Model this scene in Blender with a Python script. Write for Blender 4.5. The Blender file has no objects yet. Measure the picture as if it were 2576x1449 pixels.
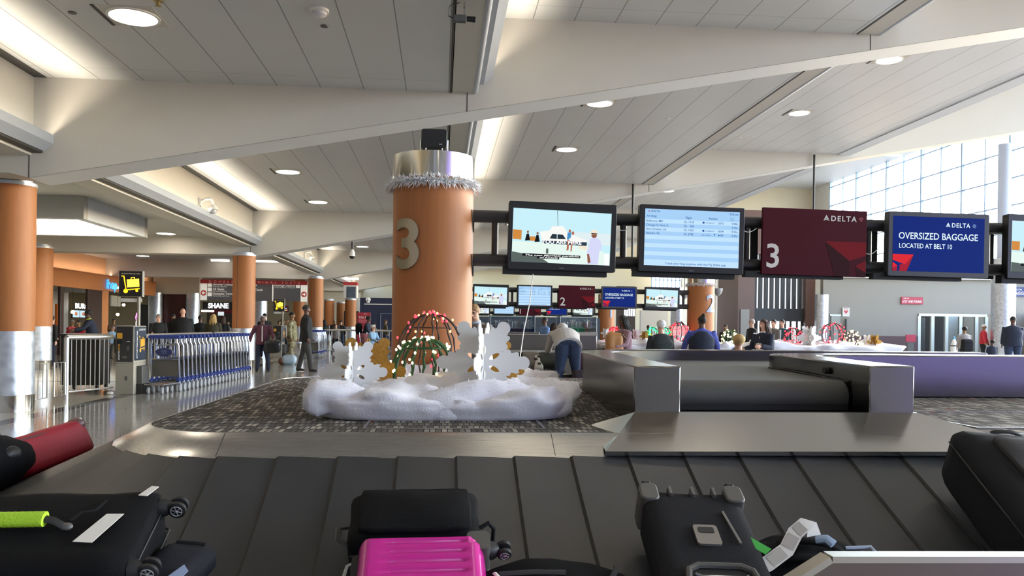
import bpy, bmesh, math, random
from mathutils import Vector, Matrix, noise, Quaternion
random.seed(11)
SC = bpy.context.scene
COL = SC.collection
PI = math.pi
# ------------------------------------------------------------------ camera
F, HC, PSI, ROLL, CY = 2050.0, 1.3, math.radians(5), math.radians(0.7), 820.0
cam_d = bpy.data.cameras.new('camera')
cam_d.sensor_width = 36.0
cam_d.lens = 36.0 * F / 2576.0
cam_d.shift_y = (CY - 724.5) / 2576.0
cam_d.clip_end = 300
cam = bpy.data.objects.new('camera', cam_d)
COL.objects.link(cam)
cam.matrix_world = (Matrix.Translation((0, 0, HC)) @ Matrix.Rotation(-PSI, 4, 'Z')
                    @ Matrix.Rotation(PI / 2, 4, 'X') @ Matrix.Rotation(ROLL, 4, 'Z'))
SC.camera = cam
_s, _c = math.sin(PSI), math.cos(PSI)


def ray(x, y):
    a = x - 1288.0
    b = CY - y
    X = (a * math.cos(ROLL) - b * math.sin(ROLL)) / F
    Z = (a * math.sin(ROLL) + b * math.cos(ROLL)) / F
    return Vector((X * _c + _s, -X * _s + _c, Z))


def at_z(x, y, z=0.0):
    d = ray(x, y)
    t = (z - HC) / d.z
    return Vector((d.x * t, d.y * t, z))


def at_v(x, y, v):
    d = ray(x, y)
    t = v / d.y
    return Vector((d.x * t, v, HC + d.z * t))


def at_u(x, y, u):
    d = ray(x, y)
    t = u / d.x
    return Vector((u, d.y * t, HC + d.z * t))


# ------------------------------------------------------------------ mesh builder
class MB:
    def __init__(s):
        s.v, s.f, s.m, s.mi, s.T = [], [], [], 0, None

    def add(s, vs, fs):
        b = len(s.v)
        if s.T is not None:
            s.v.extend([tuple(s.T @ Vector(p)) for p in vs])
        else:
            s.v.extend([tuple(p) for p in vs])
        s.f.extend([tuple(b + i for i in f) for f in fs])
        s.m.extend([s.mi] * len(fs))
        return s

    def box(s, x0, x1, y0, y1, z0, z1):
        return s.add([(x0, y0, z0), (x1, y0, z0), (x1, y1, z0), (x0, y1, z0), (x0, y0, z1), (x1, y0, z1), (x1, y1, z1), (x0, y1, z1)],
                     [(0, 3, 2, 1), (4, 5, 6, 7), (0, 1, 5, 4), (1, 2, 6, 5), (2, 3, 7, 6), (3, 0, 4, 7)])

    def cbox(s, c, d):
        return s.box(c[0] - d[0] / 2, c[0] + d[0] / 2, c[1] - d[1] / 2, c[1] + d[1] / 2, c[2] - d[2] / 2, c[2] + d[2] / 2)

    def loft(s, rings, cap=True, closed=False):
        n = len(rings[0])
        vs = [p for r in rings for p in r]
        fs = []
        m = len(rings)
        for i in range(m if closed else m - 1):
            a, b = i * n, ((i + 1) % m) * n
            for j in range(n):
                k = (j + 1) % n
                fs.append((a + j, a + k, b + k, b + j))
        if cap and not closed:
            fs.append(tuple(range(n))[::-1])
            fs.append(tuple((m - 1) * n + j for j in range(n)))
        return s.add(vs, fs)

    def tube(s, pts, r, n=8, closed=False, cap=True):
        pts = [Vector(p) for p in pts]
        m = len(pts)
        rs = r if isinstance(r, (list, tuple)) else [r] * m
        t0 = (pts[1] - pts[0]).normalized()
        up = Vector((0, 0, 1)) if abs(t0.z) < 0.9 else Vector((1, 0, 0))
        nx = t0.cross(up).normalized()
        rings = []
        prev = t0
        for i, p in enumerate(pts):
            if closed:
                t = (pts[(i + 1) % m] - pts[i - 1]).normalized()
            elif i == 0:
                t = t0
            elif i == m - 1:
                t = (pts[i] - pts[i - 1]).normalized()
            else:
                t = ((pts[i + 1] - p).normalized() + (p - pts[i - 1]).normalized())
                t = t.normalized() if t.length > 1e-6 else prev
            nx = (nx - t * nx.dot(t))
            nx = nx.normalized() if nx.length > 1e-6 else t.orthogonal().normalized()
            ny = t.cross(nx)
            rr = rs[i]
            ra, rb = rr if isinstance(rr, (tuple, list)) else (rr, rr)
            rings.append([p + nx * (ra * math.cos(2 * PI * k / n)) + ny * (rb * math.sin(2 * PI * k / n)) for k in range(n)])
            prev = t
        return s.loft(rings, cap, closed)

    def cyl(s, p0, p1, r0, r1=None, n=16):
        return s.tube([p0, p1], [r0, r0 if r1 is None else r1], n)

    def lathe(s, prof, n=24, c=(0, 0, 0), cap=True):
        rings = [[(c[0] + r * math.cos(2 * PI * k / n), c[1] + r * math.sin(2 * PI * k / n), c[2] + z) for k in range(n)] for r, z in prof]
        return s.loft(rings, cap)

    def ball(s, c, r, nu=12, nv=8):
        r = r if isinstance(r, (tuple, list)) else (r, r, r)
        rings = []
        for j in range(1, nv):
            a = -PI / 2 + PI * j / nv
            rings.append([(c[0] + r[0] * math.cos(a) * math.cos(2 * PI * k / nu), c[1] + r[1] * math.cos(a) * math.sin(2 * PI * k / nu), c[2] + r[2] * math.sin(a)) for k in range(nu)])
        vs = [p for q in rings for p in q] + [(c[0], c[1], c[2] - r[2]), (c[0], c[1], c[2] + r[2])]
        m = len(rings)
        fs = []
        for i in range(m - 1):
            for j in range(nu):
                k = (j + 1) % nu
                fs.append((i * nu + j, i * nu + k, (i + 1) * nu + k, (i + 1) * nu + j))
        for j in range(nu):
            k = (j + 1) % nu
            fs.append((m * nu, k, j))
            fs.append((m * nu + 1, (m - 1) * nu + j, (m - 1) * nu + k))
        return s.add(vs, fs)

    def prism(s, poly, vec):
        n = len(poly)
        vec = Vector(vec)
        a = [Vector(p) for p in poly]
        return s.add(a + [p + vec for p in a], [tuple(range(n))[::-1], tuple(range(n, 2 * n))] + [(i, (i + 1) % n, n + (i + 1) % n, n + i) for i in range(n)])

    def rprism(s, x0, x1, z0, z1, y0, y1, r, n=5, plane='xz'):
        """rounded-rectangle slab"""
        r = min(r, abs(x1 - x0) / 2 - 1e-4, abs(z1 - z0) / 2 - 1e-4)
        P = []
        for cx, cz, a0 in ((x1 - r, z1 - r, 0), (x0 + r, z1 - r, 90), (x0 + r, z0 + r, 180), (x1 - r, z0 + r, 270)):
            for k in range(n + 1):
                a = math.radians(a0 + 90 * k / n)
                P.append((cx + r * math.cos(a), cz + r * math.sin(a)))
        if plane == 'xz':
            return s.prism([(p[0], y0, p[1]) for p in P], (0, y1 - y0, 0))
        if plane == 'xy':
            return s.prism([(p[0], p[1], y0) for p in P], (0, 0, y1 - y0))
        return s.prism([(y0, p[0], p[1]) for p in P], (y1 - y0, 0, 0))

    def quad(s, a, b, c, d):
        return s.add([a, b, c, d], [(0, 1, 2, 3)])

    def text(s, t, x, z, h, y=0.0, al='l', bold=0.0, ext=0.0015, shear=0.0, sp=1.0, wid=None, res=3):
        """lettering standing in the local XZ plane, facing -Y; h = cap height"""
        cu = bpy.data.curves.new('t', 'FONT')
        cu.body = t
        cu.size = 1.0
        cu.offset = bold
        cu.shear = shear
        cu.space_character = sp
        cu.resolution_u = res
        cu.extrude = 0.0
        o = bpy.data.objects.new('t', cu)
        me = bpy.data.meshes.new_from_object(o)
        vs = [(v.co.x, v.co.y) for v in me.vertices]
        fs = [tuple(p.vertices) for p in me.polygons]
        bpy.data.objects.remove(o)
        bpy.data.curves.remove(cu)
        bpy.data.meshes.remove(me)
        if not vs:
            return s
        k = h / 0.72
        x0 = min(v[0] for v in vs)
        x1 = max(v[0] for v in vs)
        kx = k if wid is None else wid / (x1 - x0)
        w = (x1 - x0) * kx
        ox = x - {'l': 0, 'c': w / 2, 'r': w}[al]
        s.add([(ox + (v[0] - x0) * kx, y - ext, z + v[1] * k) for v in vs], fs)
        return s

    def build(s, name, mat, parent=None, smooth=38, bevel=0.0, seg=2, loc=None, sub=0, normals=True):
        me = bpy.data.meshes.new(name)
        me.from_pydata(s.v, [], s.f)
        if normals:
            bm = bmesh.new()
            bm.from_mesh(me)
            bmesh.ops.recalc_face_normals(bm, faces=bm.faces[:])
            bm.to_mesh(me)
            bm.free()
        mats = mat if isinstance(mat, (list, tuple)) else [mat]
        for m in mats:
            me.materials.append(m)
        if len(mats) > 1:
            me.polygons.foreach_set('material_index', s.m)
        if smooth:
            me.shade_smooth()
            me.set_sharp_from_angle(angle=math.radians(smooth))
        o = bpy.data.objects.new(name, me)
        COL.objects.link(o)
        if parent is not None:
            o.parent = parent
        if loc is not None:
            o.location = loc
        if bevel:
            b = o.modifiers.new('Bevel', 'BEVEL')
            b.width = bevel
            b.segments = seg
            b.limit_method = 'ANGLE'
            b.angle_limit = math.radians(40)
        if sub:
            u = o.modifiers.new('Sub', 'SUBSURF')
            u.levels = u.render_levels = sub
        return o


def tag(o, label=None, cat=None, group=None, kind=None):
    if label:
        o['label'] = label
    if cat:
        o['category'] = cat
    if group:
        o['group'] = group
    if kind:
        o['kind'] = kind
    return o


def thing(name, label, cat, loc=(0, 0, 0), rz=0.0, group=None, rot=None):
    o = bpy.data.objects.new(name, None)
    o.empty_display_size = 0.1
    COL.objects.link(o)
    o.location = loc
    o.rotation_euler = rot if rot else (0, 0, rz)
    return tag(o, label, cat, group)


def struct(name, mb, mat, **k):
    return tag(mb.build(name, mat, **k), kind='structure')


def kids(o, _i={}):
    return [c for c in COL.objects if c.parent == o]


def copy_tree(o, parent=None, ch=None):
    c = o.copy()
    COL.objects.link(c)
    if parent is not None:
        c.parent = parent
    for k in o.children:
        copy_tree(k, c)
    return c


# ------------------------------------------------------------------ materials
def lin(h):
    if isinstance(h, str):
        h = h.lstrip('#')
        c = [int(h[i:i + 2], 16) / 255 for i in (0, 2, 4)]
    else:
        c = [x / 255 for x in h]
    return tuple(x / 12.92 if x <= 0.04045 else ((x + 0.055) / 1.055) ** 2.4 for x in c)


MATS = {}


def M(name, col, rough=0.5, metal=0.0, nz=0.0, ns=20.0, bump=0.0, bs=60.0, emit=0.0, spec=0.5, alpha=None, trans=0.0, coat=0.0, stretch=None, sheen=0.0, sss=0.0):
    if name in MATS:
        return MATS[name]
    m = bpy.data.materials.new(name)
    m.use_nodes = True
    nt = m.node_tree
    b = nt.nodes['Principled BSDF']
    c = lin(col) + (1,)
    b.inputs['Base Color'].default_value = c
    b.inputs['Roughness'].default_value = rough
    b.inputs['Metallic'].default_value = metal
    b.inputs['Specular IOR Level'].default_value = spec
    if coat:
        b.inputs['Coat Weight'].default_value = coat
        b.inputs['Coat Roughness'].default_value = 0.08
    if trans:
        b.inputs['Transmission Weight'].default_value = trans
    if sheen:
        b.inputs['Sheen Weight'].default_value = sheen
    if sss:
        b.inputs['Subsurface Weight'].default_value = sss
        b.inputs['Subsurface Radius'].default_value = (0.05, 0.05, 0.05)
    if emit:
        b.inputs['Emission Color'].default_value = c
        b.inputs['Emission Strength'].default_value = emit
    if nz or bump:
        tc = nt.nodes.new('ShaderNodeTexCoord')
        mp = nt.nodes.new('ShaderNodeMapping')
        if stretch:
            mp.inputs['Scale'].default_value = stretch
        nt.links.new(tc.outputs['Object'], mp.inputs['Vector'])
    if nz:
        n = nt.nodes.new('ShaderNodeTexNoise')
        n.inputs['Scale'].default_value = ns
        n.inputs['Detail'].default_value = 4
        nt.links.new(mp.outputs[0], n.inputs['Vector'])
        mx = nt.nodes.new('ShaderNodeMix')
        mx.data_type = 'RGBA'
        mx.inputs['A'].default_value = tuple(x * (1 - nz) for x in c[:3]) + (1,)
        mx.inputs['B'].default_value = tuple(min(1, x * (1 + nz)) for x in c[:3]) + (1,)
        nt.links.new(n.outputs['Fac'], mx.inputs['Factor'])
        nt.links.new(mx.outputs['Result'], b.inputs['Base Color'])
        if emit:
            nt.links.new(mx.outputs['Result'], b.inputs['Emission Color'])
    if bump:
        n2 = nt.nodes.new('ShaderNodeTexNoise')
        n2.inputs['Scale'].default_value = bs
        n2.inputs['Detail'].default_value = 5
        nt.links.new(mp.outputs[0], n2.inputs['Vector'])
        bp = nt.nodes.new('ShaderNodeBump')
        bp.inputs['Strength'].default_value = bump
        bp.inputs['Distance'].default_value = 0.01
        nt.links.new(n2.outputs['Fac'], bp.inputs['Height'])
        nt.links.new(bp.outputs[0], b.inputs['Normal'])
    MATS[name] = m
    return m


def nodes(name):
    m = bpy.data.materials.new(name)
    m.use_nodes = True
    MATS[name] = m
    return m, m.node_tree, m.node_tree.nodes['Principled BSDF']


def nmath(nt, op, a, b=None, c=None):
    n = nt.nodes.new('ShaderNodeMath')
    n.operation = op
    for i, x in enumerate((a, b, c)):
        if x is None:
            continue
        if isinstance(x, (int, float)):
            n.inputs[i].default_value = x
        else:
            nt.links.new(x, n.inputs[i])
    return n.outputs[0]


def nmix(nt, f, a, b):
    n = nt.nodes.new('ShaderNodeMix')
    n.data_type = 'RGBA'
    for k, x in (('Factor', f), ('A', a), ('B', b)):
        if isinstance(x, (int, float, tuple)):
            n.inputs[k].default_value = x
        else:
            nt.links.new(x, n.inputs[k])
    return n.outputs['Result']


def sepxyz(nt, src='Object'):
    tc = nt.nodes.new('ShaderNodeTexCoord')
    sp = nt.nodes.new('ShaderNodeSeparateXYZ')
    nt.links.new(tc.outputs[src], sp.inputs[0])
    return tc.outputs[src], sp.outputs[0], sp.outputs[1], sp.outputs[2]


def wnoise(nt, vec, scale, detail=3):
    n = nt.nodes.new('ShaderNodeTexNoise')
    n.inputs['Scale'].default_value = scale
    n.inputs['Detail'].default_value = detail
    nt.links.new(vec, n.inputs['Vector'])
    return n.outputs['Fac']


def rgba(h):
    return lin(h) + (1,)


def panel_mat(name, col, step, off=0.0, line=0.012, cross=None, rough=0.32):
    """painted metal ceiling panels: seams along v (and cross seams)"""
    m, nt, b = nodes(name)
    vec, x, y, z = sepxyz(nt)
    fx = nmath(nt, 'FRACT', nmath(nt, 'MULTIPLY', nmath(nt, 'ADD', x, off), 1 / step))
    ln = nmath(nt, 'LESS_THAN', fx, line / step)
    if cross:
        fy = nmath(nt, 'FRACT', nmath(nt, 'MULTIPLY', nmath(nt, 'ADD', y, cross[1]), 1 / cross[0]))
        ln = nmath(nt, 'MAXIMUM', ln, nmath(nt, 'MULTIPLY', nmath(nt, 'LESS_THAN', fy, 0.012 / cross[0]), 0.5))
    n = wnoise(nt, vec, 0.8, 2)
    c = lin(col)
    base = nmix(nt, n, tuple(k * 0.93 for k in c) + (1,), tuple(k * 1.05 for k in c) + (1,))
    res = nmix(nt, ln, base, tuple(k * 0.35 for k in c) + (1,))
    nt.links.new(res, b.inputs['Base Color'])
    b.inputs['Roughness'].default_value = rough
    return m


def wood_mat(name, col, k=1.0):
    m, nt, b = nodes(name)
    tc = nt.nodes.new('ShaderNodeTexCoord')
    mp = nt.nodes.new('ShaderNodeMapping')
    mp.inputs['Scale'].default_value = (14, 14, 0.8)
    nt.links.new(tc.outputs['Object'], mp.inputs['Vector'])
    n = wnoise(nt, mp.outputs[0], 3.0, 6)
    n2 = wnoise(nt, tc.outputs['Object'], 1.2, 2)
    c = lin(col)
    f = nmath(nt, 'ADD', nmath(nt, 'MULTIPLY', n, 0.7), nmath(nt, 'MULTIPLY', n2, 0.3))
    nt.links.new(nmix(nt, f, tuple(x * 0.78 for x in c) + (1,), tuple(min(1, x * 1.2) for x in c) + (1,)), b.inputs['Base Color'])
    b.inputs['Roughness'].default_value = 0.5
    b.inputs['Specular IOR Level'].default_value = 0.3
    return m


def steel_mat(name, col, rough=0.3, st=(2, 2, 90), var=0.02):
    m, nt, b = nodes(name)
    tc = nt.nodes.new('ShaderNodeTexCoord')
    mp = nt.nodes.new('ShaderNodeMapping')
    mp.inputs['Scale'].default_value = st
    nt.links.new(tc.outputs['Object'], mp.inputs['Vector'])
    n = wnoise(nt, mp.outputs[0], 4.0, 4)
    c = lin(col)
    nt.links.new(nmix(nt, n, tuple(x * (1 - var) for x in c) + (1,), tuple(min(1, x * (1 + var)) for x in c) + (1,)), b.inputs['Base Color'])
    b.inputs['Metallic'].default_value = 1
    nt.links.new(nmath(nt, 'ADD', nmath(nt, 'MULTIPLY', n, 0.06), rough - 0.03), b.inputs['Roughness'])
    bp = nt.nodes.new('ShaderNodeBump')
    bp.inputs['Strength'].default_value = 0.02
    bp.inputs['Distance'].default_value = 0.0004
    nt.links.new(n, bp.inputs['Height'])
    nt.links.new(bp.outputs[0], b.inputs['Normal'])
    return m


def mottled_mat(name, col, rough=0.35):
    """swirl-brushed steel cladding"""
    m, nt, b = nodes(name)
    tc = nt.nodes.new('ShaderNodeTexCoord')
    n = nt.nodes.new('ShaderNodeTexVoronoi')
    n.inputs['Scale'].default_value = 9
    nt.links.new(tc.outputs['Object'], n.inputs['Vector'])
    c = lin(col)
    f = nmath(nt, 'MULTIPLY', n.outputs['Distance'], 1.2)
    nt.links.new(nmix(nt, f, tuple(x * 0.8 for x in c) + (1,), tuple(min(1, x * 1.15) for x in c) + (1,)), b.inputs['Base Color'])
    b.inputs['Metallic'].default_value = 0.9
    nt.links.new(nmath(nt, 'ADD', nmath(nt, 'MULTIPLY', f, 0.25), rough - 0.1), b.inputs['Roughness'])
    return m


def carpet_mat(name):
    m, nt, b = nodes(name)
    vec, x, y, z = sepxyz(nt)
    row = nmath(nt, 'FLOOR', nmath(nt, 'MULTIPLY', y, 1 / 0.11))
    off = nmath(nt, 'MULTIPLY', nmath(nt, 'MODULO', nmath(nt, 'ABSOLUTE', row), 2.0), 0.4)
    xs = nmath(nt, 'ADD', nmath(nt, 'MULTIPLY', x, 1 / 0.028), off)
    ys = nmath(nt, 'MULTIPLY', y, 1 / 0.11)
    cm = nt.nodes.new('ShaderNodeCombineXYZ')
    nt.links.new(nmath(nt, 'FLOOR', xs), cm.inputs[0])
    nt.links.new(row, cm.inputs[1])
    wn = nt.nodes.new('ShaderNodeTexWhiteNoise')
    nt.links.new(cm.outputs[0], wn.inputs['Vector'])
    rp = nt.nodes.new('ShaderNodeValToRGB')
    rp.color_ramp.interpolation = 'CONSTANT'
    e = rp.color_ramp.elements
    e[0].position, e[0].color = 0, rgba('#5f5c58')
    e[1].position, e[1].color = 0.3, rgba('#84807a')
    for p, c in ((0.55, '#9f9a92'), (0.72, '#6b6863'), (0.88, '#b9b2a5'), (0.978, '#96503f'), (0.984, '#5e5c58')):
        q = e.new(p)
        q.color = rgba(c)
    nt.links.new(wn.outputs['Value'], rp.inputs[0])
    fx, fy = nmath(nt, 'FRACT', xs), nmath(nt, 'FRACT', ys)
    edge = nmath(nt, 'MAXIMUM', nmath(nt, 'LESS_THAN', fx, 0.2), nmath(nt, 'LESS_THAN', fy, 0.16))
    n = wnoise(nt, vec, 260, 2)
    c1 = nmix(nt, edge, rp.outputs[0], rgba('#3a3836'))
    nt.links.new(nmix(nt, nmath(nt, 'MULTIPLY', n, 0.35), c1, rgba('#2f2d2c')), b.inputs['Base Color'])
    b.inputs['Roughness'].default_value = 0.95
    b.inputs['Specular IOR Level'].default_value = 0.1
    return m


def floor_mat(name):
    m, nt, b = nodes(name)
    vec, x, y, z = sepxyz(nt)
    vo = nt.nodes.new('ShaderNodeTexVoronoi')
    vo.inputs['Scale'].default_value = 90
    nt.links.new(vec, vo.inputs['Vector'])
    n = wnoise(nt, vec, 0.5, 3)
    base = nmix(nt, n, rgba('#aeaba3'), rgba('#bcb9b0'))
    sp = nmix(nt, nmath(nt, 'MULTIPLY', nmath(nt, 'GREATER_THAN', vo.outputs['Distance'], 0.55), 0.5), base, rgba('#6d6a64'))
    lft = nmath(nt, 'LESS_THAN', x, -5.55)
    sp = nmix(nt, lft, sp, nmix(nt, n, rgba('#c9c1ad'), rgba('#d4cdbb')))
    # dark inlay lines
    l1 = nmath(nt, 'LESS_THAN', nmath(nt, 'ABSOLUTE', nmath(nt, 'ADD', x, 5.5)), 0.13)
    l2 = nmath(nt, 'LESS_THAN', nmath(nt, 'ABSOLUTE', nmath(nt, 'ADD', y, -18.2)), 0.1)
    l2 = nmath(nt, 'MULTIPLY', l2, lft)
    l3 = nmath(nt, 'LESS_THAN', nmath(nt, 'ABSOLUTE', nmath(nt, 'ADD', y, -30.0)), 0.15)
    sp = nmix(nt, nmath(nt, 'MAXIMUM', nmath(nt, 'MAXIMUM', l1, l2), l3), sp, rgba('#4b4a48'))
    nt.links.new(sp, b.inputs['Base Color'])
    b.inputs['Roughness'].default_value = 0.1
    b.inputs['Specular IOR Level'].default_value = 0.5
    return m


PANEL = panel_mat('ceiling_panels', '#ced0d2', 0.585, 5.2, 0.014, (11.7, -10.9))
PLASTER = M('white_plaster', '#c8c5be', 0.55, nz=0.03, ns=2)
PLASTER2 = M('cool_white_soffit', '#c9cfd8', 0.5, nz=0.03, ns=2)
CREAM = M('cream_wall_paint', '#d9d2c3', 0.6, nz=0.03, ns=1.5)
BEIGE = M('low_ceiling_paint', '#b0b1b0', 0.6, nz=0.04, ns=1.2)
TRAYM = M('grey_cove_metal', '#b9c0cb', 0.35, metal=0.3)
DARK = M('dark_slot', '#3a3835', 0.6)
WOOD = wood_mat('orange_maple_laminate', '#a2683d')
STEEL = steel_mat('brushed_stainless', '#b9b5ab', 0.26, (200, 200, 1.5))
STEELH = steel_mat('brushed_stainless_long', '#c3beb2', 0.3, (1, 200, 200))
MOTTLE = mottled_mat('swirled_steel', '#c4cad2')
CARPET = carpet_mat('block_pattern_carpet')
FLOOR = floor_mat('polished_terrazzo')
BLACK = M('satin_black', '#17181a', 0.42)
MBLACK = M('matt_black', '#0d0e10', 0.7)
PIPE = M('black_pipe_paint', '#2b2b2c', 0.45, bump=0.05, bs=90)
CHROME = M('chrome', '#d8dade', 0.14, metal=1.0)
WHITE = M('white_enamel', '#e9e8e4', 0.4)
LAMP = M('lamp_lens', '#fff1dc', 0.5, emit=26.0)
LAMPW = M('tube_light', '#fff6ea', 0.5, emit=7.0)
# ------------------------------------------------------------------ the hall
V1, V2, V3, V4 = 11.4, 24.1, 36.6, 49.0          # beam faces
BT = 0.62                                       # beam thickness
ZL, ZC, ZR, ZQ = 4.55, 5.62, 6.71, 7.85         # coffer levels
def zb(u):                                      # sloping underside of the cross beams
    return 4.23 + 0.187 * u
b = MB()
b.box(-30, 30, -17, 66, -0.2, 0)
struct('floor', b, FLOOR, smooth=0)
BAYS = [(-5.45, 0.1, ZL), (0.42, 6.0, ZC), (6.5, 12.1, ZR), (12.5, 29.0, 12.4)]
SPANS = [(-14.0, -1.3), (-0.68, V1), (V1 + BT, V2), (V2 + BT, V3), (V3 + BT, V4), (V4 + BT, 62)]
for u0, u1, z in BAYS:
    for v0, v1 in SPANS:
        if z > 9 and v0 < -2:
            pass
        b = MB().box(u0, u1 + 0.02, v0, v1, z, z + 0.12)
        struct('ceiling', b, PANEL if z < 9 else PLASTER, smooth=0)
# low ceiling over the concourse at the left
for v0, v1 in SPANS:
    zz = 3.75 if v0 < 20 else 4.0
    b = MB().box(-30, -5.75, v0, v1, zz, zz + 0.15)
    struct('ceiling', b, BEIGE, smooth=0)
# cross beams: sloping underside, level low wing at the left
def beam(v, n):
    b = MB()
    prof = [(-5.5, zb(-5.5)), (-5.75, 3.26), (-30, 3.26), (-30, 4.1), (-5.75, 4.1), (-5.45, 4.9), (0.2, 4.9), (0.35, 5.9), (6.2, 5.95), (6.4, 7.0), (12.2, 7.0), (12.3, 12.4)] + ([(29, 12.4), (29, zb(29))] if v < 30 else [(12.6, 12.4), (12.6, zb(12.6))]) + [(12.3, zb(12.3))]
    b.mi = 0
    poly = [(p[0], v, p[1]) for p in prof]
    b.prism(poly, (0, BT, 0))
    # underside strip in a cooler white
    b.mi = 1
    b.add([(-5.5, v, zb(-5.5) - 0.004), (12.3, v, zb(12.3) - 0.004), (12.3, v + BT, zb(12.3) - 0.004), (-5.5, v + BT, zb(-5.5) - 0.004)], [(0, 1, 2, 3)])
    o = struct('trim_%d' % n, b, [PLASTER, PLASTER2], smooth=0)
    j = MB()
    for u in (-5.5, 0.33, 6.2):
        j.box(u - 0.006, u + 0.006, v - 0.003, v, zb(u), min(zb(u) + 0.75, {-5.5: 4.0, 0.33: 4.55, 6.2: 5.62}[u]))
    struct('trim_%d' % (n + 20), j, DARK, smooth=0)
    return o
for i, v in enumerate((-1.3, V1, V2, V3, V4)):
    beam(v, i + 1)
# risers between the stepped coffers, dark slots, cove trays
def spine(u, zlow, zhigh, v0, v1, n, low=False):
    b = MB()
    if low:
        b.box(u - 0.32, u, v0, v1, 3.62, zhigh)                      # tall riser
        b.box(u - 0.42, u - 0.02, v0, v1, 3.5, 3.62)
    else:
        b.box(u - 0.02, u + 0.3, v0, v1, zlow, zhigh + 0.1)
    struct('trim_%d' % n, b, PLASTER, smooth=0)
    d = MB()
    if low:
        d.box(u, u + 0.16, v0, v1, zhigh - 0.006, zhigh + 0.0)
        d.box(u - 0.03, u + 0.12, v0, v1, 3.535, 3.56)
    else:
        d.box(u - 0.035, u - 0.01, v0, v1, zlow - 0.008, zlow + 0.02)
    struct('trim_%d' % (n + 1), d, DARK, smooth=0)
    # light trough hung on the riser
    uu = u if low else u + 0.3
    zt = 3.56 if low else zlow + 0.12
    t = MB()
    t.prism([(uu, v0, zt), (uu + 0.14, v0, zt), (uu + 0.26, v0, zt + 0.1), (uu + 0.26, v0, zt + 0.22), (uu + 0.245, v0, zt + 0.22), (uu + 0.245, v0, zt + 0.105), (uu + 0.13, v0, zt + 0.015), (uu, v0, zt + 0.015)], (0, v1 - v0, 0))
    struct('trim_%d' % (n + 2), t, TRAYM, smooth=0)
    if not low:
        p = MB()
        p.cyl((uu + 0.02, v0, zt - 0.09), (uu + 0.02, v1, zt - 0.09), 0.045, n=12)
        vv = v0 + 0.3
        while vv < v1:
            p.box(uu + 0.0, uu + 0.04, vv, vv + 0.05, zt - 0.09, zt + 0.01)
            vv += 1.1
        o = p.build('cove_conduit', TRAYM)
        tag(o, 'pale conduit pipe along the ceiling step %s' % cnd[n % 10][0], 'pipe')
    L = bpy.data.lights.new('cove', 'AREA')
    L.shape = 'RECTANGLE'
    L.size = 0.1
    L.size_y = (v1 - v0) - 0.3
    L.energy = (15.0 if low else 12.0) * (v1 - v0)
    L.color = (1.0, 0.86, 0.66)
    L.spread = math.radians(105)
    o = bpy.data.objects.new('cove_lamp', L)
    COL.objects.link(o)
    o.location = (uu + 0.1, (v0 + v1) / 2, zt + 0.06)
    o.rotation_euler = (0, PI + 0.85, 0)
    return o
cnd = {}
_n = 40
_names = ['over the near belt', 'behind the first beam', 'behind the second beam', 'behind the third beam']
for si, (v0, v1) in enumerate(((-0.68, V1), (V1 + BT, V2), (V2 + BT, V3), (V3 + BT, V4))):
    for (u, zl, zh, low) in ((-5.45, 3.6, ZL, True), (0.12, ZL, ZC, False), (6.02, ZC, ZR, False)):
        cnd[_n % 10] = (_names[si] + (' at the middle' if u < 3 else ' toward the windows'),)
        spine(u, zl, zh, v0, v1, _n, low)
        _n += 3
# last drop at the right edge of the third bay
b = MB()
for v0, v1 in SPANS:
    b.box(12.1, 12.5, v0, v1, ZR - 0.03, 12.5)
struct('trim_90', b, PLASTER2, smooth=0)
# outer walls
b = MB().box(-30, 30, 62, 62.4, 0, 13)
struct('wall_back', b, M('warm_back_wall', '#cabb9d', .6, nz=.03, ns=1.5), smooth=0)
b = MB().box(-30, 15.5, -17.3, -17, 0, 13)
struct('wall_rear', b, M('rear_wall_paint', '#757478', .7), smooth=0)
b = MB().box(15.5, 30, -17.3, -17, 0, 13)
struct('wall_rear_violet_reflector', b, M('violet_reflection_tint', '#8679cf', .6), smooth=0)  # unseen wall part, added in violet to tint reflections in the steel
b = MB().box(-30.3, -30, -17, 62, 0, 6)
struct('wall_left', b, CREAM, smooth=0)
# window wall on the right, u = 22.6: sill wall, mullions, glass left open to the sky
UW = 29.0
b = MB().box(UW, UW + 0.3, -17, 62, 0, 2.2)
b.box(UW, UW + 0.3, -17, 62, 12.4, 13)
b.box(UW, UW + 0.3, 59.0, 62, 2.2, 12.4)
struct('wall_right', b, PLASTER, smooth=0)
FR = M('window_frame_paint', '#9db4cc', 0.4)
GL = M('window_glass', '#eaf3fb', 0.02, trans=1.0, spec=0.3)
nwin = 0
vv = 59.0
while vv > -15:
    nwin += 1
    w = 3.9
    b = MB()
    b.box(UW + 0.02, UW + 0.2, vv - 0.06, vv + 0.06, 2.2, 12.4)
    b.box(UW + 0.05, UW + 0.15, vv - w / 2 - 0.035, vv - w / 2 + 0.035, 2.2, 12.4)
    z = 2.2
    while z < 12.4:
        b.box(UW + 0.04, UW + 0.16, vv - w, vv, z - 0.03, z + 0.03)
        z += 1.4
    struct('window_%d' % nwin, b, FR, smooth=0)
    vv -= w
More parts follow.
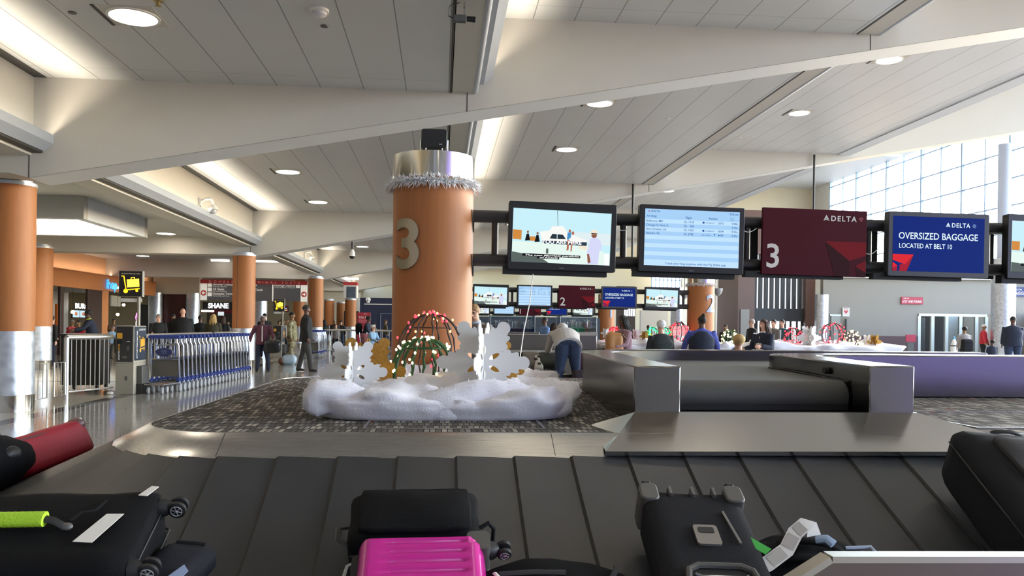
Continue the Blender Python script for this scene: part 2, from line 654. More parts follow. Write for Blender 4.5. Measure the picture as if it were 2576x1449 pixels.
# recessed round downlights
LENS = {}
def downlight(u, v, z, label, grp, r=0.24, sq=False):
    t = thing('recessed_downlight', label, 'ceiling light', (u, v, z), 0, grp)
    m = MB().lathe([(r + 0.03, 0.0), (r + 0.03, -0.018), (r, -0.02), (r, 0.0)], 28)
    m.build('trim_ring', WHITE, t)
    MB().lathe([(r, -0.006), (r, -0.012), (0.001, -0.016)], 28).build('lens', LAMP, t)
    if sq:
        MB().box(-r - 0.05, r + 0.05, -r - 0.05, r + 0.05, -0.005, 0.0).build('square_plate', PLASTER, t)
        MB().box(-r - 0.09, -r - 0.05, -r - 0.05, r + 0.05, -0.008, 0.0).build('reveal_gap', DARK, t)
    return t
order = ['nearest', 'second', 'third', 'fourth', 'fifth', 'sixth', 'seventh', 'eighth', 'ninth', 'tenth', 'eleventh', 'twelfth']
vis = 0
for v in (-8, -3.6, 4.6, 9.0, 17.8, 22.1, 30.2, 34.5, 42.5, 46.5):
    k = order[vis]
    downlight(-3.3, v, ZL, 'round ceiling light in the lower left coffer, %s in its row' % k, 'downlights of the left coffers', sq=True)
    vis += 1
vis = 0
for v in (-8, -3.6, 3.0, 7.2, 15.5, 19.65, 30.2, 34.5, 42.5):
    downlight(3.0, v, ZC, 'round ceiling light in the middle coffer, %s in its row' % order[vis], 'downlights of the middle coffers', sq=True)
    vis += 1
vis = 0
for v in (-8, -3.6, 3.0, 7.2, 15.55, 19.65, 27.2, 31.5, 40.5):
    downlight(8.85, v, ZR, 'round ceiling light in the upper right coffer, %s in its row' % order[vis], 'downlights of the right coffers', sq=True)
    vis += 1
vis = 0
for u, v in ((-7.6, 23.3), (-12.2, 34.6), (-12.2, 43.6), (-8.1, 34.6), (-8.9, 43.6), (-7.8, 55.5), (-8, 9), (-8, 2), (-12.2, 28)):
    downlight(u, v, 3.75 if v < 24 else 4.0, 'oval glowing light in the low ceiling of the left concourse, %s from the front' % order[vis], 'downlights of the low ceiling')
    vis += 1
# ------------------------------------------------------------------ columns, gantries, monitors
def emat(h, k=1.0):
    n = 'screen_%s_%.2f' % (h.strip('#'), k)
    if n in MATS:
        return MATS[n]
    m = M(n, h, 0.3, emit=k * .95, spec=0.04)
    m.node_tree.nodes['Principled BSDF'].inputs['Base Color'].default_value = (.008, .008, .01, 1)
    return m


STEELC = steel_mat('polished_steel_collar', '#b5b0a6', 0.12, (60, 60, 1), 0.2)
NUM = steel_mat('brushed_numeral', '#a59d8d', 0.38, (2, 2, 60))
NUMB = M('blue_grey_numeral', '#8f9ab0', .4)


def wrap_text(mb, t, h, r, a0, zc):
    k = MB().text(t, 0, 0, h, al='c', bold=0.022, res=10)
    bm = bmesh.new()
    bv = [bm.verts.new(v) for v in k.v]
    for f in k.f:
        try:
            bm.faces.new([bv[i] for i in f])
        except ValueError:
            pass
    x = min(v[0] for v in k.v) + .01
    while x < max(v[0] for v in k.v):
        bmesh.ops.bisect_plane(bm, geom=bm.verts[:] + bm.edges[:] + bm.faces[:], plane_co=(x, 0, 0), plane_no=(1, 0, 0))
        x += .012
    bm.verts.index_update()
    k.v = [tuple(v.co) for v in bm.verts]
    k.f = [tuple(v.index for v in f.verts) for f in bm.faces]
    bm.free()
    xs = [v[0] for v in k.v]
    vs, out = [], []
    n = len(k.v)
    for rr in (r + 0.003, r + 0.018):
        for v in k.v:
            a = math.radians(a0) + v[0] / r
            vs.append((rr * math.sin(a), -rr * math.cos(a), zc + v[2]))
    fs = [tuple(n + i for i in f) for f in k.f] + [tuple(f[::-1]) for f in k.f]
    cnt = {}
    for f in k.f:
        for i in range(len(f)):
            e = (f[i], f[(i + 1) % len(f)])
            cnt[tuple(sorted(e))] = cnt.get(tuple(sorted(e)), 0) + 1
    for f in k.f:
        for i in range(len(f)):
            a, b2 = f[i], f[(i + 1) % len(f)]
            if cnt[tuple(sorted((a, b2)))] == 1:
                fs.append((a, b2, n + b2, n + a))
    mb.add(vs, fs)


def column(u, v, r, z0, z1, zs, label, seam=None, z2=None, num=None, cap=None, base=MOTTLE, wood=None):
    t = thing('round_column', label, 'column', (u, v, z0))
    H = z1 - z0
    m = MB()
    if zs > z0:
        MB().lathe([(r * 1.0, 0), (r, zs - z0 - 0.0)], 48).build('steel_base', base, t)
        MB().lathe([(r + 0.004, 0.0), (r + 0.006, 0.22), (r + 0.006, 0.235), (r, 0.24)], 48, cap=False).build('kick_band', STEELC, t)
    m.lathe([(r, zs - z0), (r, H)], 64)
    m.build('laminate_shaft', wood or WOOD, t)
    if seam is not None:
        s = MB()
        a = math.radians(seam)
        s.cyl((r * math.sin(a), -r * math.cos(a), zs - z0), (r * math.sin(a), -r * math.cos(a), H), 0.007, n=6)
        s.build('joint_strip', DARK, t)
    if cap:
        MB().lathe([(r + 0.004, H), (r + 0.004, H + cap), (r - 0.02, H + cap + 0.004), (0.001, H + cap + 0.004)], 64).build('steel_collar', STEELC, t)
    else:
        MB().lathe([(r + 0.01, H), (r + 0.01, H + 0.05), (r - 0.05, H + 0.06), (r - 0.05, H + (z2 or 0.2))], 40).build('top_ring', TRAYM, t)
    if num:
        w = MB()
        wrap_text(w, num[0], num[1], r, num[2], num[3] - z0)
        w.build('numeral', num[4], t, smooth=25)
    return t


def feather_ring(u, v, z, r, label, n=1700, seed=3):
    rnd = random.Random(seed)
    b = MB()
    b.mi = 1
    b.tube([(r * math.cos(2 * PI * k / 40), r * math.sin(2 * PI * k / 40), 0) for k in range(40)], 0.014, 6, closed=True)
    b.mi = 0
    for i in range(n):
        a = rnd.random() * 2 * PI
        base = Vector((r * math.cos(a), r * math.sin(a), rnd.uniform(-.01, .01)))
        tn = Vector((-math.sin(a), math.cos(a), 0))
        out = Vector((math.cos(a), math.sin(a), 0))
        ph = rnd.uniform(-1.4, 1.9)
        d = (out * (0.35 + 0.65 * math.cos(ph)) + Vector((0, 0, math.sin(ph))) + tn * rnd.uniform(-.8, .8)).normalized()
        L = rnd.uniform(.035, .078)
        sd = d.cross(out + Vector((0, 0, .3))).normalized() * rnd.uniform(.0018, .004)
        tip = base + d * L + Vector((0, 0, -.012))
        mid = base + d * L * .6
        b.add([base - sd * .5, base + sd * .5, mid + sd, tip, mid - sd], [(0, 1, 2, 3, 4)])
    o = b.build('feather_garland', [M('white_feather', '#f4f5f6', 0.7), M('garland_core', '#b9bcc0', 0.8)], smooth=0, loc=(u, v, z), normals=False)
    return tag(o, label, 'garland')


C3 = (-0.065, 6.15)
R3 = 0.30
column(C3[0], C3[1], R3, 0.8, 2.37, 0.8, 'orange laminate column numbered 3 with steel collar on the near carousel', num=('3', .355, -37, 1.715, NUM), cap=.18)
feather_ring(C3[0], C3[1], 2.335, R3 + .012, 'white feathery garland wound around the top of column 3')
# black floodlight box on the column head
t = thing('floodlight', 'black box floodlight on a bracket atop column 3', 'light fitting', (C3[0], C3[1] - .02, 2.554))
MB().rprism(-.095, .095, .06, .20, -.06, .06, .02).build('housing', BLACK, t, bevel=.004)
MB().box(-.06, .07, -.05, .05, .0, .03).build('base_plate', MBLACK, t)
for s in (-1, 1):
    b = MB()
    b.tube([(s * .03, 0, .02), (s * .1, 0, .03), (s * .1, 0, .13)], .006, 6)
    b.tube([(s * .06, -.055, .02), (s * .06, -.05, .07)], .006, 6)
    b.build('bracket', CHROME, t)
MB().box(.035, .06, -.0615, -.06, .085, .09).build('maker_plate', CHROME, t)
C2 = (6.02, 18.5)
column(C2[0], C2[1], .31, .8, 2.33, .8, 'orange column numbered 2 with feathery top on the second carousel', num=('2', .40, 29, 1.68, NUMB), cap=.22)
feather_ring(C2[0], C2[1], 2.30, .325, 'white feathery garland around the top of column 2', 420, 5)
C1 = (6.35, 31.0)
column(C1[0], C1[1], .31, .8, 2.35, .8, 'distant orange column numbered 1 behind the second carousel', num=('1', .40, 25, 1.68, NUMB), cap=.22)
for u, v, lb, sm in ((-6.12, 12.2, 'orange column with swirled steel base at the left edge', None), (-5.62, 23.9, 'orange column with steel base behind the luggage cart row', -22), (-5.3, 35.2, 'orange column beside the direction sign and the second cart row', 0), (-10.6, 22.6, 'orange column with steel base in the concourse before the restaurant', -35)):
    column(u, v, .315, 0, 3.2 if v > 15 else 3.2, 1.14, lb, seam=sm, z2=.1)

# ---- gantry of black pipes
def gantry(u0, u1, v, z0, z1, r, label, posts, rz=0, plates=()):
    t = thing('pipe_gantry', label, 'gantry', (u0, v, z0), rz)
    L = u1 - u0
    for z, nm in ((z1 - z0, 'upper_pipe'), (0, 'lower_pipe')):
        MB().cyl((0, 0, z), (L, 0, z), r, n=20).build(nm, PIPE, t)
    for p in posts:
        MB().cyl((p - u0, 0, 0), (p - u0, 0, z1 - z0), r * .55, n=12).build('post', PIPE, t)
    for a, c in plates:
        MB().box(a - u0, c - u0, .05, .07, -.07, z1 - z0 + .03).build('cover_plate', MBLACK, t)
    return t


ZG0, ZG1 = 1.795, 2.125
gantry(C3[0] + R3 - .02, 5.2, 6.15, ZG0, ZG1, .047, 'black double pipe gantry holding screens beside column 3', (.40, 1.385, 2.36, 3.345, 4.33), plates=((2.27, 2.47), (3.24, 3.45), (4.22, 4.43)))
gantry(.25, C2[0] - .30, 18.5, ZG0, ZG1, .055, 'black double pipe gantry of screens beside column 2', (.55, 1.62, 2.68, 3.75, 4.8, 5.6))
gantry(1.4, C1[0] - .30, 31.0, ZG0, ZG1, .055, 'distant black pipe gantry of screens beside column 1', (1.5, 2.6, 3.8, 5.0, 5.9))

W, H = .81, .505


def case(t, w=W, h=H, pad=True):
    b = MB()
    b.rprism(-w / 2, w / 2, -h / 2, h / 2, .0, .07, .012)
    b.build('casing', BLACK, t, bevel=.004)
    if pad:
        MB().box(-w / 2 - .03, w / 2 - .06, .02, .094, -h / 2 - .035, -h / 2 + .03).build('speaker_bar', MBLACK, t)
    MB().box(-.2, .2, .07, .095, -.16, .16).build('mount_bracket', MBLACK, t)


def poly(mb, pts, y):
    mb.add([(p[0], y, p[1]) for p in pts], [tuple(range(len(pts)))])


def ell(cx, cz, rx, rz, n=14):
    return [(cx + rx * math.cos(2 * PI * k / n), cz + rz * math.sin(2 * PI * k / n)) for k in range(n)]


KX = W / 1065.0


def sx(x, y):                                            # picture pixels of the film frame -> local
    return ((x - 607.5) * KX, -(y - 397) * (H / 675.0))


def film(label, group=None):
    t = thing('display_monitor', label, 'screen', rot=(0, 0, 0), group=group)
    case(t)
    y0 = -.001
    sky = MB()
    poly(sky, [sx(*p) for p in ((118, 128), (1088, 150), (1080, 668), (112, 660))], y0)
    o = sky.build('screen', emat('#c5ecf6', 1.0), t, smooth=0)
    b = MB()
    mats = [emat(h, 1.0) for h in ('#e2f4ec', '#dcebee', '#d08a3c', '#f4f4f0', '#22323e', '#2b3b4e', '#d3d5f4', '#8d5840', '#f0e4cf', '#4a90c8', '#b06c50', '#59635f', '#0b0d10', '#cfe9e4', '#f6fbfb')]
    def P(i, pts, d=1):
        b.mi = i
        poly(b, [sx(*p) for p in pts], y0 - .0006 * d)
    def El(i, x, y, rx, ry, d=1):
        b.mi = i
        poly(b, ell(*sx(x, y), rx * KX, ry * H / 675), y0 - .0006 * d)
    P(1, ((700, 345), (1084, 352), (1083, 470), (700, 460)))                 # sea
    P(0, ((115, 455), (860, 482), (1080, 560), (1080, 668), (112, 660)), 2)      # pier
    P(11, ((114, 560), (380, 600), (480, 664), (112, 660)), 3)
    P(2, ((118, 342), (205, 345), (203, 440), (117, 436)), 3)
    P(2, ((285, 405), (340, 405), (340, 450), (285, 448)), 3)
    P(8, ((770, 480), (850, 466), (850, 520), (775, 512)), 3)
    P(3, ((400, 430), (385, 355), (480, 340), (500, 298), (610, 290), (660, 365), (850, 425), (850, 470), (410, 470)), 3)
    P(4, ((480, 420), (505, 372), (550, 374), (550, 422)), 4)
    P(4, ((556, 422), (556, 374), (610, 378), (640, 420)), 4)
    P(5, ((405, 440), (850, 445), (845, 480), (415, 470)), 4)
    P(12, ((548, 140), (552, 140), (560, 292), (556, 292)), 4)
    for x, y, h in ((265, 400, 60), (360, 410, 40)):                          # seated people
        P(12, ((x - 28, y + 50), (x - 12, y - 20), (x + 10, y - 22), (x + 24, y + 45)), 4)
        El(7, x, y - 38, 10, 14, 4)
    P(9, ((655, 355), (690, 350), (692, 400), (662, 425), (650, 420)), 5)           # child
    El(10, 676, 338, 12, 16, 5)
    P(3, ((690, 385), (722, 378), (738, 440), (672, 440)), 5)                   # mother
    El(10, 708, 358, 13, 18, 6)
    P(10, ((656, 425), (676, 425), (668, 530), (648, 532)), 5)
    P(10, ((690, 440), (708, 440), (700, 540), (688, 540)), 5)
    P(6, ((880, 410), (905, 392), (950, 398), (985, 430), (1000, 510), (975, 520), (962, 664), (858, 660), (870, 560), (848, 560)), 6)
    P(7, ((853, 560), (872, 560), (890, 640), (872, 655), (860, 640)), 7)
    El(7, 918, 374, 27, 24, 7)
    P(8, ((880, 352), (892, 318), (945, 318), (952, 352), (962, 362), (872, 360)), 8)
    P(12, ((889, 350), (948, 352), (948, 360), (888, 358)), 9)
    P(11, ((448, 520), (470, 520), (470, 570), (446, 570)), 5)
    P(14, ((1020, 560), (1070, 545), (1076, 668), (1030, 668)), 6)
    P(12, ((218, 574), (788, 580), (786, 606), (218, 600)), 6)
    P(12, ((360, 600), (580, 602), (578, 625), (360, 622)), 7)
    b.build('picture', mats, o, smooth=0, normals=False)
    x, z = sx(400, 470)
    MB().text('YOU ARE HERE', x, z, .026, y0 - .006, bold=.02, wid=.30).build('title_lettering', emat('#ffffff', 1.2), o, smooth=0)
    x, z = sx(245, 598)
    c = MB().text('The new Marriott portfolio', x, z, .0125, y0 - .006, shear=.25, bold=.015, wid=.405)
    x, z = sx(385, 619)
    c.text('of hotels', x, z, .0125, y0 - .0065, shear=.25, bold=.015, wid=.137)
    c.build('caption_lettering', emat('#f2f2f2', 1.1), o, smooth=0)
    MB().text('PHILIPS', 0, -H / 2 + .015, .008, -.001, al='c', bold=.02).build('maker_lettering', M('grey_print', '#8c8f92', .5), t, smooth=0)
    return t


def tri_logo(mb, x, z, h, y):
    w = h * 1.1
    poly(mb, [(x, z), (x + w * .5, z + h * .38), (x + w, z), (x + w * .5, z + h * .16)], y)
    poly(mb, [(x + w * .04, z + h * .1), (x + w * .5, z + h), (x + w * .5, z + h * .46)], y)
    poly(mb, [(x + w * .96, z + h * .1), (x + w * .5, z + h), (x + w * .5, z + h * .46)], y)


def arrivals(label, group=None):
    t = thing('display_monitor', label, 'screen', group=group)
    case(t)
    y0 = -.001
    b = MB()
    x0, x1, z0, z1 = -.365, .365, -.205, .22
    b.quad((x0, y0, z0), (x1, y0, z0), (x1, y0, z1), (x0, y0, z1))
    o = b.build('screen', emat('#bfe0fb', 1.0), t, smooth=0)
    s = MB()
    zz = z1 - .075
    s.quad((x0, y0 - .0006, zz), (x1, y0 - .0006, zz), (x1, y0 - .0006, z1), (x0, y0 - .0006, z1))
    rh = .0305
    for i in range(1, 11, 2):
        a = zz - rh * (i + 1)
        s.quad((x0, y0 - .0006, a), (x1, y0 - .0006, a), (x1, y0 - .0006, a + rh), (x0, y0 - .0006, a + rh))
    s.build('row_bands', emat('#a4cdf3', 1.0), o, smooth=0)
    k = MB()
    y = y0 - .0015
    k.text('Arriving', x0 + .012, zz + .014, .0165, y, bold=.012)
    k.text('Flight', x0 + .31, zz + .010, .0165, y, bold=.012)
    k.text('Partner', x0 + .49, zz + .010, .0165, y, bold=.012)
    k.text('Est. Bag', x1 - .075, zz + .022, .007, y)
    k.text('Delivery', x1 - .075, zz + .009, .007, y)
    k.text('9:53 am', x1 - .012, z1 - .026, .0155, y, al='r', bold=.01)
    rows = (('Baltimore, MD', 'DL 1318', '5375', '9:44a', 1), ('Chicago-O Hare, IL', 'DL   508', '', '9:19a', 0), ('New Orleans, LA', 'DL 1453', '5874', '9:53a', 1), ('Newark, NJ', 'DL 2785', '4459', '9:33a', 2))
    for i, (a, f, p, e, q) in enumerate(rows):
        z = zz - rh * (i + 1) + .008
        k.text(a, x0 + .01, z, .0155, y, bold=.008)
        k.text(f, x0 + .30, z, .0155, y, bold=.008)
        k.text(e, x1 - .015, z, .0155, y, al='r', bold=.008)
        if p:
            k.text(p, x0 + .605, z, .0155, y, al='r', bold=.008)
        if q == 1:
            poly(k, ell(x0 + .45, z + .008, .009, .008), y)
            k.text('AEROMEXICO', x0 + .465, z + .003, .008, y, bold=.01)
        if q == 2:
            k.text('virgin atlantic', x0 + .435, z + .002, .010, y, shear=.3)
            poly(k, [(x0 + .53, z + .01), (x0 + .545, z + .022), (x0 + .54, z + .005)], y)
    k.text('Track your bag anytime with the Fly Delta app', 0.03, z0 + .012, .0155, y, al='c', bold=.008, wid=.47)
    k.build('flight_lettering', emat('#2a5fae', .8), o, smooth=0)
    k = MB()
    k.text('DELTA', x0 + .047, z1 - .024, .013, y, bold=.02, sp=1.3)
    k.build('airline_lettering', emat('#25477f', .8), o, smooth=0)
    k = MB()
    tri_logo(k, x0 + .022, z1 - .024, .014, y)
    k.build('airline_emblem', emat('#b0223c', .9), o, smooth=0)
    MB().text('PHILIPS', 0, -H / 2 + .012, .008, -.001, al='c', bold=.02).build('maker_lettering', M('grey_print', '#8c8f92', .5), t, smooth=0)
    return t


RED1, RED2, RED3 = M('sign_burgundy', '#470c1a', .6, spec=.15), M('sign_red', '#7a1119', .6, spec=.15), M('sign_dark_burgundy', '#330a12', .6, spec=.15)
OFFW = M('sign_white_print', '#dcd6cf', .5)


def emblem(b, x, z, w, h, y, im, mats3):
    """inverted folded-wing emblem cut by the panel edge"""
    b.mi = im[0]
    poly(b, [(x, z + h), (x + w, z + h), (x + w, z + h * .62), (x + w * .6, z + h * .45)], y)
    b.mi = im[1]
    poly(b, [(x, z + h), (x + w * .6, z + h * .45), (x + w * .6, z), (x + w * .24, z)], y)
    b.mi = im[0]
    poly(b, [(x + w * .74, z + h * .3), (x + w, z + h * .47), (x + w, z + h * .12)], y)
    b.mi = im[1]
    poly(b, [(x + w * .74, z + h * .3), (x + w, z + h * .12), (x + w, z), (x + w * .8, z)], y)


def red_sign(num, label, group=None):
    t = thing('belt_number_sign', label, 'sign', group=group)
    w, h = .83, .51
    MB().box(-w / 2, w / 2, 0, .03, -h / 2, h / 2).build('panel', RED1, t, bevel=.002)
    b = MB()
    emblem(b, w * .1, -h / 2 + .003, w * .4 - .003, h * .52, -.001, (0, 1), None)
    b.build('wing_emblem', [RED2, RED3], t, smooth=0, normals=False)
    MB().text(num, -w / 2 + .035, -h / 2 + .055, .185, -.001, bold=.012).build('numeral', OFFW, t, smooth=0)
    k = MB().text('DELTA', .125, h / 2 - .085, .041, -.001, bold=.022, sp=1.25, wid=.205)
    k.build('airline_lettering', OFFW, t, smooth=0)
    k = MB()
    tri_logo(k, .062, h / 2 - .085, .046, -.0025)
    k.build('airline_emblem', OFFW, t, smooth=0)
    k = MB()
    for a in (0, 1, 2):
        A = a * 2.1
        pts = [(.365 + .017 * math.cos(A + q * .2), h / 2 - .065 + .017 * math.sin(A + q * .2)) for q in range(8)]
        poly(k, pts + [(.365, h / 2 - .065)], -.0022)
    k.build('alliance_emblem', M('sign_faint_print', '#97404d', .5), t, smooth=0)
    MB().box(-w / 2 - .12, w / 2 - .17, .02, .094, -h / 2 - .022, -h / 2 + .02).build('back_tray', MBLACK, t)
    MB().box(-w / 2 + .04, w / 2 - .04, .03, .07, -.17, .17).build('mount_bracket', MBLACK, t)
    return t


def blue_sign(label, group=None):
    t = thing('display_monitor', label, 'screen', group=group)
    w, h = .82, .50
    MB().rprism(-w / 2, w / 2, -h / 2, h / 2, 0, .07, .012).build('casing', M('charcoal_casing', '#3a3d42', .5), t, bevel=.004)
    y0 = -.001
    x0, x1, z0, z1 = -w / 2 + .035, w / 2 - .04, -h / 2 + .04, h / 2 - .035
    b = MB()
    b.quad((x0, y0, z0), (x1, y0, z0), (x1, y0, z1), (x0, y0, z1))
    o = b.build('screen', emat('#062475', 1.0), t, smooth=0)
    b = MB()
    mt = [emat('#d9252f', 1.0), emat('#a11c2c', 1.0)]
    y = y0 - .0008
    e = .145
    b.mi = 0
    poly(b, [(x0, z0 + .13), (x0 + .17, z0 + .13), (x0 + .1, z0 + .052), (x0, z0 + .085)], y)
    b.mi = 1
    poly(b, [(x0 + .17, z0 + .13), (x0 + .115, z0), (x0 + .055, z0), (x0 + .06, z0 + .056), (x0 + .1, z0 + .052)], y)
    b.mi = 0
    poly(b, [(x0, z0 + .07), (x0 + .04, z0 + .042), (x0, z0 + .022)], y)
    b.mi = 1
    poly(b, [(x0, z0 + .02), (x0 + .04, z0 + .04), (x0 + .035, z0), (x0, z0)], y)
    b.build('wing_emblem', mt, o, smooth=0, normals=False)
    lm = emat('#dff2fb', 1.0)
    MB().text('OVERSIZED BAGGAGE', x0 + .045, z1 - .175, .052, y0 - .001, bold=.012, wid=.645).build('notice_lettering', lm, o, smooth=0)
    MB().text('LOCATED AT BELT 10', x0 + .05, z1 - .245, .037, y0 - .001, bold=.012, wid=.43).build('notice_lettering', lm, o, smooth=0)
    MB().text('DELTA', x0 + .475, z1 - .075, .034, y0 - .001, bold=.02, sp=1.2, wid=.15).build('airline_lettering', lm, o, smooth=0)
    k = MB()
    tri_logo(k, x0 + .425, z1 - .075, .036, y0 - .0015)
    k.build('airline_emblem', lm, o, smooth=0)
    k = MB()
    poly(k, ell(x0 + .66, z1 - .06, .016, .016), y0 - .001)
    k.build('alliance_emblem', emat('#5a74ab', 1.0), o, smooth=0)
    MB().box(-w / 2 - .1, w / 2 - .2, .03, .094, -h / 2 - .025, -h / 2 + .02).build('back_tray', MBLACK, t)
    MB().box(-.2, .2, .07, .095, -.16, .16).build('mount_bracket', MBLACK, t)
    return t


def place(t, u, v, z, roll=0.0, tilt=0.0, rz=0.0):
    t.rotation_mode = 'YXZ'
    t.rotation_euler = (tilt, roll, rz)
    t.location = (u, v, z)


VG = 6.15 - .145
f3 = film('black screen showing a pier film beside column 3')
place(f3, .895, VG, 1.968, .016)
a3 = arrivals('black screen listing arriving flights, between film screen and red sign 3')
place(a3, 1.88, VG, 1.968, .016)
r3 = red_sign('3', 'burgundy sign with white numeral 3 on the near gantry')
place(r3, 2.855, VG + .03, 1.97, .014)
b3 = blue_sign('blue oversized baggage screen on the near gantry')
place(b3, 3.84, VG, 1.968, .010)
g3 = copy_tree(f3)
g3['label'] = 'screen with pier film cut off by the right edge of the picture'
place(g3, 4.81, VG, 1.968, .008)


def dup(src, label, u, v, z=1.968):
    c = copy_tree(src)
    c['label'] = label
    place(c, u, v, z, .008)
    return c


V2G = 18.5 - .16
us = [at_v(x, 745, V2G).x for x in (1235, 1345, 1451, 1558, 1666)]
dup(f3, 'film screen at the left end of the second gantry, by column 3', us[0], V2G, 1.98)
dup(a3, 'flight list screen left of the red sign 2', us[1], V2G, 1.98)
place(red_sign('2', 'burgundy sign with white numeral 2 on the second gantry'), us[2], V2G, 1.98, .008)
dup(b3, 'blue oversized baggage screen right of the red sign 2', us[3], V2G, 1.98)
dup(f3, 'film screen next to column 2', us[4], V2G, 1.98)
V1G = 31.0 - .16
us = [at_v(x, 785, V1G).x for x in (1206, 1268, 1333, 1401, 1467)]
dup(f3, 'distant film screen half hidden below the second gantry, leftmost', us[0], V1G)
dup(a3, 'distant flight list screen left of the red sign 1', us[1], V1G)
place(red_sign('1', 'distant burgundy sign with white numeral 1'), us[2], V1G, 1.968, .008)
dup(b3, 'distant blue notice screen right of the red sign 1', us[3], V1G)
dup(f3, 'distant film screen next to column 1', us[4], V1G)
# thin hanger rods above the near gantry and drooping white cables
for x, y0, u_, lb in ((1592, 500, None, 'thin dark hanger rod rising behind the flight list screen'), (2047, 424, None, 'thin dark hanger rod rising behind the red sign 3')):
    p = at_v(x, 530, 24.0)
    b = MB().cyl((p.x, 24.0, 3.0), (p.x, 24.0, zb(p.x) + .3), .035, n=8)
    tag(b.build('hanger_rod', BLACK), lb, 'rod')
for i, (ua, ub, z, lb) in enumerate(((1.33, 1.45, 2.06, 'white cable drooping between film and flight screens'), (2.30, 2.43, 2.07, 'white cable drooping between flight screen and red sign 3'), (3.29, 3.42, 1.90, 'white cable drooping between red sign 3 and blue screen'))):
    pts = [(ua + (ub - ua) * k / 10 - .03, VG + .05, z - .03 * math.sin(PI * k / 10) + (.05 * k / 10 if i == 2 else 0)) for k in range(11)]
    tag(MB().tube(pts, .003, 6).build('power_cable', WHITE), lb, 'cable')
pts = [at_v(1341, 690, 5.9), at_v(1333, 760, 5.7), at_v(1318, 830, 5.5), at_v(1308, 900, 5.35), at_v(1305, 945, 5.25)]
tag(MB().tube(pts, .0035, 6).build('power_cable', WHITE), 'thin white cable running from the near gantry down to the snowy display', 'cable')

for z, k in ((2.06, 'upper'), (1.73, 'lower')):
    pts = [(C3[0] + R3 * math.cos(a) + .004, C3[1] - R3 * math.sin(a) - .004, z + dz) for a, dz in ((.35, .10), (.30, .03), (.22, -.04), (.12, -.06), (.05, .02))]
    tag(MB().tube(pts, .004, 6).build('power_cable', BLACK), 'short black cable loop on column 3 under the %s gantry pipe' % k, 'cable')
# ------------------------------------------------------------------ near carousel
RUBBER, nt, bb = nodes('charcoal_rubber')
vec, X_, Y_, Z_ = sepxyz(nt)
n_ = wnoise(nt, vec, 6, 5)
nt.links.new(nmix(nt, n_, rgba('#2b2c2e'), rgba('#38393b')), bb.inputs['Base Color'])
nt.links.new(nmath(nt, 'ADD', nmath(nt, 'MULTIPLY', wnoise(nt, vec, 3, 3), .12), .36), bb.inputs['Roughness'])
SEAM = M('belt_seam', '#141414', .7)
FASC = steel_mat('fascia_steel', '#cac9c6', .27, (1.0, 200, 200))


def loop_path(u0, u1, v0, v1, step=.255, na=6):
    """corner-centre loop: (cx, cy, nx, ny), front edge first, clockwise seen from above"""
    P = []
    def edge(a, b, n, skip):
        L = math.hypot(b[0] - a[0], b[1] - a[1])
        k = max(1, round(L / step))
        for i in range(k):
            P.append((a[0] + (b[0] - a[0]) * i / k, a[1] + (b[1] - a[1]) * i / k, n[0], n[1]))
    def arc(c, a0):
        for i in range(na):
            a = math.radians(a0 - 90 * i / na)
            P.append((c[0], c[1], math.cos(a), math.sin(a)))
    edge((u1, v0), (u0, v0), (0, -1), 0)
    arc((u0, v0), 270)
    edge((u0, v0), (u0, v1), (-1, 0), 0)
    arc((u0, v1), 180)
    edge((u0, v1), (u1, v1), (0, 1), 0)
    arc((u1, v1), 90)
    edge((u1, v1), (u1, v0), (1, 0), 0)
    arc((u1, v0), 0)
    return P


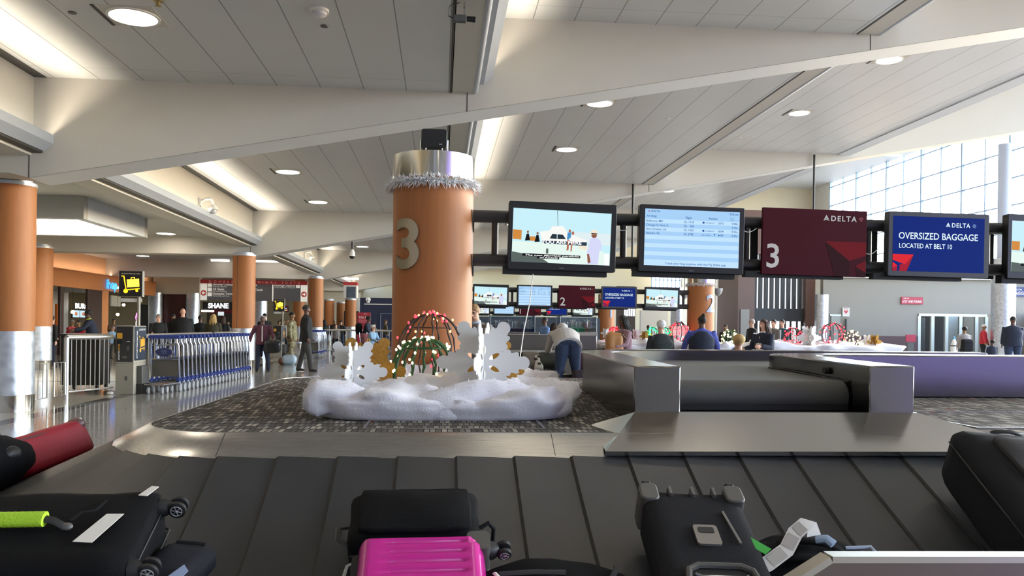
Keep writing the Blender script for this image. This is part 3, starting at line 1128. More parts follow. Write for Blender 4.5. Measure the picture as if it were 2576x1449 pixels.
def carousel(u0, u1, v0, v1, label, full=True, rc=.45, z=.8, wid=.95, zi=.715, drop=.42, top=None):
    """u0..v1 = extent of corner centres"""
    t = thing('baggage_carousel', label, 'carousel', ((u0 + u1) / 2, (v0 + v1) / 2, 0))
    P = loop_path(u0 - (u0 + u1) / 2, u1 - (u0 + u1) / 2, v0 - (v0 + v1) / 2, v1 - (v0 + v1) / 2)
    fine = loop_path(u0 - (u0 + u1) / 2, u1 - (u0 + u1) / 2, v0 - (v0 + v1) / 2, v1 - (v0 + v1) / 2, .5, 16)
    pt = lambda p, r, zz: (p[0] + p[2] * r, p[1] + p[3] * r, zz)
    isl = MB()
    isl.prism([pt(p, rc, z - .06) for p in fine], (0, 0, .06))
    isl.build('carpet_island', top or CARPET, t, smooth=0)
    f = MB()
    f.loft([[pt(p, r, zz) for p in fine] for r, zz in ((rc + .001, z - .06), (rc + .004, z + .004), (rc + .012, z + .004), (rc + .17, zi + .008), (rc + .185, zi - .01), (rc + .185, zi - .08))], cap=False)
    f.build('inner_fascia', FASC, t, smooth=30)
    for p in fine[::3]:
        if full and p[3] < -.99:
            j = MB()
            a, b2 = Vector(pt(p, rc + .012, z + .0045)), Vector(pt(p, rc + .17, zi + .0085))
            sd = Vector((-p[3], p[2], 0)) * .0015
            j.add([a - sd, a + sd, b2 + sd, b2 - sd], [(0, 1, 2, 3)])
            j.build('fascia_joint', DARK, t, smooth=0, normals=False)
    ri, ro = rc + .175, rc + .175 + wid
    zo = zi - drop
    bl = MB()
    n = len(P)
    for i in range(n):
        a, b2 = P[i], P[(i + 1) % n]
        st = 5
        q = []
        for k in range(st + 1):
            w = (0, .24, .48, .72, .955, 1.0)[k]
            cc = [a[m] + (b2[m] - a[m]) * w for m in range(4)]
            L = math.hypot(cc[2], cc[3])
            cc[2] /= L
            cc[3] /= L
            q.append(cc)
        lift = [.0, .0015, .004, .0065, .009, .002]
        rings = 5
        bl.mi = 0
        vs, fs = [], []
        for m in range(rings + 1):
            r = ri + (ro - ri) * m / rings
            zz = zi - drop * m / rings - .01 * math.sin(PI * m / rings)
            for k in range(st + 1):
                crown = .0
                vs.append(pt(q[k], r, zz + lift[k] + crown))
        for m in range(rings):
            for k in range(st - 1):
                o = m * (st + 1) + k
                fs.append((o, o + 1, o + st + 2, o + st + 1))
        bl.add(vs, fs)
        bl.mi = 1
        bl.add(vs, [(m * (st + 1) + st - 1, m * (st + 1) + st, m * (st + 1) + 2 * st + 1, m * (st + 1) + 2 * st) for m in range(rings)])
        bl.mi = 1
        e = []
        for m in range(rings + 1):
            r = ri + (ro - ri) * m / rings
            zz = zi - drop * m / rings - .01 * math.sin(PI * m / rings)
            e += [pt(q[0], r, zz + .001), pt(q[0], r, zz - .012)]
        bl.add(e, [(2 * m, 2 * m + 1, 2 * m + 3, 2 * m + 2) for m in range(rings)])
    bl.build('plate_belt', [RUBBER, SEAM], t, smooth=30, normals=False)
    s = MB()
    s.loft([[pt(p, r, zz) for p in fine] for r, zz in ((ro - .02, zo - .03), (ro + .05, zo - .02), (ro + .06, zo - .06), (ro + .06, .1), (ro + .0, .1), (ro + .0, 0.0))], cap=False)
    s.build('outer_skirt', STEELH, t, smooth=30)
    return t


car = carousel(-.96, 4.95, 4.23, 7.35, 'large steel carousel with carpeted island and sloping black belt, nearest to us')
# access hatches in the carpet
for u0, u1, v0, v1 in ((2.78, 4.2, 4.0, 4.75), (-.35, .5, 3.93, 4.28)):
    ox, oy = car.location.x, car.location.y
    o = MB().box(u0 - ox, u1 - ox, v0 - oy, v1 - oy, .8, .803).build('access_hatch', CARPET, car, smooth=0)
    b = MB()
    b.add([(x - ox, y - oy, zz) for x, y, zz in ((u0 - .014, v0 - .014, .8005), (u1 + .014, v0 - .014, .8005), (u1 + .014, v1 + .014, .8005), (u0 - .014, v1 + .014, .8005), (u0, v0, .806), (u1, v0, .806), (u1, v1, .806), (u0, v1, .806), (u0 - .014, v0 - .014, .806), (u1 + .014, v0 - .014, .806), (u1 + .014, v1 + .014, .806), (u0 - .014, v1 + .014, .806))],
          [(0, 1, 9, 8), (1, 2, 10, 9), (2, 3, 11, 10), (3, 0, 8, 11), (8, 9, 5, 4), (9, 10, 6, 5), (10, 11, 7, 6), (11, 8, 4, 7)])
    b.build('steel_rim', STEEL, o, smooth=0)

# ---- feed chute with curved walls
feed = thing('feed_chute', 'steel walled feed conveyor with sloping chute plate on the near carousel', 'conveyor', (1.8, 4.25, .8))
O = Vector((1.8, 4.25, .8))
KF = .945                                            # chute stands this much nearer
def kz(z):
    return HC - (HC - z) * KF
ZW = kz(1.095)



def arc_pts(c, r, a0, a1, n=14):
    return [(c[0] + r * math.cos(math.radians(a0 + (a1 - a0) * k / n)), c[1] + r * math.sin(math.radians(a0 + (a1 - a0) * k / n))) for k in range(n + 1)]


def wallmesh(outer, inner, z0, z1):
    b = MB()
    n = len(outer)
    rings = []
    for i in range(n):
        a, c = Vector(outer[i] + (0,)) * KF, Vector(inner[i] + (0,)) * KF
        rings.append([a + Vector((0, 0, z0)) - O, c + Vector((0, 0, z0)) - O, c + Vector((0, 0, z1)) - O, a + Vector((0, 0, z1)) - O])
    b.loft(rings, cap=True)
    return b


# outer wall: comes back from the chute, curves to the right along the island's back edge
out = [(1.03, 4.27), (1.09, 5.3), (1.16, 6.35)] + arc_pts((2.32, 6.5), 1.16, 180, 95, 16) + [(3.2, 7.72), (5.3, 7.74)]
inn = [(1.285, 4.27), (1.34, 5.3), (1.41, 6.35)] + arc_pts((2.32, 6.5), .92, 180, 95, 16) + [(3.2, 7.47), (5.3, 7.49)]
SWALL = steel_mat('wall_steel', '#716f6c', .18, (120, 120, 1.5))
wallmesh(out, inn, .801, ZW).build('outer_wall', SWALL, feed, bevel=.008)
out = [(2.60, 4.27), (2.72, 5.2), (2.8, 5.8)] + arc_pts((3.15, 5.78), .35, 172, 95, 8) + [(3.6, 6.14), (5.3, 6.16)]
inn = [(2.34, 4.27), (2.45, 5.2), (2.52, 5.85)] + arc_pts((3.12, 5.9), .62, 178, 98, 8) + [(3.6, 6.53), (5.3, 6.55)]
wallmesh(out, inn, .801, ZW + .01).build('inner_wall', SWALL, feed, bevel=.008)
# feed belt between the walls
b = MB()
path_o = [(1.285, 4.62), (1.34, 5.3), (1.42, 6.35)] + arc_pts((2.32, 6.5), .93, 180, 95, 16) + [(3.2, 7.48), (5.3, 7.5)]
path_i = [(2.36, 4.62), (2.45, 5.2), (2.5, 5.85)] + arc_pts((3.12, 5.9), .63, 178, 98, 16) + [(3.6, 6.52), (5.3, 6.54)]
ZB = 1.0
def SC3(v):
    v = Vector(v)
    return Vector((v.x * KF, v.y * KF, kz(v.z))) - O
vs = []
for a, c in zip(path_o, path_i):
    vs += [SC3((a[0], a[1], ZB)), SC3((c[0], c[1], ZB))]
b.add(vs, [(2 * i, 2 * i + 1, 2 * i + 3, 2 * i + 2) for i in range(len(path_o) - 1)])
dr = [(4.62 - .09 * math.sin(math.radians(a)), ZB - .09 + .09 * math.cos(math.radians(a))) for a in range(0, 181, 15)]
vs = []
for y, z in dr:
    vs += [SC3((1.285, y, z)), SC3((2.36, y, z))]
b.add(vs, [(2 * i, 2 * i + 1, 2 * i + 3, 2 * i + 2) for i in range(len(dr) - 1)])
b.build('feed_belt', M('feed_belt_rubber', '#4a4a48', .55, nz=.1, ns=8), feed, smooth=40, normals=False)
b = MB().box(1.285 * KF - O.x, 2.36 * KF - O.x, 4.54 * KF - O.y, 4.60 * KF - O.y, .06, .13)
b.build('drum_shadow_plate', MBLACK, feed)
MB().cyl(SC3((2.385, 4.9, 1.045)), SC3((2.42, 4.9, 1.045)), .02, n=14).build('photo_eye', MBLACK, feed)
tr = MB()
tr.tube([SC3((2.365, 4.55, 1.0)), SC3((2.43, 5.2, 1.005)), SC3((2.50, 5.8, 1.01))], .007, 6)
tr.build('rubber_trim', MBLACK, feed)
MB().box(1.285 * KF - O.x, 1.33 * KF - O.x, 4.5 * KF - O.y, 4.62 * KF - O.y, .19, .212).build('belt_bracket', CHROME, feed)
# chute plate
a, bq, c, d = SC3((1.03, 4.24, .853)) + O, SC3((2.60, 4.24, .853)) + O, Vector((2.86, 3.56, .745)), Vector((.74, 3.585, .745))
e, g = Vector((.77, 4.1, .803)), Vector((2.66, 3.98, .803))
q = MB()
P_ = [p - O for p in (a, bq, c, d, e, g)]
q.add(P_, [(0, 3, 2, 1), (0, 4, 3), (1, 2, 5)])
up, uq = a - O + Vector((0, .04, 0)), bq - O + Vector((0, .04, 0))
q.add([P_[0], P_[1], uq, up], [(0, 1, 2, 3)])
th = Vector((0, .01, -.02))
q.add([P_[3], P_[2], P_[2] + th, P_[3] + th], [(0, 1, 2, 3)])
q.build('chute_plate', steel_mat('chute_steel', '#cfcdc9', .18, (1, 200, 200)), feed, smooth=0, normals=False)

# steel divider panel at the lower right, close to us
t = thing('divider_panel', 'steel divider panel with a chamfered corner at the lower right', 'panel', (1.6, 1.75, 0))
def dp(x, y):
    p = at_v(x, y, 1.75)
    return (p.x - 1.6, p.z)
pr = [dp(1960, 1500), dp(2095, 1414), dp(2700, 1414), (dp(2700, 1414)[0], 0), (dp(1960, 1500)[0], 0)]
MB().prism([(p[0], .004, p[1]) for p in pr], (0, .018, 0)).build('plate', steel_mat('brown_steel', '#7b716a', .35, (1, 60, 60)), t, smooth=0)
b = MB()
for p, q2 in ((pr[0], pr[1]), (pr[1], pr[2])):
    dv = Vector((q2[0] - p[0], 0, q2[1] - p[1])).normalized()
    nn = Vector((-dv.z, 0, dv.x)) * .012
    A, B = Vector((p[0], 0, p[1])), Vector((q2[0], 0, q2[1]))
    b.prism([A - nn * .2 , B - nn * .2, B + nn, A + nn], (0, .045, 0))
b.build('edge_rim', STEELH, t, smooth=0)
# ------------------------------------------------------------------ cotton snow, paper snowflakes, wire light domes
COTTON = M('cotton_wadding', '#f0eef2', 0.95, nz=.03, ns=9, bump=.35, bs=150, spec=.1, sheen=.3, sss=.15)


def fbm(x, y, z, o=4):
    s, a, f = 0, 1, 1
    for i in range(o):
        s += a * noise.noise(Vector((x * f, y * f, z * f)))
        a *= .5
        f *= 2.1
    return s


def snow(name, label, cu, cv, z, hw, hd, hh, nu=150, nv=34, seed=0, amp=1.0, hole=None, fib=5000, ex=5.0):
    """lumpy wadding mound: rounded-rectangle plan, bulging sides"""
    b = MB()
    rings = []
    vs = []
    for j in range(nv + 1):
        w = j / nv
        if w < .55:                                   # side: from the carpet up to the shoulder
            k = w / .55
            ang = k * PI / 2 * 1.0
            rr = 1.0 + .05 * math.sin(k * PI) - .10 * k ** 3
            zz = hh * (.02 + .86 * math.sin(ang) ** .8)
        else:
            k = (w - .55) / .45
            rr = .90 * (1 - k) ** .9
            zz = hh * (.88 + .12 * math.sin(k * PI / 2))
        ring = []
        for i in range(nu):
            a = 2 * PI * i / nu
            c, s = math.cos(a), math.sin(a)
            q = (abs(c) ** ex + abs(s) ** ex) ** (-1 / ex)
            x, y = hw * q * c * rr, hd * q * s * rr
            ox, oy, oz = c, s, 0.35
            if w >= .55:
                ox, oy, oz = 0, 0, 1
            n = fbm(x * 3.2 + seed, y * 3.2, zz * 4 + seed, 4) * .085 * amp + fbm(x * 11, y * 11 + seed, zz * 11, 3) * .016
            crest = 0.0
            if w > .3:
                crest = .05 * amp * fbm(x * 1.7 + 9 + seed, y * 1.7, 3, 2)
            n *= min(1, .25 + w * 3)
            ring.append((x + ox * n, y + oy * n, max(.002, zz + oz * n + crest)))
        rings.append(ring)
    b.loft(rings, cap=True)
    nb = len(b.v)
    rnd = random.Random(seed + 4)
    for f in range(fib):                              # loose fibres standing off the surface
        j = rnd.randrange(2, nv - 2)
        i = rnd.randrange(nu)
        p = Vector(rings[j][i])
        d = Vector((rnd.uniform(-1, 1), rnd.uniform(-1, 1), rnd.uniform(-.4, 1)))
        out = Vector((p.x / hw, p.y / hd, .5)).normalized()
        d = (d * .8 + out).normalized()
        L = rnd.uniform(.01, .03)
        sd = d.orthogonal().normalized() * .0005
        b.add([p - sd - out * .004, p + sd - out * .004, p + d * L], [(0, 1, 2)])
    o = b.build(name, COTTON, smooth=180, loc=(cu, cv, z), normals=False)
    return tag(o, label, 'decoration')


snow('cotton_snow', 'wide lumpy bank of white cotton wadding around column 3', .02, 5.62, .8, .74, 1.38, .175, 170, 40, 2, 1.0, fib=14000)
# front bolster folds, rolled wadding along the front and right edges
bo = MB()
ptsF = []
for k in range(41):
    w = k / 40
    ptsF.append((-.70 + 1.42 * w, 4.30 + .10 * math.sin(w * 9) * .3 + .12 * w * w, .885 + .02 * math.sin(w * 11 + 1)))
n_ = 28
rings = []
for k, p in enumerate(ptsF):
    w = k / 40
    R = (.088 + .012 * math.sin(w * 7 + 2)) * (min(1, (w + .02) * 14) ** .5) * (min(1, (1.02 - w) * 14) ** .5)
    ring = []
    for m in range(n_):
        a = 2 * PI * m / n_
        y, z = math.cos(a) * R * .9, math.sin(a) * R
        d = fbm(p[0] * 3.2 + 1, p[1] + y * 3 + 8, p[2] * 2 + z * 4, 4) * .07 + fbm(p[0] * 14, y * 14, z * 14, 2) * .012
        ring.append((p[0], p[1] + y * (1 + d * 8), max(.803, p[2] + z * (1 + d * 8))))
    rings.append(ring)
bo.loft(rings, cap=True)
rnd = random.Random(8)
for f in range(7000):
    r_ = rings[rnd.randrange(41)]
    p = Vector(r_[rnd.randrange(n_)])
    d = Vector((rnd.uniform(-1, 1), rnd.uniform(-1.2, .4), rnd.uniform(-.4, 1))).normalized()
    sd = d.orthogonal().normalized() * .0006
    bo.add([p - sd, p + sd, p + d * rnd.uniform(.008, .024)], [(0, 1, 2)])
tag(bo.build('cotton_roll', COTTON, smooth=180, normals=False), 'rolled white cotton wadding along the front edge of the snow bank', 'decoration')

PAPER = M('white_card', '#e4e3e0', .6, nz=.02, ns=6)
GOLD, nt, bb = nodes('gold_glitter')
vec, X_, Y_, Z_ = sepxyz(nt)
vo = nt.nodes.new('ShaderNodeTexVoronoi')
vo.inputs['Scale'].default_value = 260
nt.links.new(vec, vo.inputs['Vector'])
nt.links.new(nmix(nt, vo.outputs['Color'], rgba('#8a6322'), rgba('#c99a44')), bb.inputs['Base Color'])
bb.inputs['Metallic'].default_value = .6
bb.inputs['Roughness'].default_value = .45


def flake_panel(R, th=.006, arms=6, holes=True, rot=90, half=None):
    """card snowflake cut from sheet: lobed arms and almond cut-outs; returns (verts, faces) in XZ"""
    # one arm outline (along +x), right side; mirrored
    side = [(.40, .225), (.50, .285), (.58, .27), (.60, .215), (.66, .22), (.72, .235), (.77, .205), (.765, .155), (.80, .135), (.88, .145), (.96, .105), (.995, .045), (1.0, 0)]
    def smooth(P):
        Q = []
        for i in range(len(P) - 1):
            p0, p1, p2, p3 = P[max(0, i - 1)], P[i], P[i + 1], P[min(len(P) - 1, i + 2)]
            for k in range(4):
                t = k / 4
                Q.append(tuple(.5 * (2 * p1[m] + (p2[m] - p0[m]) * t + (2 * p0[m] - 5 * p1[m] + 4 * p2[m] - p3[m]) * t * t + (3 * p1[m] - p0[m] - 3 * p2[m] + p3[m]) * t ** 3) for m in (0, 1)))
        Q.append(P[-1])
        return Q
    sd = smooth(side)
    arm = [(x, -y) for x, y in sd] + [(x, y) for x, y in sd[::-1][1:]]
    out = []
    for i in range(arms):
        a = math.radians(rot + 360 * i / arms)
        out += [(R * (x * math.cos(a) - y * math.sin(a)), R * (x * math.sin(a) + y * math.cos(a))) for x, y in arm]
    loops = [out]
    if holes:
        for i in range(arms):
            a = math.radians(rot + 360 * (i + .5) / arms)
            P = []
            for k in range(16):
                t = 2 * PI * k / 16
                x = .27 + .125 * math.cos(t)
                y = .05 * math.sin(t) * abs(math.sin(t)) ** .3
                P.append((R * (x * math.cos(a) - y * math.sin(a)), R * (x * math.sin(a) + y * math.cos(a))))
            loops.append(P)
    # fan triangulation sector by sector through Blender's polygon tessellator (holes supported)
    from mathutils.geometry import delaunay_2d_cdt
    pts, faces, n0 = [], [], 0
    for L in loops:
        pts += [Vector(p) for p in L]
        faces.append(list(range(n0, n0 + len(L))))
        n0 += len(L)
    edges = [(f[k], f[(k + 1) % len(f)]) for f in faces for k in range(len(f))]
    vo_, eo, fo, _, _, _ = delaunay_2d_cdt(pts, edges, [], 2, 1e-6)
    def inside(p, L):
        c = False
        for k in range(len(L)):
            x1, y1 = L[k]
            x2, y2 = L[k - 1]
            if (y1 > p[1]) != (y2 > p[1]) and p[0] < (x2 - x1) * (p[1] - y1) / (y2 - y1) + x1:
                c = not c
        return c
    tri = []
    for f in fo:
        cx = sum(vo_[k][0] for k in f) / len(f)
        cy = sum(vo_[k][1] for k in f) / len(f)
        if inside((cx, cy), loops[0]) and not any(inside((cx, cy), L) for L in loops[1:]):
            tri.append(tuple(f))
    n = len(vo_)
    vs = [(p[0], -th / 2, p[1]) for p in vo_] + [(p[0], th / 2, p[1]) for p in vo_]
    fs = tri + [tuple(n + k for k in f[::-1]) for f in tri]
    cnt = {}
    for f in tri:
        for k in range(len(f)):
            e_ = (f[k], f[(k + 1) % len(f)])
            cnt[tuple(sorted(e_))] = cnt.get(tuple(sorted(e_)), 0) + 1
    for f in tri:
        for k in range(len(f)):
            a, b_ = f[k], f[(k + 1) % len(f)]
            if cnt[tuple(sorted((a, b_)))] == 1:
                fs.append((a, b_, n + b_, n + a))
    return vs, fs


def flake(label, p, R, rz, mat, cross=True, tilt=0, rot=0):
    t = thing('paper_snowflake', label, 'snowflake', p)
    t.rotation_euler = (tilt, 0, rz)
    vs, fs = flake_panel(R, rot=rot)
    MB().add(vs, fs).build('card_panel', mat, t, smooth=0)
    if cross:
        for k in (79,):
            o = MB().add(*flake_panel(R * .98, rot=rot)).build('card_panel', mat, t, smooth=0)
            o.rotation_euler = (0, 0, math.radians(k))
    return t


flake('large white card snowflake in front of column 3, at the right', at_v(1216, 912, 4.62), .262, math.radians(-4), PAPER, rot=0)
flake('smaller white card snowflake at the left end of the cotton bank', at_v(887, 936, 4.55), .19, math.radians(4), PAPER, rot=0)
flake('gold glitter snowflake behind the smaller white one', at_v(925, 935, 4.95), .23, math.radians(12), GOLD, rot=0)
flake('gold glitter snowflake behind the large white one', at_v(1238, 930, 5.0), .20, math.radians(-10), GOLD, cross=False, rot=0)

# wire domes with fairy lights
WIRE = M('dark_brown_wire', '#2c2420', .6)
GARL = M('green_garland', '#2f5a35', .8, nz=.4, ns=160, bump=.8, bs=220)
BR = M('red_fairy_bulb', '#ff2a38', .3, emit=5.0)
BA = M('amber_fairy_bulb', '#ffb070', .3, emit=3.0)
BW = M('warm_fairy_bulb', '#ffe2a6', .3, emit=7.0)
BP = M('bulb_socket', '#1f2a20', .6)


def dome(label, p, R, H, ribs, wr, wmat, bmat, nb, seed, bm2=None, twist=0.0, br=.0065):
    t = thing('light_dome', label, 'light decoration', p)
    rnd = random.Random(seed)
    spots = []
    for i in range(ribs):
        a = 2 * PI * i / ribs + .2
        pts = []
        for k in range(15):
            w = k / 14
            rr = R * math.sin(w * PI / 2 * 1.06) ** .85
            zz = H * math.cos(w * PI / 2) ** .9 if w < 1 else 0
            aa = a + twist * w + .03 * math.sin(k * 2 + i)
            pts.append(Vector((rr * math.cos(aa), rr * math.sin(aa), zz)))
        MB().tube(pts, [wr * (1 + .25 * math.sin(k * 2.3 + i)) for k in range(15)], 6).build('rib', wmat, t)
        spots += [(q, a) for q in pts[1:]]
    MB().tube([(R * .55 * math.cos(k * PI / 8), R * .55 * math.sin(k * PI / 8), H * .80) for k in range(16)], wr * .6, 5, closed=True).build('hoop', wmat, t)
    b0 = None
    for i in range(nb):
        if i < nb * .16:
            q, a = Vector((rnd.uniform(-.05, .05), rnd.uniform(-.05, .05), H)), rnd.random() * 6
        else:
            q, a = spots[rnd.randrange(len(spots))]
        d = Vector((math.cos(a) + rnd.uniform(-.7, .7), math.sin(a) + rnd.uniform(-.7, .7), rnd.uniform(-.4, .8))).normalized()
        if b0 is None:
            m = MB()
            m.ball((0, 0, 0), (br, br, br * 1.35), 10, 7)
            b0 = m.build('bulb', bmat, t)
            o = b0
            alt = None
        else:
            o = b0.copy()
            COL.objects.link(o)
        o.location = q + d * .02
        o.parent = t
        if bm2 and i % 4 == 1:
            if alt is None:
                me = b0.data.copy()
                me.materials[0] = bm2
                alt = me
            o.data = alt
    return t


dome('arched dark wire dome with red fairy lights in front of column 3', (at_v(1084, 930, 5.28).x, 5.28, .93), .235, .44, 11, .0055, WIRE, BR, 64, 3, BA)
dome('green garland dome with warm white fairy lights inside the cotton bank', (at_v(1066, 940, 4.98).x, 4.98, .93), .20, .285, 9, .009, GARL, BW, 62, 5)
# ------------------------------------------------------------------ bags on the belt
BZ, BSL = .715, math.atan2(.42, .95)


def belt_at(u, t, lift=.015):
    """point on the front straight of the belt, t metres down from the inner edge (along the slope)"""
    return Vector((u, 3.605 - t * math.cos(BSL), BZ - t * math.sin(BSL) + lift))


NYL = M('black_nylon', '#0e0f11', .8, nz=.12, ns=60, bump=.3, bs=260, spec=.15)
NYL2 = M('charcoal_nylon', '#1f2023', .8, nz=.12, ns=50, bump=.3, bs=240, spec=.15)
NYL3 = M('dark_grey_nylon', '#2e2f31', .8, nz=.1, ns=50, bump=.3, bs=220)
RUB = M('tyre_rubber', '#151516', .6)
GREYP = M('grey_plastic', '#4f4e4b', .45)
DGREY = M('dark_grey_plastic', '#1b1c1d', .5)
LABEL = M('paper_label', '#e6e1d6', .7)
ZIP = M('zip_metal', '#8f9194', .35, metal=.8)


def soft_box(b, x0, x1, y0, y1, z0, z1, r=.05, puff=.015, n=9, seed=0):
    """puffed rounded box of subdivided faces"""
    cx, cy, cz = (x0 + x1) / 2, (y0 + y1) / 2, (z0 + z1) / 2
    hx, hy, hz = (x1 - x0) / 2, (y1 - y0) / 2, (z1 - z0) / 2
    def mp(p):
        q = Vector((p[0] * hx, p[1] * hy, p[2] * hz))
        rr = min(r, hx, hy, hz)
        inn = Vector((max(-hx + rr, min(hx - rr, q.x)), max(-hy + rr, min(hy - rr, q.y)), max(-hz + rr, min(hz - rr, q.z))))
        d = q - inn
        if d.length > 1e-6:
            q = inn + d.normalized() * rr
        pf = puff * (1 - p[0] ** 2) * (1 - p[1] ** 2) if abs(p[2]) > .99 else puff * .6
        k = fbm(q.x * 5 + seed, q.y * 5, q.z * 5 + seed, 3) * puff * .9
        nn = Vector((p[0] if abs(p[0]) > .99 else 0, p[1] if abs(p[1]) > .99 else 0, p[2] if abs(p[2]) > .99 else 0))
        if nn.length > 0:
            q += nn.normalized() * (pf * (1 if abs(p[2]) > .99 else .4) + k)
        return (cx + q.x, cy + q.y, cz + q.z)
    g = [-1 + 2 * i / n for i in range(n + 1)]
    idx, vs, fs = {}, [], []
    def vid(p):
        k = tuple(round(c, 5) for c in p)
        if k not in idx:
            idx[k] = len(vs)
            vs.append(mp(p))
        return idx[k]
    for ax in range(3):
        for sg in (-1, 1):
            for i in range(n):
                for j in range(n):
                    def P(a, c):
                        p = [0, 0, 0]
                        p[ax] = sg
                        p[(ax + 1) % 3] = a
                        p[(ax + 2) % 3] = c
                        return vid(p)
                    f = (P(g[i], g[j]), P(g[i + 1], g[j]), P(g[i + 1], g[j + 1]), P(g[i], g[j + 1]))
                    fs.append(f if sg > 0 else f[::-1])
    b.add(vs, fs)
    return b


def wheel(t, p, axis, r=.03, w=.022, rim=True, nm='wheel'):
    """wheel with spoked rim; axis is a unit vector"""
    ax = Vector(axis).normalized()
    p = Vector(p)
    o = MB().tube([p - ax * w / 2, p - ax * w * .35, p + ax * w * .35, p + ax * w / 2], [r * .82, r, r, r * .82], 20).build(nm, RUB, t)
    if rim:
        u = ax.orthogonal().normalized()
        v = ax.cross(u)
        b = MB()
        b.tube([p + ax * (w / 2 + .001) + (u * math.cos(k * PI / 10) + v * math.sin(k * PI / 10)) * r * .62 for k in range(20)], r * .06, 5, closed=True)
        for k in range(6):
            a = k * PI / 3
            dd = u * math.cos(a) + v * math.sin(a)
            b.tube([p + ax * (w / 2 + .001), p + ax * (w / 2 + .001) + dd * r * .62], r * .07, 5)
        b.ball(p + ax * (w / 2), r * .16, 8, 5)
        b.build('spoked_rim', M('rim_grey', '#b7b9bb', .35, metal=.7), o)
    return o


def caster(t, p, down, axis, r=.027):
    """housing with a twin wheel"""
    p, dn, ax = Vector(p), Vector(down).normalized(), Vector(axis).normalized()
    MB().tube([p - dn * .012, p + dn * .012, p + dn * .03], [.034, .03, .018], 14).build('caster_housing', DGREY, t)
    for s in (-1, 1):
        wheel(t, p + dn * .048 + ax * s * .016, ax * s, r, .018)


def handle(t, a, b_, up, r=.008, mat=None, nm='carry_handle', h=.03):
    a, b_, up = Vector(a), Vector(b_), Vector(up)
    pts = []
    for k in range(11):
        w = k / 10
        pts.append(a.lerp(b_, w) + up * h * (1 - abs(2 * w - 1) ** 3))
    return MB().tube(pts, [(r * 1.4, r * .7)] * 11, 8).build(nm, mat or DGREY, t)


def bag(label, p, rx=0, rz=0, name='suitcase', cat='suitcase', ry=0):
    t = thing(name, label, cat, p)
    t.rotation_mode = 'XYZ'
    t.matrix_world = Matrix.Translation(p) @ Matrix.Rotation(ry, 4, 'Y') @ Matrix.Rotation(rx, 4, 'X') @ Matrix.Rotation(rz, 4, 'Z')
    return t


# 1: big black case lying flat at lower left, casters pointing right
t = bag('large black suitcase lying flat at lower left with a lime handle wrap', belt_at(-1.36, .85), BSL, math.radians(1))
soft_box(MB(), -.42, .40, -.17, .25, .02, .25, .04, .008, 10, 1).build('body', NYL, t, smooth=180)
b = MB()
for z in (.08, .19):
    b.tube([(-.40, -.182, z), (.37, -.182, z), (.405, -.15, z), (.405, .23, z), (.37, .257, z)], .005, 6)
b.build('piping', DGREY, t)
for y in (-.12, .2):
    caster(t, (.41, y, .20), (1, 0, 0), (0, 1, 0), .031)
ho = MB().tube([(-.09, .02, .262), (-.07, .02, .285), (-.04, .022, .293), (.10, .024, .293), (.13, .022, .285), (.16, .02, .262)], [(.016, .008)] * 6, 8).build('carry_handle', DGREY, t)
b = MB()
b.tube([(-.045 + .15 * k / 14, .022 + .0, .292) for k in range(15)], [(.030 + .0016 * (k % 2), .021) for k in range(15)], 16)
o = b.build('handle_wrap', M('lime_neoprene', '#a9d62e', .7, bump=.4, bs=120), ho)
o['label'] = 'lime green ribbed handle wrap'
for x in (-.095, .165):
    MB().ball((x, .02, .262), (.022, .016, .012), 10, 6).build('handle_mount', GREYP, t)
MB().tube([(.17, .04, .27), (.19, .09, .268), (.23, .10, .266), (.24, .16, .262)], [(.007, .002)] * 4, 6).build('loose_strap', NYL2, t)
MB().prism([(.215, -.06, .264), (.275, -.065, .263), (.325, .08, .263), (.27, .08, .264)], (0, 0, .0015)).build('white_tag', LABEL, t, smooth=0)
MB().prism([(.335, .19, .258), (.365, .185, .258), (.385, .25, .25), (.36, .255, .25)], (0, 0, .002)).build('white_tag', LABEL, t, smooth=0)
# 1b: navy soft bag wedged against it
t = bag('navy soft bag wedged at the right of the large black suitcase', belt_at(-.88, .88), BSL, math.radians(-14), 'soft_bag', 'bag')
NAVY = M('navy_nylon', '#10141f', .75, nz=.12, ns=40, bump=.3, bs=200)
soft_box(MB(), -.10, .09, -.16, .17, .02, .12, .045, .012, 9, 5).build('body', NAVY, t, smooth=180)
MB().prism([(.03, -.12, .137), (.06, -.12, .134), (.075, 0, .135), (.05, .02, .139), (.03, -.04, .139)], (0, 0, .003)).build('pale_patch', M('pale_blue_patch', '#8d9cb8', .7), t, smooth=0)
handle(t, (-.05, .14, .12), (.05, .15, .12), (0, .02, .05), .006, NYL2)

# 2: black soft carry-on behind the pink one
t = bag('black soft carry-on suitcase lying behind the pink one', belt_at(-.08, .66), BSL, math.radians(1.5))
soft_box(MB(), -.235, .225, -.15, .13, .02, .20, .05, .012, 10, 7).build('body', NYL, t, smooth=180)
soft_box(MB(), -.19, .19, -.145, .08, .20, .235, .03, .012, 8, 3).build('front_pocket', NYL, t, smooth=180)
MB().tube([(-.225, -.153, .12), (.0, -.163, .125), (.215, -.153, .12)], .005, 6).build('piping', DGREY, t)
MB().tube([(-.23, -.12, .14), (-.265, -.10, .15), (-.27, -.04, .15), (-.235, -.02, .14)], [(.012, .005)] * 4, 8).build('side_handle', DGREY, t)
MB().tube([(.225, -.07, .16), (.255, -.06, .175), (.275, -.06, .15), (.272, -.065, .06), (.25, -.07, .03)], .008, 8).build('tow_strap', NYL2, t)
for x in (-.235, .235):
    MB().ball((x, -.15, .03), (.028, .03, .03), 10, 6).build('corner_guard', DGREY, t)

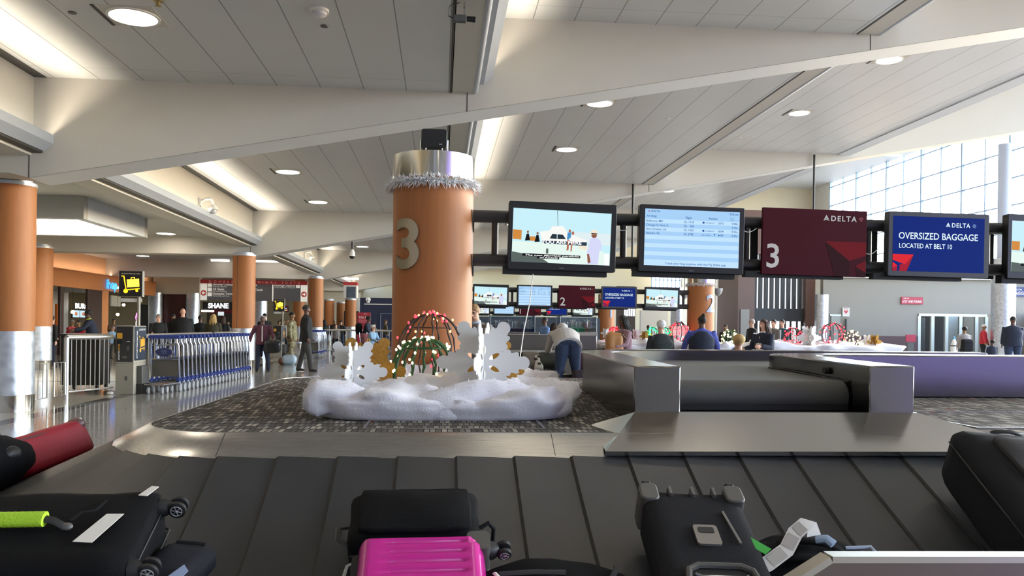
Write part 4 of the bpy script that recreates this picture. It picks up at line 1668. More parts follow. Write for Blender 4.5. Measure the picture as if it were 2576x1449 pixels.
# 3: glossy pink hard shell
t = bag('glossy pink hard shell suitcase in the lower middle', belt_at(-.055, .985), BSL, math.radians(1.0))
PINK = M('magenta_shell', '#cc2391', .22, coat=.5)
b = MB()
nx, ny = 40, 30
x0, x1, y0, y1, zt = -.215, .22, -.27, .172, .225
vs, fs = [], []
def shell(x, y):
    ex = min(1, min(x - x0, x1 - x) / .045)
    ey = min(1, min(y - y0, y1 - y) / .045)
    e = (1 - (1 - ex) ** 2) ** .5 * (1 - (1 - ey) ** 2) ** .5
    z = .10 + (zt - .10) * e
    if -.14 < x < .155 and y0 + .03 < y < y1 - .05:
        ph = (y - y0) / .048
        gr = max(0, math.cos(ph * 2 * PI)) ** 3
        z -= .012 * gr * min(1, (x + .14) / .05) * min(1, (.155 - x) / .015)
    if x > .17 and y > .11:
        z -= .012
    return z
for j in range(ny * 2 + 1):
    for i in range(nx + 1):
        x = x0 + (x1 - x0) * i / nx
        y = y0 + (y1 - y0) * j / (ny * 2)
        vs.append((x, y, shell(x, y)))
w = nx + 1
for j in range(ny * 2):
    for i in range(nx):
        fs.append((j * w + i, j * w + i + 1, (j + 1) * w + i + 1, (j + 1) * w + i))
b.add(vs, fs)
b.rprism(x0 + .002, x1 - .002, y0 + .002, y1 - .002, .02, .108, .035, 6, 'xy')
b.build('shell', PINK, t, smooth=60)
MB().rprism(x0 - .004, x1 + .004, y0 - .004, y1 + .004, .085, .10, .035, 6, 'xy').build('zip_band', MBLACK, t)
MB().rprism(x0 - .008, x0 + .034, -.16, .095, .10, .19, .02, 5, 'xy').build('handle_recess', MBLACK, t)
MB().tube([(x0 + .018, .075, .18), (x0 - .022, .06, .17), (x0 - .03, 0, .165), (x0 - .03, -.06, .165), (x0 - .02, -.12, .17)], [(.009, .006)] * 5, 8).build('carry_handle', CHROME, t)
MB().rprism(.155, x1 + .012, .085, y1 + .008, .12, .21, .02, 5, 'xy').build('corner_guard', GREYP, t)
for y in (.125, .02):
    caster(t, (x1 + .012, y, .17 if y > .1 else .10), (1, 0, 0), (0, 1, .2), .024)

# 4: black soft duffel, low, between pink and the hard case
t = bag('low black soft duffel with a grey zip flap, right of the pink suitcase', belt_at(.40, .98), BSL, math.radians(-3), 'duffel_bag', 'bag')
b = MB()
rings = []
for k in range(25):
    w = k / 24
    x = -.27 + .54 * w
    s = max(.05, math.sin(PI * min(1, max(0, .05 + w * .92)))) ** .5
    ring = []
    for m in range(24):
        a = 2 * PI * m / 24
        yy, zz = math.cos(a) * .17 * s, .075 + math.sin(a) * .085 * s
        d = fbm(x * 6, yy * 6 + 3, zz * 6, 3) * .012
        ring.append((x, yy + math.cos(a) * d, max(.012, zz + math.sin(a) * d)))
    rings.append(ring)
b.loft(rings)
b.build('body', NYL, t, smooth=180)
MB().tube([(-.20, .03, .142), (-.08, .025, .158), (.02, .02, .163)], [(.012, .004)] * 3, 8).build('zip_flap', NYL3, t)
MB().tube([(.12, -.08, .145), (.16, -.02, .158), (.19, .05, .148), (.2, .09, .135)], [(.010, .004)] * 4, 8).build('side_band', NYL3, t)
MB().tube([(-.215, .03, .145), (-.205, .005, .152), (-.195, -.01, .15)], [(.008, .003)] * 3, 6).build('zip_pull', LABEL, t)

# 5: black hard case, wheels up the slope
t = bag('black suitcase lying wheels up the belt with a grey badge and chrome handle', belt_at(.93, .86), BSL, math.radians(-4))
soft_box(MB(), -.185, .175, -.34, .30, .02, .20, .03, .006, 10, 9).build('body', NYL2, t, smooth=180)
for x in (-.165, .155):
    MB().rprism(x - .035, x + .035, .225, .325, .06, .212, .022, 5, 'xy').build('corner_guard', GREYP, t, bevel=.006)
    wheel(t, (x, .335, .185), (1, 0, 0), .024, .03, False)
for x in (-.085, 0, .08):
    MB().box(x - .006, x + .006, .26, .308, .15, .212).build('skid_rib', GREYP, t, bevel=.002)
MB().rprism(-.045, .04, -.03, .075, .205, .214, .012, 5, 'xy').build('badge', M('pewter_badge', '#8b8781', .35, metal=.5), t)
MB().rprism(-.03, .025, .03, .06, .214, .216, .006, 5, 'xy').build('badge_plate', DGREY, t)
MB().tube([(.085, .16, .209), (.105, -.02, .212)], .005, 6).build('zip', ZIP, t)
b = MB()
b.rprism(-.115, .115, -.29, -.15, .203, .213, .05, 6, 'xy')
b.build('handle_well', MBLACK, t)
MB().tube([(-.115, -.22, .214), (-.105, -.165, .216), (-.07, -.145, .217), (.07, -.145, .217), (.105, -.165, .216), (.115, -.22, .214)], .012, 8).build('well_frame', GREYP, t)
MB().tube([(-.085, -.185, .214), (-.07, -.205, .222), (.07, -.205, .222), (.085, -.185, .214)], .007, 8).build('carry_handle', CHROME, t)

# 6: black duffel with airline tags
t = bag('black duffel with a white bag tag and a bright green sticker', belt_at(1.28, .90), BSL, math.radians(-8), 'duffel_bag', 'bag')
b = MB()
rings = []
for k in range(27):
    w = k / 26
    x = -.25 + .54 * w
    s = max(.05, math.sin(PI * min(1, max(0, .04 + w * .93)))) ** .45
    ring = []
    for m in range(26):
        a = 2 * PI * m / 26
        yy, zz = math.cos(a) * .18 * s, .085 + math.sin(a) * .09 * s
        d = fbm(x * 7 + 4, yy * 7 + 3, zz * 7, 3) * .02
        ring.append((x, yy + math.cos(a) * d, max(.012, zz + math.sin(a) * d)))
    rings.append(ring)
b.loft(rings)
b.build('body', NYL, t, smooth=180)
for y, h in ((.05, .06), (-.03, .045)):
    handle(t, (-.1, y, .165), (.13, y - .02, .165), (0, .02, .5), .012, NYL, 'carry_handle', h)
MB().tube([(.02, .03, .215), (.05, .02, .228), (.07, .0, .222)], [(.02, .012)] * 3, 8).build('handle_grip', M('pale_blue_grip', '#8aa0b8', .5), t)
MB().tube([(.14, .06, .165), (.23, .07, .17), (.26, -.03, .165), (.235, -.07, .16), (.15, -.02, .165)], .007, 6).build('reflective_trim', M('pale_reflective', '#a9b6c8', .4), t)
b = MB()
tp = [(-.235, -.10, .145), (-.16, -.07, .175), (-.09, -.02, .20), (-.055, .03, .235), (-.02, .055, .255), (.005, .05, .25), (.012, .035, .225)]
vs = []
for i, p in enumerate(tp):
    q = Vector(tp[min(i + 1, 6)]) - Vector(tp[max(i - 1, 0)])
    sd = q.cross(Vector((0, -.5, 1))).normalized() * .026
    vs += [Vector(p) - sd, Vector(p) + sd]
b.add(vs + [v + Vector((0, -.0, .0012)) for v in vs], [(2 * i, 2 * i + 1, 2 * i + 3, 2 * i + 2) for i in range(6)] + [(14 + 2 * i, 14 + 2 * i + 1, 14 + 2 * i + 3, 14 + 2 * i + 2) for i in range(6)])
o = b.build('bag_tag', LABEL, t, smooth=60, normals=False)
b = MB()
for i in (1, 2, 3):
    p, q = Vector(tp[i]), Vector(tp[i + 1])
    dv = q - p
    sd = dv.cross(Vector((0, -.5, 1))).normalized() * .02
    nn = sd.cross(dv).normalized()
    nn = nn if nn.z > 0 else -nn
    a, c = p + dv * .1 + nn * .003, p + dv * .85 + nn * .003
    b.add([a - sd, a + sd, c + sd, c - sd], [(0, 1, 2, 3)])
b.build('printed_block', M('tag_grey_print', '#b4aea3', .7), o, smooth=0, normals=False)
MB().prism([(-.26, .055, .185), (-.225, .07, .19), (-.145, -.03, .205), (-.17, -.055, .2)], (0, 0, .0015)).build('green_sticker', M('bright_green_sticker', '#35b548', .5), t, smooth=0)

# 7: big dark grey case at the right
t = bag('large dark grey suitcase at the right edge of the belt', belt_at(2.36, .60), BSL, math.radians(-8))
soft_box(MB(), -.26, .30, -.48, .34, .02, .29, .06, .012, 10, 12).build('body', NYL2, t, smooth=180)
soft_box(MB(), -.14, .24, -.10, .22, .29, .325, .025, .006, 8, 2).build('front_pocket', NYL3, t, smooth=180)
soft_box(MB(), -.14, .24, -.45, -.14, .29, .33, .025, .006, 8, 4).build('front_pocket', NYL2, t, smooth=180)
handle(t, (-.10, .34, .235), (.08, .345, .235), (0, .3, 1), .009, MBLACK, 'top_handle', .035)
MB().tube([(-.09, .345, .26), (0, .352, .252), (.1, .35, .27)], .004, 6).build('handle_rod', CHROME, t)
MB().tube([(-.262, -.44, .23), (-.268, 0, .235), (-.258, .3, .23)], .004, 6).build('piping', DGREY, t)
MB().box(-.20, -.13, -.30, -.285, .297, .3).build('maker_plate', ZIP, t)

# 8/9: bags riding round the left end
t = bag('black duffel riding around the left end of the belt', Vector((-2.12, 4.05, .47)), 0, math.radians(80), 'duffel_bag', 'bag', -BSL)
b = MB()
rings = []
for k in range(21):
    w = k / 20
    x = -.32 + .64 * w
    s = max(.08, math.sin(PI * min(1, max(0, .06 + w * .9)))) ** .4
    rings.append([(x, math.cos(2 * PI * m / 22) * .17 * s + fbm(x * 5, m * .5, 1, 2) * .012, max(.0, .13 + math.sin(2 * PI * m / 22) * .14 * s + fbm(x * 5, m * .4, 7, 2) * .012)) for m in range(22)])
b.loft(rings)
b.build('body', NYL, t, smooth=180)
handle(t, (-.12, -.06, .25), (.14, -.06, .25), (0, -.1, .6), .012, NYL2, h=.05)
MB().ball((.05, -.165, .14), (.05, .02, .035), 10, 6).build('side_logo_patch', DGREY, t)
t = bag('red suitcase behind the black duffel at the left end of the belt', Vector((-2.30, 4.85, .415)), 0, math.radians(84), ry=-BSL)
REDN = M('red_polyester', '#a3172e', .6, nz=.1, ns=40)
soft_box(MB(), -.36, .36, -.21, .21, .0, .22, .04, .008, 9, 6).build('body', REDN, t, smooth=180)
for x in (.28,):
    for y in (-.17, .17):
        MB().ball((x + .03, y, .19), (.075, .05, .045), 12, 7).build('corner_guard', M('brown_plastic_guard', '#6b4a49', .4), t)
        MB().ball((x + .03, y - .04, .21), .010, 8, 5).build('rivet', CHROME, t)
MB().tube([(-.34, -.2, .19), (.3, -.2, .19)], .008, 6).build('piping', M('brown_plastic_guard', '#6b4a49', .4), t)
# ------------------------------------------------------------------ concourse on the left
RAILM = M('brushed_rail', '#c9c8c4', .3, metal=.9)
CAB = M('kiosk_beige', '#a39c8c', .5)
KBLK = M('kiosk_black', '#1d1c1a', .35)
KNAVY = M('kiosk_navy_poster', '#1f2a3a', .4)
YEL = M('cart_yellow_print', '#e2a52e', .5)
EYEL = M('lit_yellow', '#ffc21a', .5, emit=1.6)
EWHT = M('lit_white', '#ffffff', .5, emit=3.0)


def railing(p0, p1, label, h=1.02, sp=.11, post0=True, post1=False, zb_=.12):
    p0, p1 = Vector((p0[0], p0[1], 0)), Vector((p1[0], p1[1], 0))
    t = thing('guard_railing', label, 'railing', (p0.x, p0.y, 0))
    d = p1 - p0
    L = d.length
    d.normalize()
    MB().tube([(0, 0, h), d * L + Vector((0, 0, h))], .042, 12).build('top_rail', RAILM, t)
    MB().tube([(0, 0, zb_), d * L + Vector((0, 0, zb_))], .016, 8).build('bottom_rail', RAILM, t)
    for q, on in ((Vector((0, 0, 0)), post0), (d * L, post1)):
        if on:
            MB().tube([q, q + Vector((0, 0, h))], .04, 12).build('post', RAILM, t)
    n = int(L / sp)
    for i in range(1, n):
        q = d * (L * i / n)
        MB().tube([q + Vector((0, 0, zb_)), q + Vector((0, 0, h - .03))], .008, 6).build('baluster', RAILM, t)
    return t


railing((-6.22, 13.0), (-6.75, 12.3), 'steel railing section beside the column at the left edge')
railing((-6.13, 14.0), (-5.80, 15.05), 'steel railing section between the gate gap and the cart kiosk')
for (a, c, lb) in (((-6.20, 13.06), (-6.16, 13.42), 'low steel gate frame left of the gap in the railing'), ((-6.15, 13.62), (-6.13, 13.96), 'low steel gate frame right of the gap in the railing')):
    t = thing('gate_frame', lb, 'gate', (a[0], a[1], 0))
    d = Vector((c[0] - a[0], c[1] - a[1], 0))
    MB().tube([(0, 0, .08), (0, 0, .62), d + Vector((0, 0, .62)), d + Vector((0, 0, .08))], .014, 8, closed=True).build('frame', RAILM, t)
    for k in (1, 2):
        MB().tube([d * k / 3 + Vector((0, 0, .08)), d * k / 3 + Vector((0, 0, .62))], .006, 6).build('baluster', RAILM, t)
railing((-5.72, 15.9), (-5.62, 20.6), 'long steel railing behind the luggage cart row', post1=True, sp=.16)
railing((-5.70, 21.3), (-5.65, 23.2), 'short steel railing just before the column behind the carts', post1=True, sp=.16)
railing((-5.1, 36.5), (1.5, 36.5), 'far railing beyond the small card snowflake', post1=True, sp=.30)
# dark wheeled cabinet behind the railing
t = thing('wheeled_cabinet', 'dark slatted cabinet on casters behind the railing by the kiosk', 'cabinet', (-6.55, 15.75, 0))
MB().box(-.34, .34, -.25, .25, .12, 1.02).build('body', M('dark_brown_panel', '#26221d', .6), t, bevel=.01)
MB().box(-.37, .37, -.28, .28, 1.02, 1.06).build('top', KBLK, t)
for x in (-.28, .28):
    for y in (-.2, .2):
        MB().tube([(x - .02, y, .06), (x + .02, y, .06)], .055, 14).build('caster', KBLK, t)


def cart_icon(b, x, z, s, y):
    """hand cart carrying a case"""
    poly(b, [(x - .46 * s, z + .44 * s), (x - .46 * s, z + .40 * s), (x - .36 * s, z + .40 * s), (x - .24 * s, z - .30 * s), (x + .44 * s, z - .22 * s), (x + .44 * s, z - .17 * s), (x - .20 * s, z - .245 * s), (x - .31 * s, z + .44 * s)], y)
    poly(b, ell(x - .24 * s, z - .33 * s, .11 * s, .11 * s), y - .0004)
    poly(b, ell(x + .30 * s, z - .30 * s, .07 * s, .07 * s), y - .0004)


def cart_case(b, x, z, s, y):
    poly(b, [(x - .17 * s, z - .15 * s), (x + .42 * s, z - .10 * s), (x + .40 * s, z + .30 * s), (x - .19 * s, z + .25 * s)], y)
    poly(b, [(x + .0 * s, z + .27 * s), (x + .0 * s, z + .36 * s), (x + .2 * s, z + .38 * s), (x + .2 * s, z + .29 * s), (x + .16 * s, z + .29 * s), (x + .16 * s, z + .345 * s), (x + .04 * s, z + .33 * s), (x + .04 * s, z + .27 * s)], y)


def kiosk(u, v, label, slabel):
    t = thing('cart_kiosk', label, 'kiosk', (u, v, 0))
    w, d, h = .31, .60, 1.22
    MB().box(0, w, 0, d, 0, .55).build('lower_cabinet', CAB, t, bevel=.006)
    MB().box(0, w, 0, d, .55, h).build('upper_cabinet', CAB, t, bevel=.006)
    f = MB().box(.012, w - .02, -.012, 0, .58, h - .015).build('front_panel', KBLK, t)
    MB().box(.025, .115, -.018, -.012, .99, 1.09).build('yellow_notice', YEL, f)
    MB().box(.03, .115, -.03, -.012, .90, .955).build('card_reader', MBLACK, f)
    MB().box(.19, .25, -.02, -.012, .935, .945).build('coin_slot', CHROME, f)
    MB().box(.2, .235, -.03, -.012, .78, .86).build('return_flap', GREYP, f)
    MB().ball((.15, -.016, .66), (.05, .012, .03), 10, 6).build('lock_cover', GREYP, f)
    MB().box(.17, .2, -.006, 0, .25, .32).build('lower_lock', GREYP, t)
    k = MB()
    k.T = Matrix.Translation((.075, -.0145, .61)) @ Matrix.Rotation(-PI / 2, 4, 'Y')
    k.text('smarte', 0, 0, .042, shear=.25, bold=.02, wid=.16)
    k.build('white_lettering', WHITE, f, smooth=0)
    k = MB()
    k.T = Matrix.Translation((.075, -.0145, .61)) @ Matrix.Rotation(-PI / 2, 4, 'Y')
    k.text('carte', .165, 0, .042, shear=.25, bold=.02, wid=.12)
    k.build('yellow_lettering', YEL, f, smooth=0)
    s = MB().box(w, w + .012, .02, d - .02, .60, h - .015).build('side_poster', KNAVY, t)
    RZ = Matrix.Rotation(PI / 2, 4, 'Z')
    k = MB()
    k.T = Matrix.Translation((w + .013, 0, 0)) @ RZ
    cart_icon(k, .36, .89, .34, -.001)
    cart_case(k, .36, .89, .34, -.001)
    k.build('cart_symbol', YEL, s, smooth=0, normals=False)
    k = MB()
    k.T = Matrix.Translation((w + .013, 0, 0)) @ RZ
    k.text('LUGGAGE CARTS', .36, 1.135, .035, -.001, al='c', wid=.33)
    k.build('title_lettering', WHITE, s, smooth=0)
    k = MB()
    k.T = Matrix.Translation((w + .014, .13, .63)) @ RZ @ Matrix.Rotation(-PI / 2, 4, 'Y')
    k.text('smartecarte', 0, 0, .05, shear=.25, bold=.02, wid=.5)
    k.build('side_lettering', WHITE, s, smooth=0)
    MB().box(w, w + .10, .14, .5, .0, .50).build('locking_unit', GREYP, t, bevel=.01)
    MB().box(w + .001, w + .11, .13, .52, .0, .18).build('locking_base', KBLK, t)
    MB().cyl((w - .03, .3, h), (w - .03, .3, 1.75), .028, n=12).build('sign_pole', CAB, t)
    g = MB().box(-.06, .355, .26, .36, 1.745, 2.215).build('light_box', M('light_box_edge', '#8f8b80', .4), t, bevel=.005)
    MB().box(-.05, .345, .255, .262, 1.755, 2.205).build('sign_face', KBLK, g)
    k = MB()
    cart_icon(k, .15, 1.965, .36, .253)
    k.build('lit_cart_symbol', EYEL, g, smooth=0, normals=False)
    k = MB()
    cart_case(k, .15, 1.965, .36, .2525)
    k.build('lit_case_symbol', M('lit_case_yellow', '#ffd23a', .5, emit=2.4), g, smooth=0, normals=False)
    k = MB().text('smartecarte', .148, 2.15, .03, .253, al='c', shear=.25, bold=.015, wid=.33)
    k.build('sign_lettering', M('pale_sign_print', '#d9d2b8', .5), g, smooth=0)
    MB().box(-.04, .33, .30, .315, 1.65, 1.715).build('price_strip', LABEL, t)
    return t


kiosk(-5.74, 15.02, 'beige and black cart rental kiosk with lit yellow cart sign, near the railing', '')
kiosk(at_v(687, 850, 31).x, 31.0, 'farther cart rental kiosk with lit cart sign, behind the woman in maroon', '')

# luggage carts nested in a row
CBLU = M('cart_blue', '#2c3f86', .4)
CHR = M('cart_chrome', '#c5cbd6', .2, metal=1.0)


def make_cart(label):
    t = thing('luggage_cart', label, 'luggage cart', group=None)
    hw = .25
    MB().rprism(-.28, .28, .985, 1.05, -.03, .03, .028, 5).build('handle_bar', CBLU, t)
    for s in (-1, 1):
        b = MB()
        b.tube([(s * hw, .10, .14), (s * hw, .03, .60), (s * hw, .0, .86), (s * (hw - .03), .0, .92), (s * (hw - .03), .0, .99)], .017, 8)
        u = b.build('upright', CHR, t)
        f = MB()
        f.add([(s * (hw + .004), .065, .24), (s * (hw + .004), .145, .24), (s * (hw + .004), .055, .86), (s * (hw + .004), .0, .84)], [(0, 1, 2, 3)])
        f.add([(s * (hw - .012), .065, .24), (s * (hw - .012), .145, .24), (s * (hw - .012), .055, .86), (s * (hw - .012), .0, .84)], [(0, 1, 2, 3)])
        f.build('blue_side_panel', CBLU, u, smooth=0)
        if s > 0:
            k = MB()
            k.T = Matrix.Translation((hw + .007, .10, .32)) @ Matrix.Rotation(PI / 2, 4, 'Z') @ Matrix.Rotation(-PI / 2 - .12, 4, 'Y')
            k.text('smartecarte', 0, -.0, .03, shear=.2, bold=.02, wid=.36)
            k.build('side_lettering', WHITE, u, smooth=0)
        b = MB()
        b.tube([(s * hw, .16, .14), (s * hw, .0, .16), (s * (hw - .03), -.40, .17), (s * (hw - .09), -.52, .17)], .014, 8)
        b.build('base_rail', CHR, t)
        f = MB().tube([(s * hw, .17, .16), (s * hw, .05, .24), (s * hw, -.02, .2)], [(.03, .022), (.055, .022), (.03, .02)], 8)
        f.build('blue_fairing', CBLU, t)
        MB().tube([(s * hw - .018, .12, .075), (s * hw + .018, .12, .075)], .075, 18).build('rear_wheel', M('wheel_grey', '#9b9c9e', .5), t)
        MB().tube([(s * .12 - .014, -.46, .06), (s * .12 + .014, -.46, .06)], .06, 16).build('front_wheel', M('wheel_grey', '#9b9c9e', .5), t)
    b = MB()
    b.tube([(-hw, .0, .86), (hw, 0, .86)], .010, 6)
    b.build('cross_bar', CHR, t)
    MB().tube([(-hw, .03, .60), (hw, .03, .60)], .010, 6).build('cross_bar', CHR, t)
    MB().tube([(-.17, -.52, .17), (.17, -.52, .17)], .014, 8).build('nose_bar', CHR, t)
    MB().tube([(-.2, -.25, .17), (.2, -.25, .17)], .010, 8).build('rack_bar', CHR, t)
    MB().box(-hw + .02, hw - .02, .045, .05, .28, .585).build('back_panel', M('cart_back_grey', '#5d594d', .5), t)
    return t


c0 = make_cart('first luggage cart of the row, its chrome rack and oval blue plate facing us')
c0.location = (-5.10, 15.62, 0)
o = MB().add([(.15 * math.cos(k * PI / 12), -.03, .735 + .075 * math.sin(k * PI / 12)) for k in range(24)] + [(.15 * math.cos(k * PI / 12), -.015, .735 + .075 * math.sin(k * PI / 12)) for k in range(24)], [tuple(range(24)), tuple(range(24, 48))[::-1]] + [(k, (k + 1) % 24, 24 + (k + 1) % 24, 24 + k) for k in range(24)]).build('oval_plate', M('plate_navy', '#232c5a', .4), c0)
MB().tube([(.16 * math.cos(k * PI / 12), -.02, .735 + .085 * math.sin(k * PI / 12)) for k in range(24)], .006, 6, closed=True).build('plate_rim', CHR, o)
MB().text('WELCOME', 0, .765, .014, -.0305, al='c').text('ATLANTA', 0, .735, .018, -.0305, al='c', bold=.01).text('AIRPORT', 0, .705, .014, -.0305, al='c').build('plate_lettering', M('plate_print', '#8d94b8', .5), o, smooth=0)
ords = ['second', 'third', 'fourth', 'fifth', 'sixth', 'seventh', 'eighth', 'ninth', 'tenth', 'eleventh', 'twelfth', 'thirteenth', 'fourteenth', 'fifteenth', 'sixteenth', 'seventeenth', 'eighteenth', 'nineteenth', 'twentieth', 'last']
c1 = None
for i in range(20):
    if c1 is None:
        c1 = make_cart('')
        c = c1
    else:
        c = copy_tree(c1)
    c.location = (-5.10 + .013 * (i + 1), 15.62 + .222 * (i + 1), 0)
    c['label'] = 'blue and chrome luggage cart, %s from the near end of the long row' % ords[i]
    c['group'] = 'nested luggage carts by the near kiosk'
c0['group'] = 'nested luggage carts by the near kiosk'
for i in range(8):
    c = copy_tree(c1)
    c.location = (at_v(805, 870, 31.5).x - .25, 31.0 + .3 * i, 0)
    c['label'] = 'luggage cart in the far short row, %s from its near end' % (['first'] + ords)[i]
    c['group'] = 'nested luggage carts by the far kiosk'
# crumpled paper by the kiosk
tag(MB().ball((-5.80, 14.95, .03), (.06, .05, .03), 7, 5).build('paper_scrap', LABEL, smooth=0), 'crumpled white paper scrap on the floor by the near kiosk', 'paper')

# restaurant front
UF = -14.1
WOOD2 = wood_mat('restaurant_wood', '#b97a4d')
PEACH = M('peach_cove_wall', '#e3b48c', .6)
b = MB().box(UF - .25, UF, 19, 41.8, 2.57, 3.2)
b.box(UF - .30, UF + .04, 19, 41.8, 3.2, 3.24)
struct('trim_100', b, WOOD2, smooth=0)
b = MB().box(UF - .5, UF - .35, 19, 43.2, 3.24, 4.0)
struct('wall_cove', b, PEACH, smooth=0)
L = bpy.data.lights.new('cove', 'AREA')
L.shape = 'RECTANGLE'
L.size, L.size_y, L.energy, L.color = .06, 22, 55, (1, .72, .5)
o = bpy.data.objects.new('cove_lamp', L)
COL.objects.link(o)
o.location = (UF - .12, 30.5, 3.27)
o.rotation_euler = (0, PI - .25, 0)
# rooms behind: floor-high side wall, ceiling, back wall
b = MB().box(-19.5, -19.2, 17, 44, 0, 3.4)
struct('wall_restaurant', b, M('restaurant_pale_wall', '#cfcfd2', .6, nz=.05, ns=1), smooth=0)
b = MB().box(-19.2, UF - .2, 17, 44, 2.75, 2.85)
struct('ceiling', b, M('restaurant_ceiling', '#8f8a84', .7), smooth=0)
BROWN = M('dark_walnut_panel', '#35211b', .5, nz=.15, ns=6)
for (xa, xb, m, lb) in ((222, 257, BROWN, 'dark walnut pier in the restaurant front'), (258, 274, WOOD2, 'narrow orange wood pier beside the dark walnut pier'), (153, 162, BROWN, 'slim dark post in the restaurant front beside the wooden column')):
    a, c = at_u(xa, 800, UF), at_u(xb, 800, UF)
    o = MB().box(UF - .12, UF - .02, a.y, c.y, 0, 2.57).build('restaurant_pier', m, bevel=.01)
    tag(o, lb, 'pier')


def glyph_sign(name, text, x0, x1, yb, u, mat, label, bold=.03, cat='sign', cap=None):
    """lettering on a plane u = const facing +u, sized between two picture columns"""
    a, c = at_u(x0, yb, u), at_u(x1, yb, u)
    t = thing(name, label, cat, (u, a.y, a.z), PI / 2)
    h = cap if cap else .3
    MB().text(text, 0, 0, h, 0, bold=bold, ext=.03, wid=c.y - a.y).build('lettering', mat, t, smooth=0)
    return t


g = glyph_sign('shop_sign', 'ihop', 266, 293, 725, UF + .03, M('lit_blue', '#2f8cff', .5, emit=2.2), 'glowing blue restaurant lettering on the wood fascia', .03, cap=.40)
a, c = at_u(294, 727, UF + .03), at_u(326, 727, UF + .03)
k = MB().text('EXPRESS', 0, 0, .17, 0, bold=.02, wid=2.6)
o = k.build('small_lettering', M('lit_pale_blue', '#9fd0ff', .5, emit=1.8), g, smooth=0)
o.location = (c.y - 2.0 - at_u(266, 727, UF + .03).y + .1, 0, 0)
ub = -18.9
glyph_sign('shop_sign', 'BURGER', 188, 236, 775, ub, EWHT, 'glowing white burger lettering on the restaurant back wall', .04, cap=.26)
a, c = at_u(186, 800, ub), at_u(222, 780, ub)
t = thing('menu_screen', 'lit menu board pair under the white burger lettering', 'screen', (ub - .1, a.y, a.z), PI / 2)
wd = c.y - a.y
MB().box(0, wd, -.02, .03, 0, c.z - a.z).build('casing', BLACK, t)
for k in range(2):
    o = MB().box(.05 + k * wd / 2, wd / 2 - .03 + k * wd / 2, -.028, -.02, .04, c.z - a.z - .04).build('screen', emat('#bcd9e4', 1.2), t)
    q = MB()
    poly(q, ell(wd / 4 + k * wd / 2, (c.z - a.z) / 2, wd * .1, .1), -.03)
    q.build('food_picture', emat('#c98a66', 1.0), o, smooth=0)


def pend(x, y, u, lb):
    p = at_u(x, y, u)
    t = thing('pendant_lamp', lb, 'lamp', (p.x, p.y, p.z))
    MB().ball((0, 0, 0), .085, 14, 9).build('glowing_globe', M('warm_globe', '#ffd7a0', .4, emit=9.0), t)
    MB().cyl((0, 0, .08), (0, 0, 2.8 - p.z), .008, n=6).build('cord', BLACK, t)
    MB().lathe([(.03, .07), (.05, .10), (.02, .14)], 12).build('cap', BLACK, t)


pend(183, 785, -17.0, 'warm glowing pendant lamp beside the burger lettering')
pend(296, 791, -17.0, 'warm glowing pendant lamp right of the narrow wood pier')
pend(311, 767, -17.5, 'warm glowing pendant lamp below the lit cart sign')
for xa, xb, ya, yb, u, m, nm, lb, ct in ((137, 153, 765, 845, -15.2, M('orange_panel', '#c9661f', .5), 'orange_panel', 'bright orange panel right of the wooden concourse column', 'panel'), (56, 76, 748, 788, -15.5, M('yellow_disc_paint', '#d3b51d', .5), 'yellow_disc', '', ''), (276, 300, 745, 770, -18.6, WHITE, 'white_bulkhead', 'pale bulkhead above the restaurant seats', 'panel'), (345, 384, 768, 860, -18.9, MBLACK, 'dark_opening', 'dark kitchen opening behind the near kiosk', 'opening')):  # the pale slab in this list is a bulkhead, modelled without supports
    a, c = at_u(xa, yb, u), at_u(xb, ya, u)
    if nm == 'yellow_disc':
        b = MB()
        r = (c.z - a.z) / 2
        b.tube([(u - .02, (a.y + c.y) / 2, (a.z + c.z) / 2), (u + .02, (a.y + c.y) / 2, (a.z + c.z) / 2)], r, 28)
        tag(b.build('round_sign', m), 'big yellow round sign half hidden by the left edge column', 'sign')
    else:
        tag(MB().box(u, u + .08, a.y, c.y, 0 if nm in ('orange_panel', 'dark_opening') else a.z, c.z).build(nm, m), lb, ct)
# neon squiggle in the dark opening
p = at_u(343, 795, -18.7)
t = thing('neon_sign', 'pink and white neon sign in the dark kitchen opening', 'sign', p, PI / 2)
MB().tube([(0, 0, -.25), (-.1, 0, -.1), (.0, 0, .1), (.2, 0, .25), (.32, 0, .05), (.15, 0, -.1), (.1, 0, .1)], .022, 8).build('pink_tube', M('neon_pink', '#ff6fd0', .5, emit=4), t)
MB().tube([(0, 0, -.6), (-.05, 0, -.45), (.02, 0, -.3)], .022, 8).build('white_tube', EWHT, t)
# counter and dividers
tag(MB().box(-15.6, -14.9, 22.5, 33.5, 0, 1.05).build('restaurant_counter', M('counter_dark', '#2c211c', .5), bevel=.02), 'long dark counter in front of the restaurant', 'counter')
# portal wall at the end of the restaurant
V4W = 42.2
a, c = at_v(384, 800, V4W), at_v(502, 690, V4W)
b = MB().box(a.x, c.x, V4W, V4W + .5, at_v(450, 740, V4W).z, 4.0)
struct('wall_portal', b, CREAM, smooth=0)
a = at_v(398, 800, V4W + .3).x
c = at_v(470, 800, V4W + .3).x
b = MB().box(a, c, V4W + .3, V4W + .4, 0, at_v(450, 740, V4W).z)
struct('wall_red_granite', b, M('red_granite', '#5a2620', .35, nz=.25, ns=25), smooth=0)
for x, lb in ((391, 'swirled steel half column left of the red granite panel'), (485, 'swirled steel half column right of the red granite panel'), (655, 'swirled steel column seen behind the woman in maroon')):
    q = at_v(x, 800, V4W - .1)
    MB()
    r = .33
    tag(MB().lathe([(r, 0), (r, 2.75)], 32).build('steel_column', MOTTLE, loc=(q.x, q.y, 0)), lb, 'column')
b = MB().box(at_v(626, 800, 43).x, at_v(646, 800, 43).x, 43, 43.2, 0, 2.7)
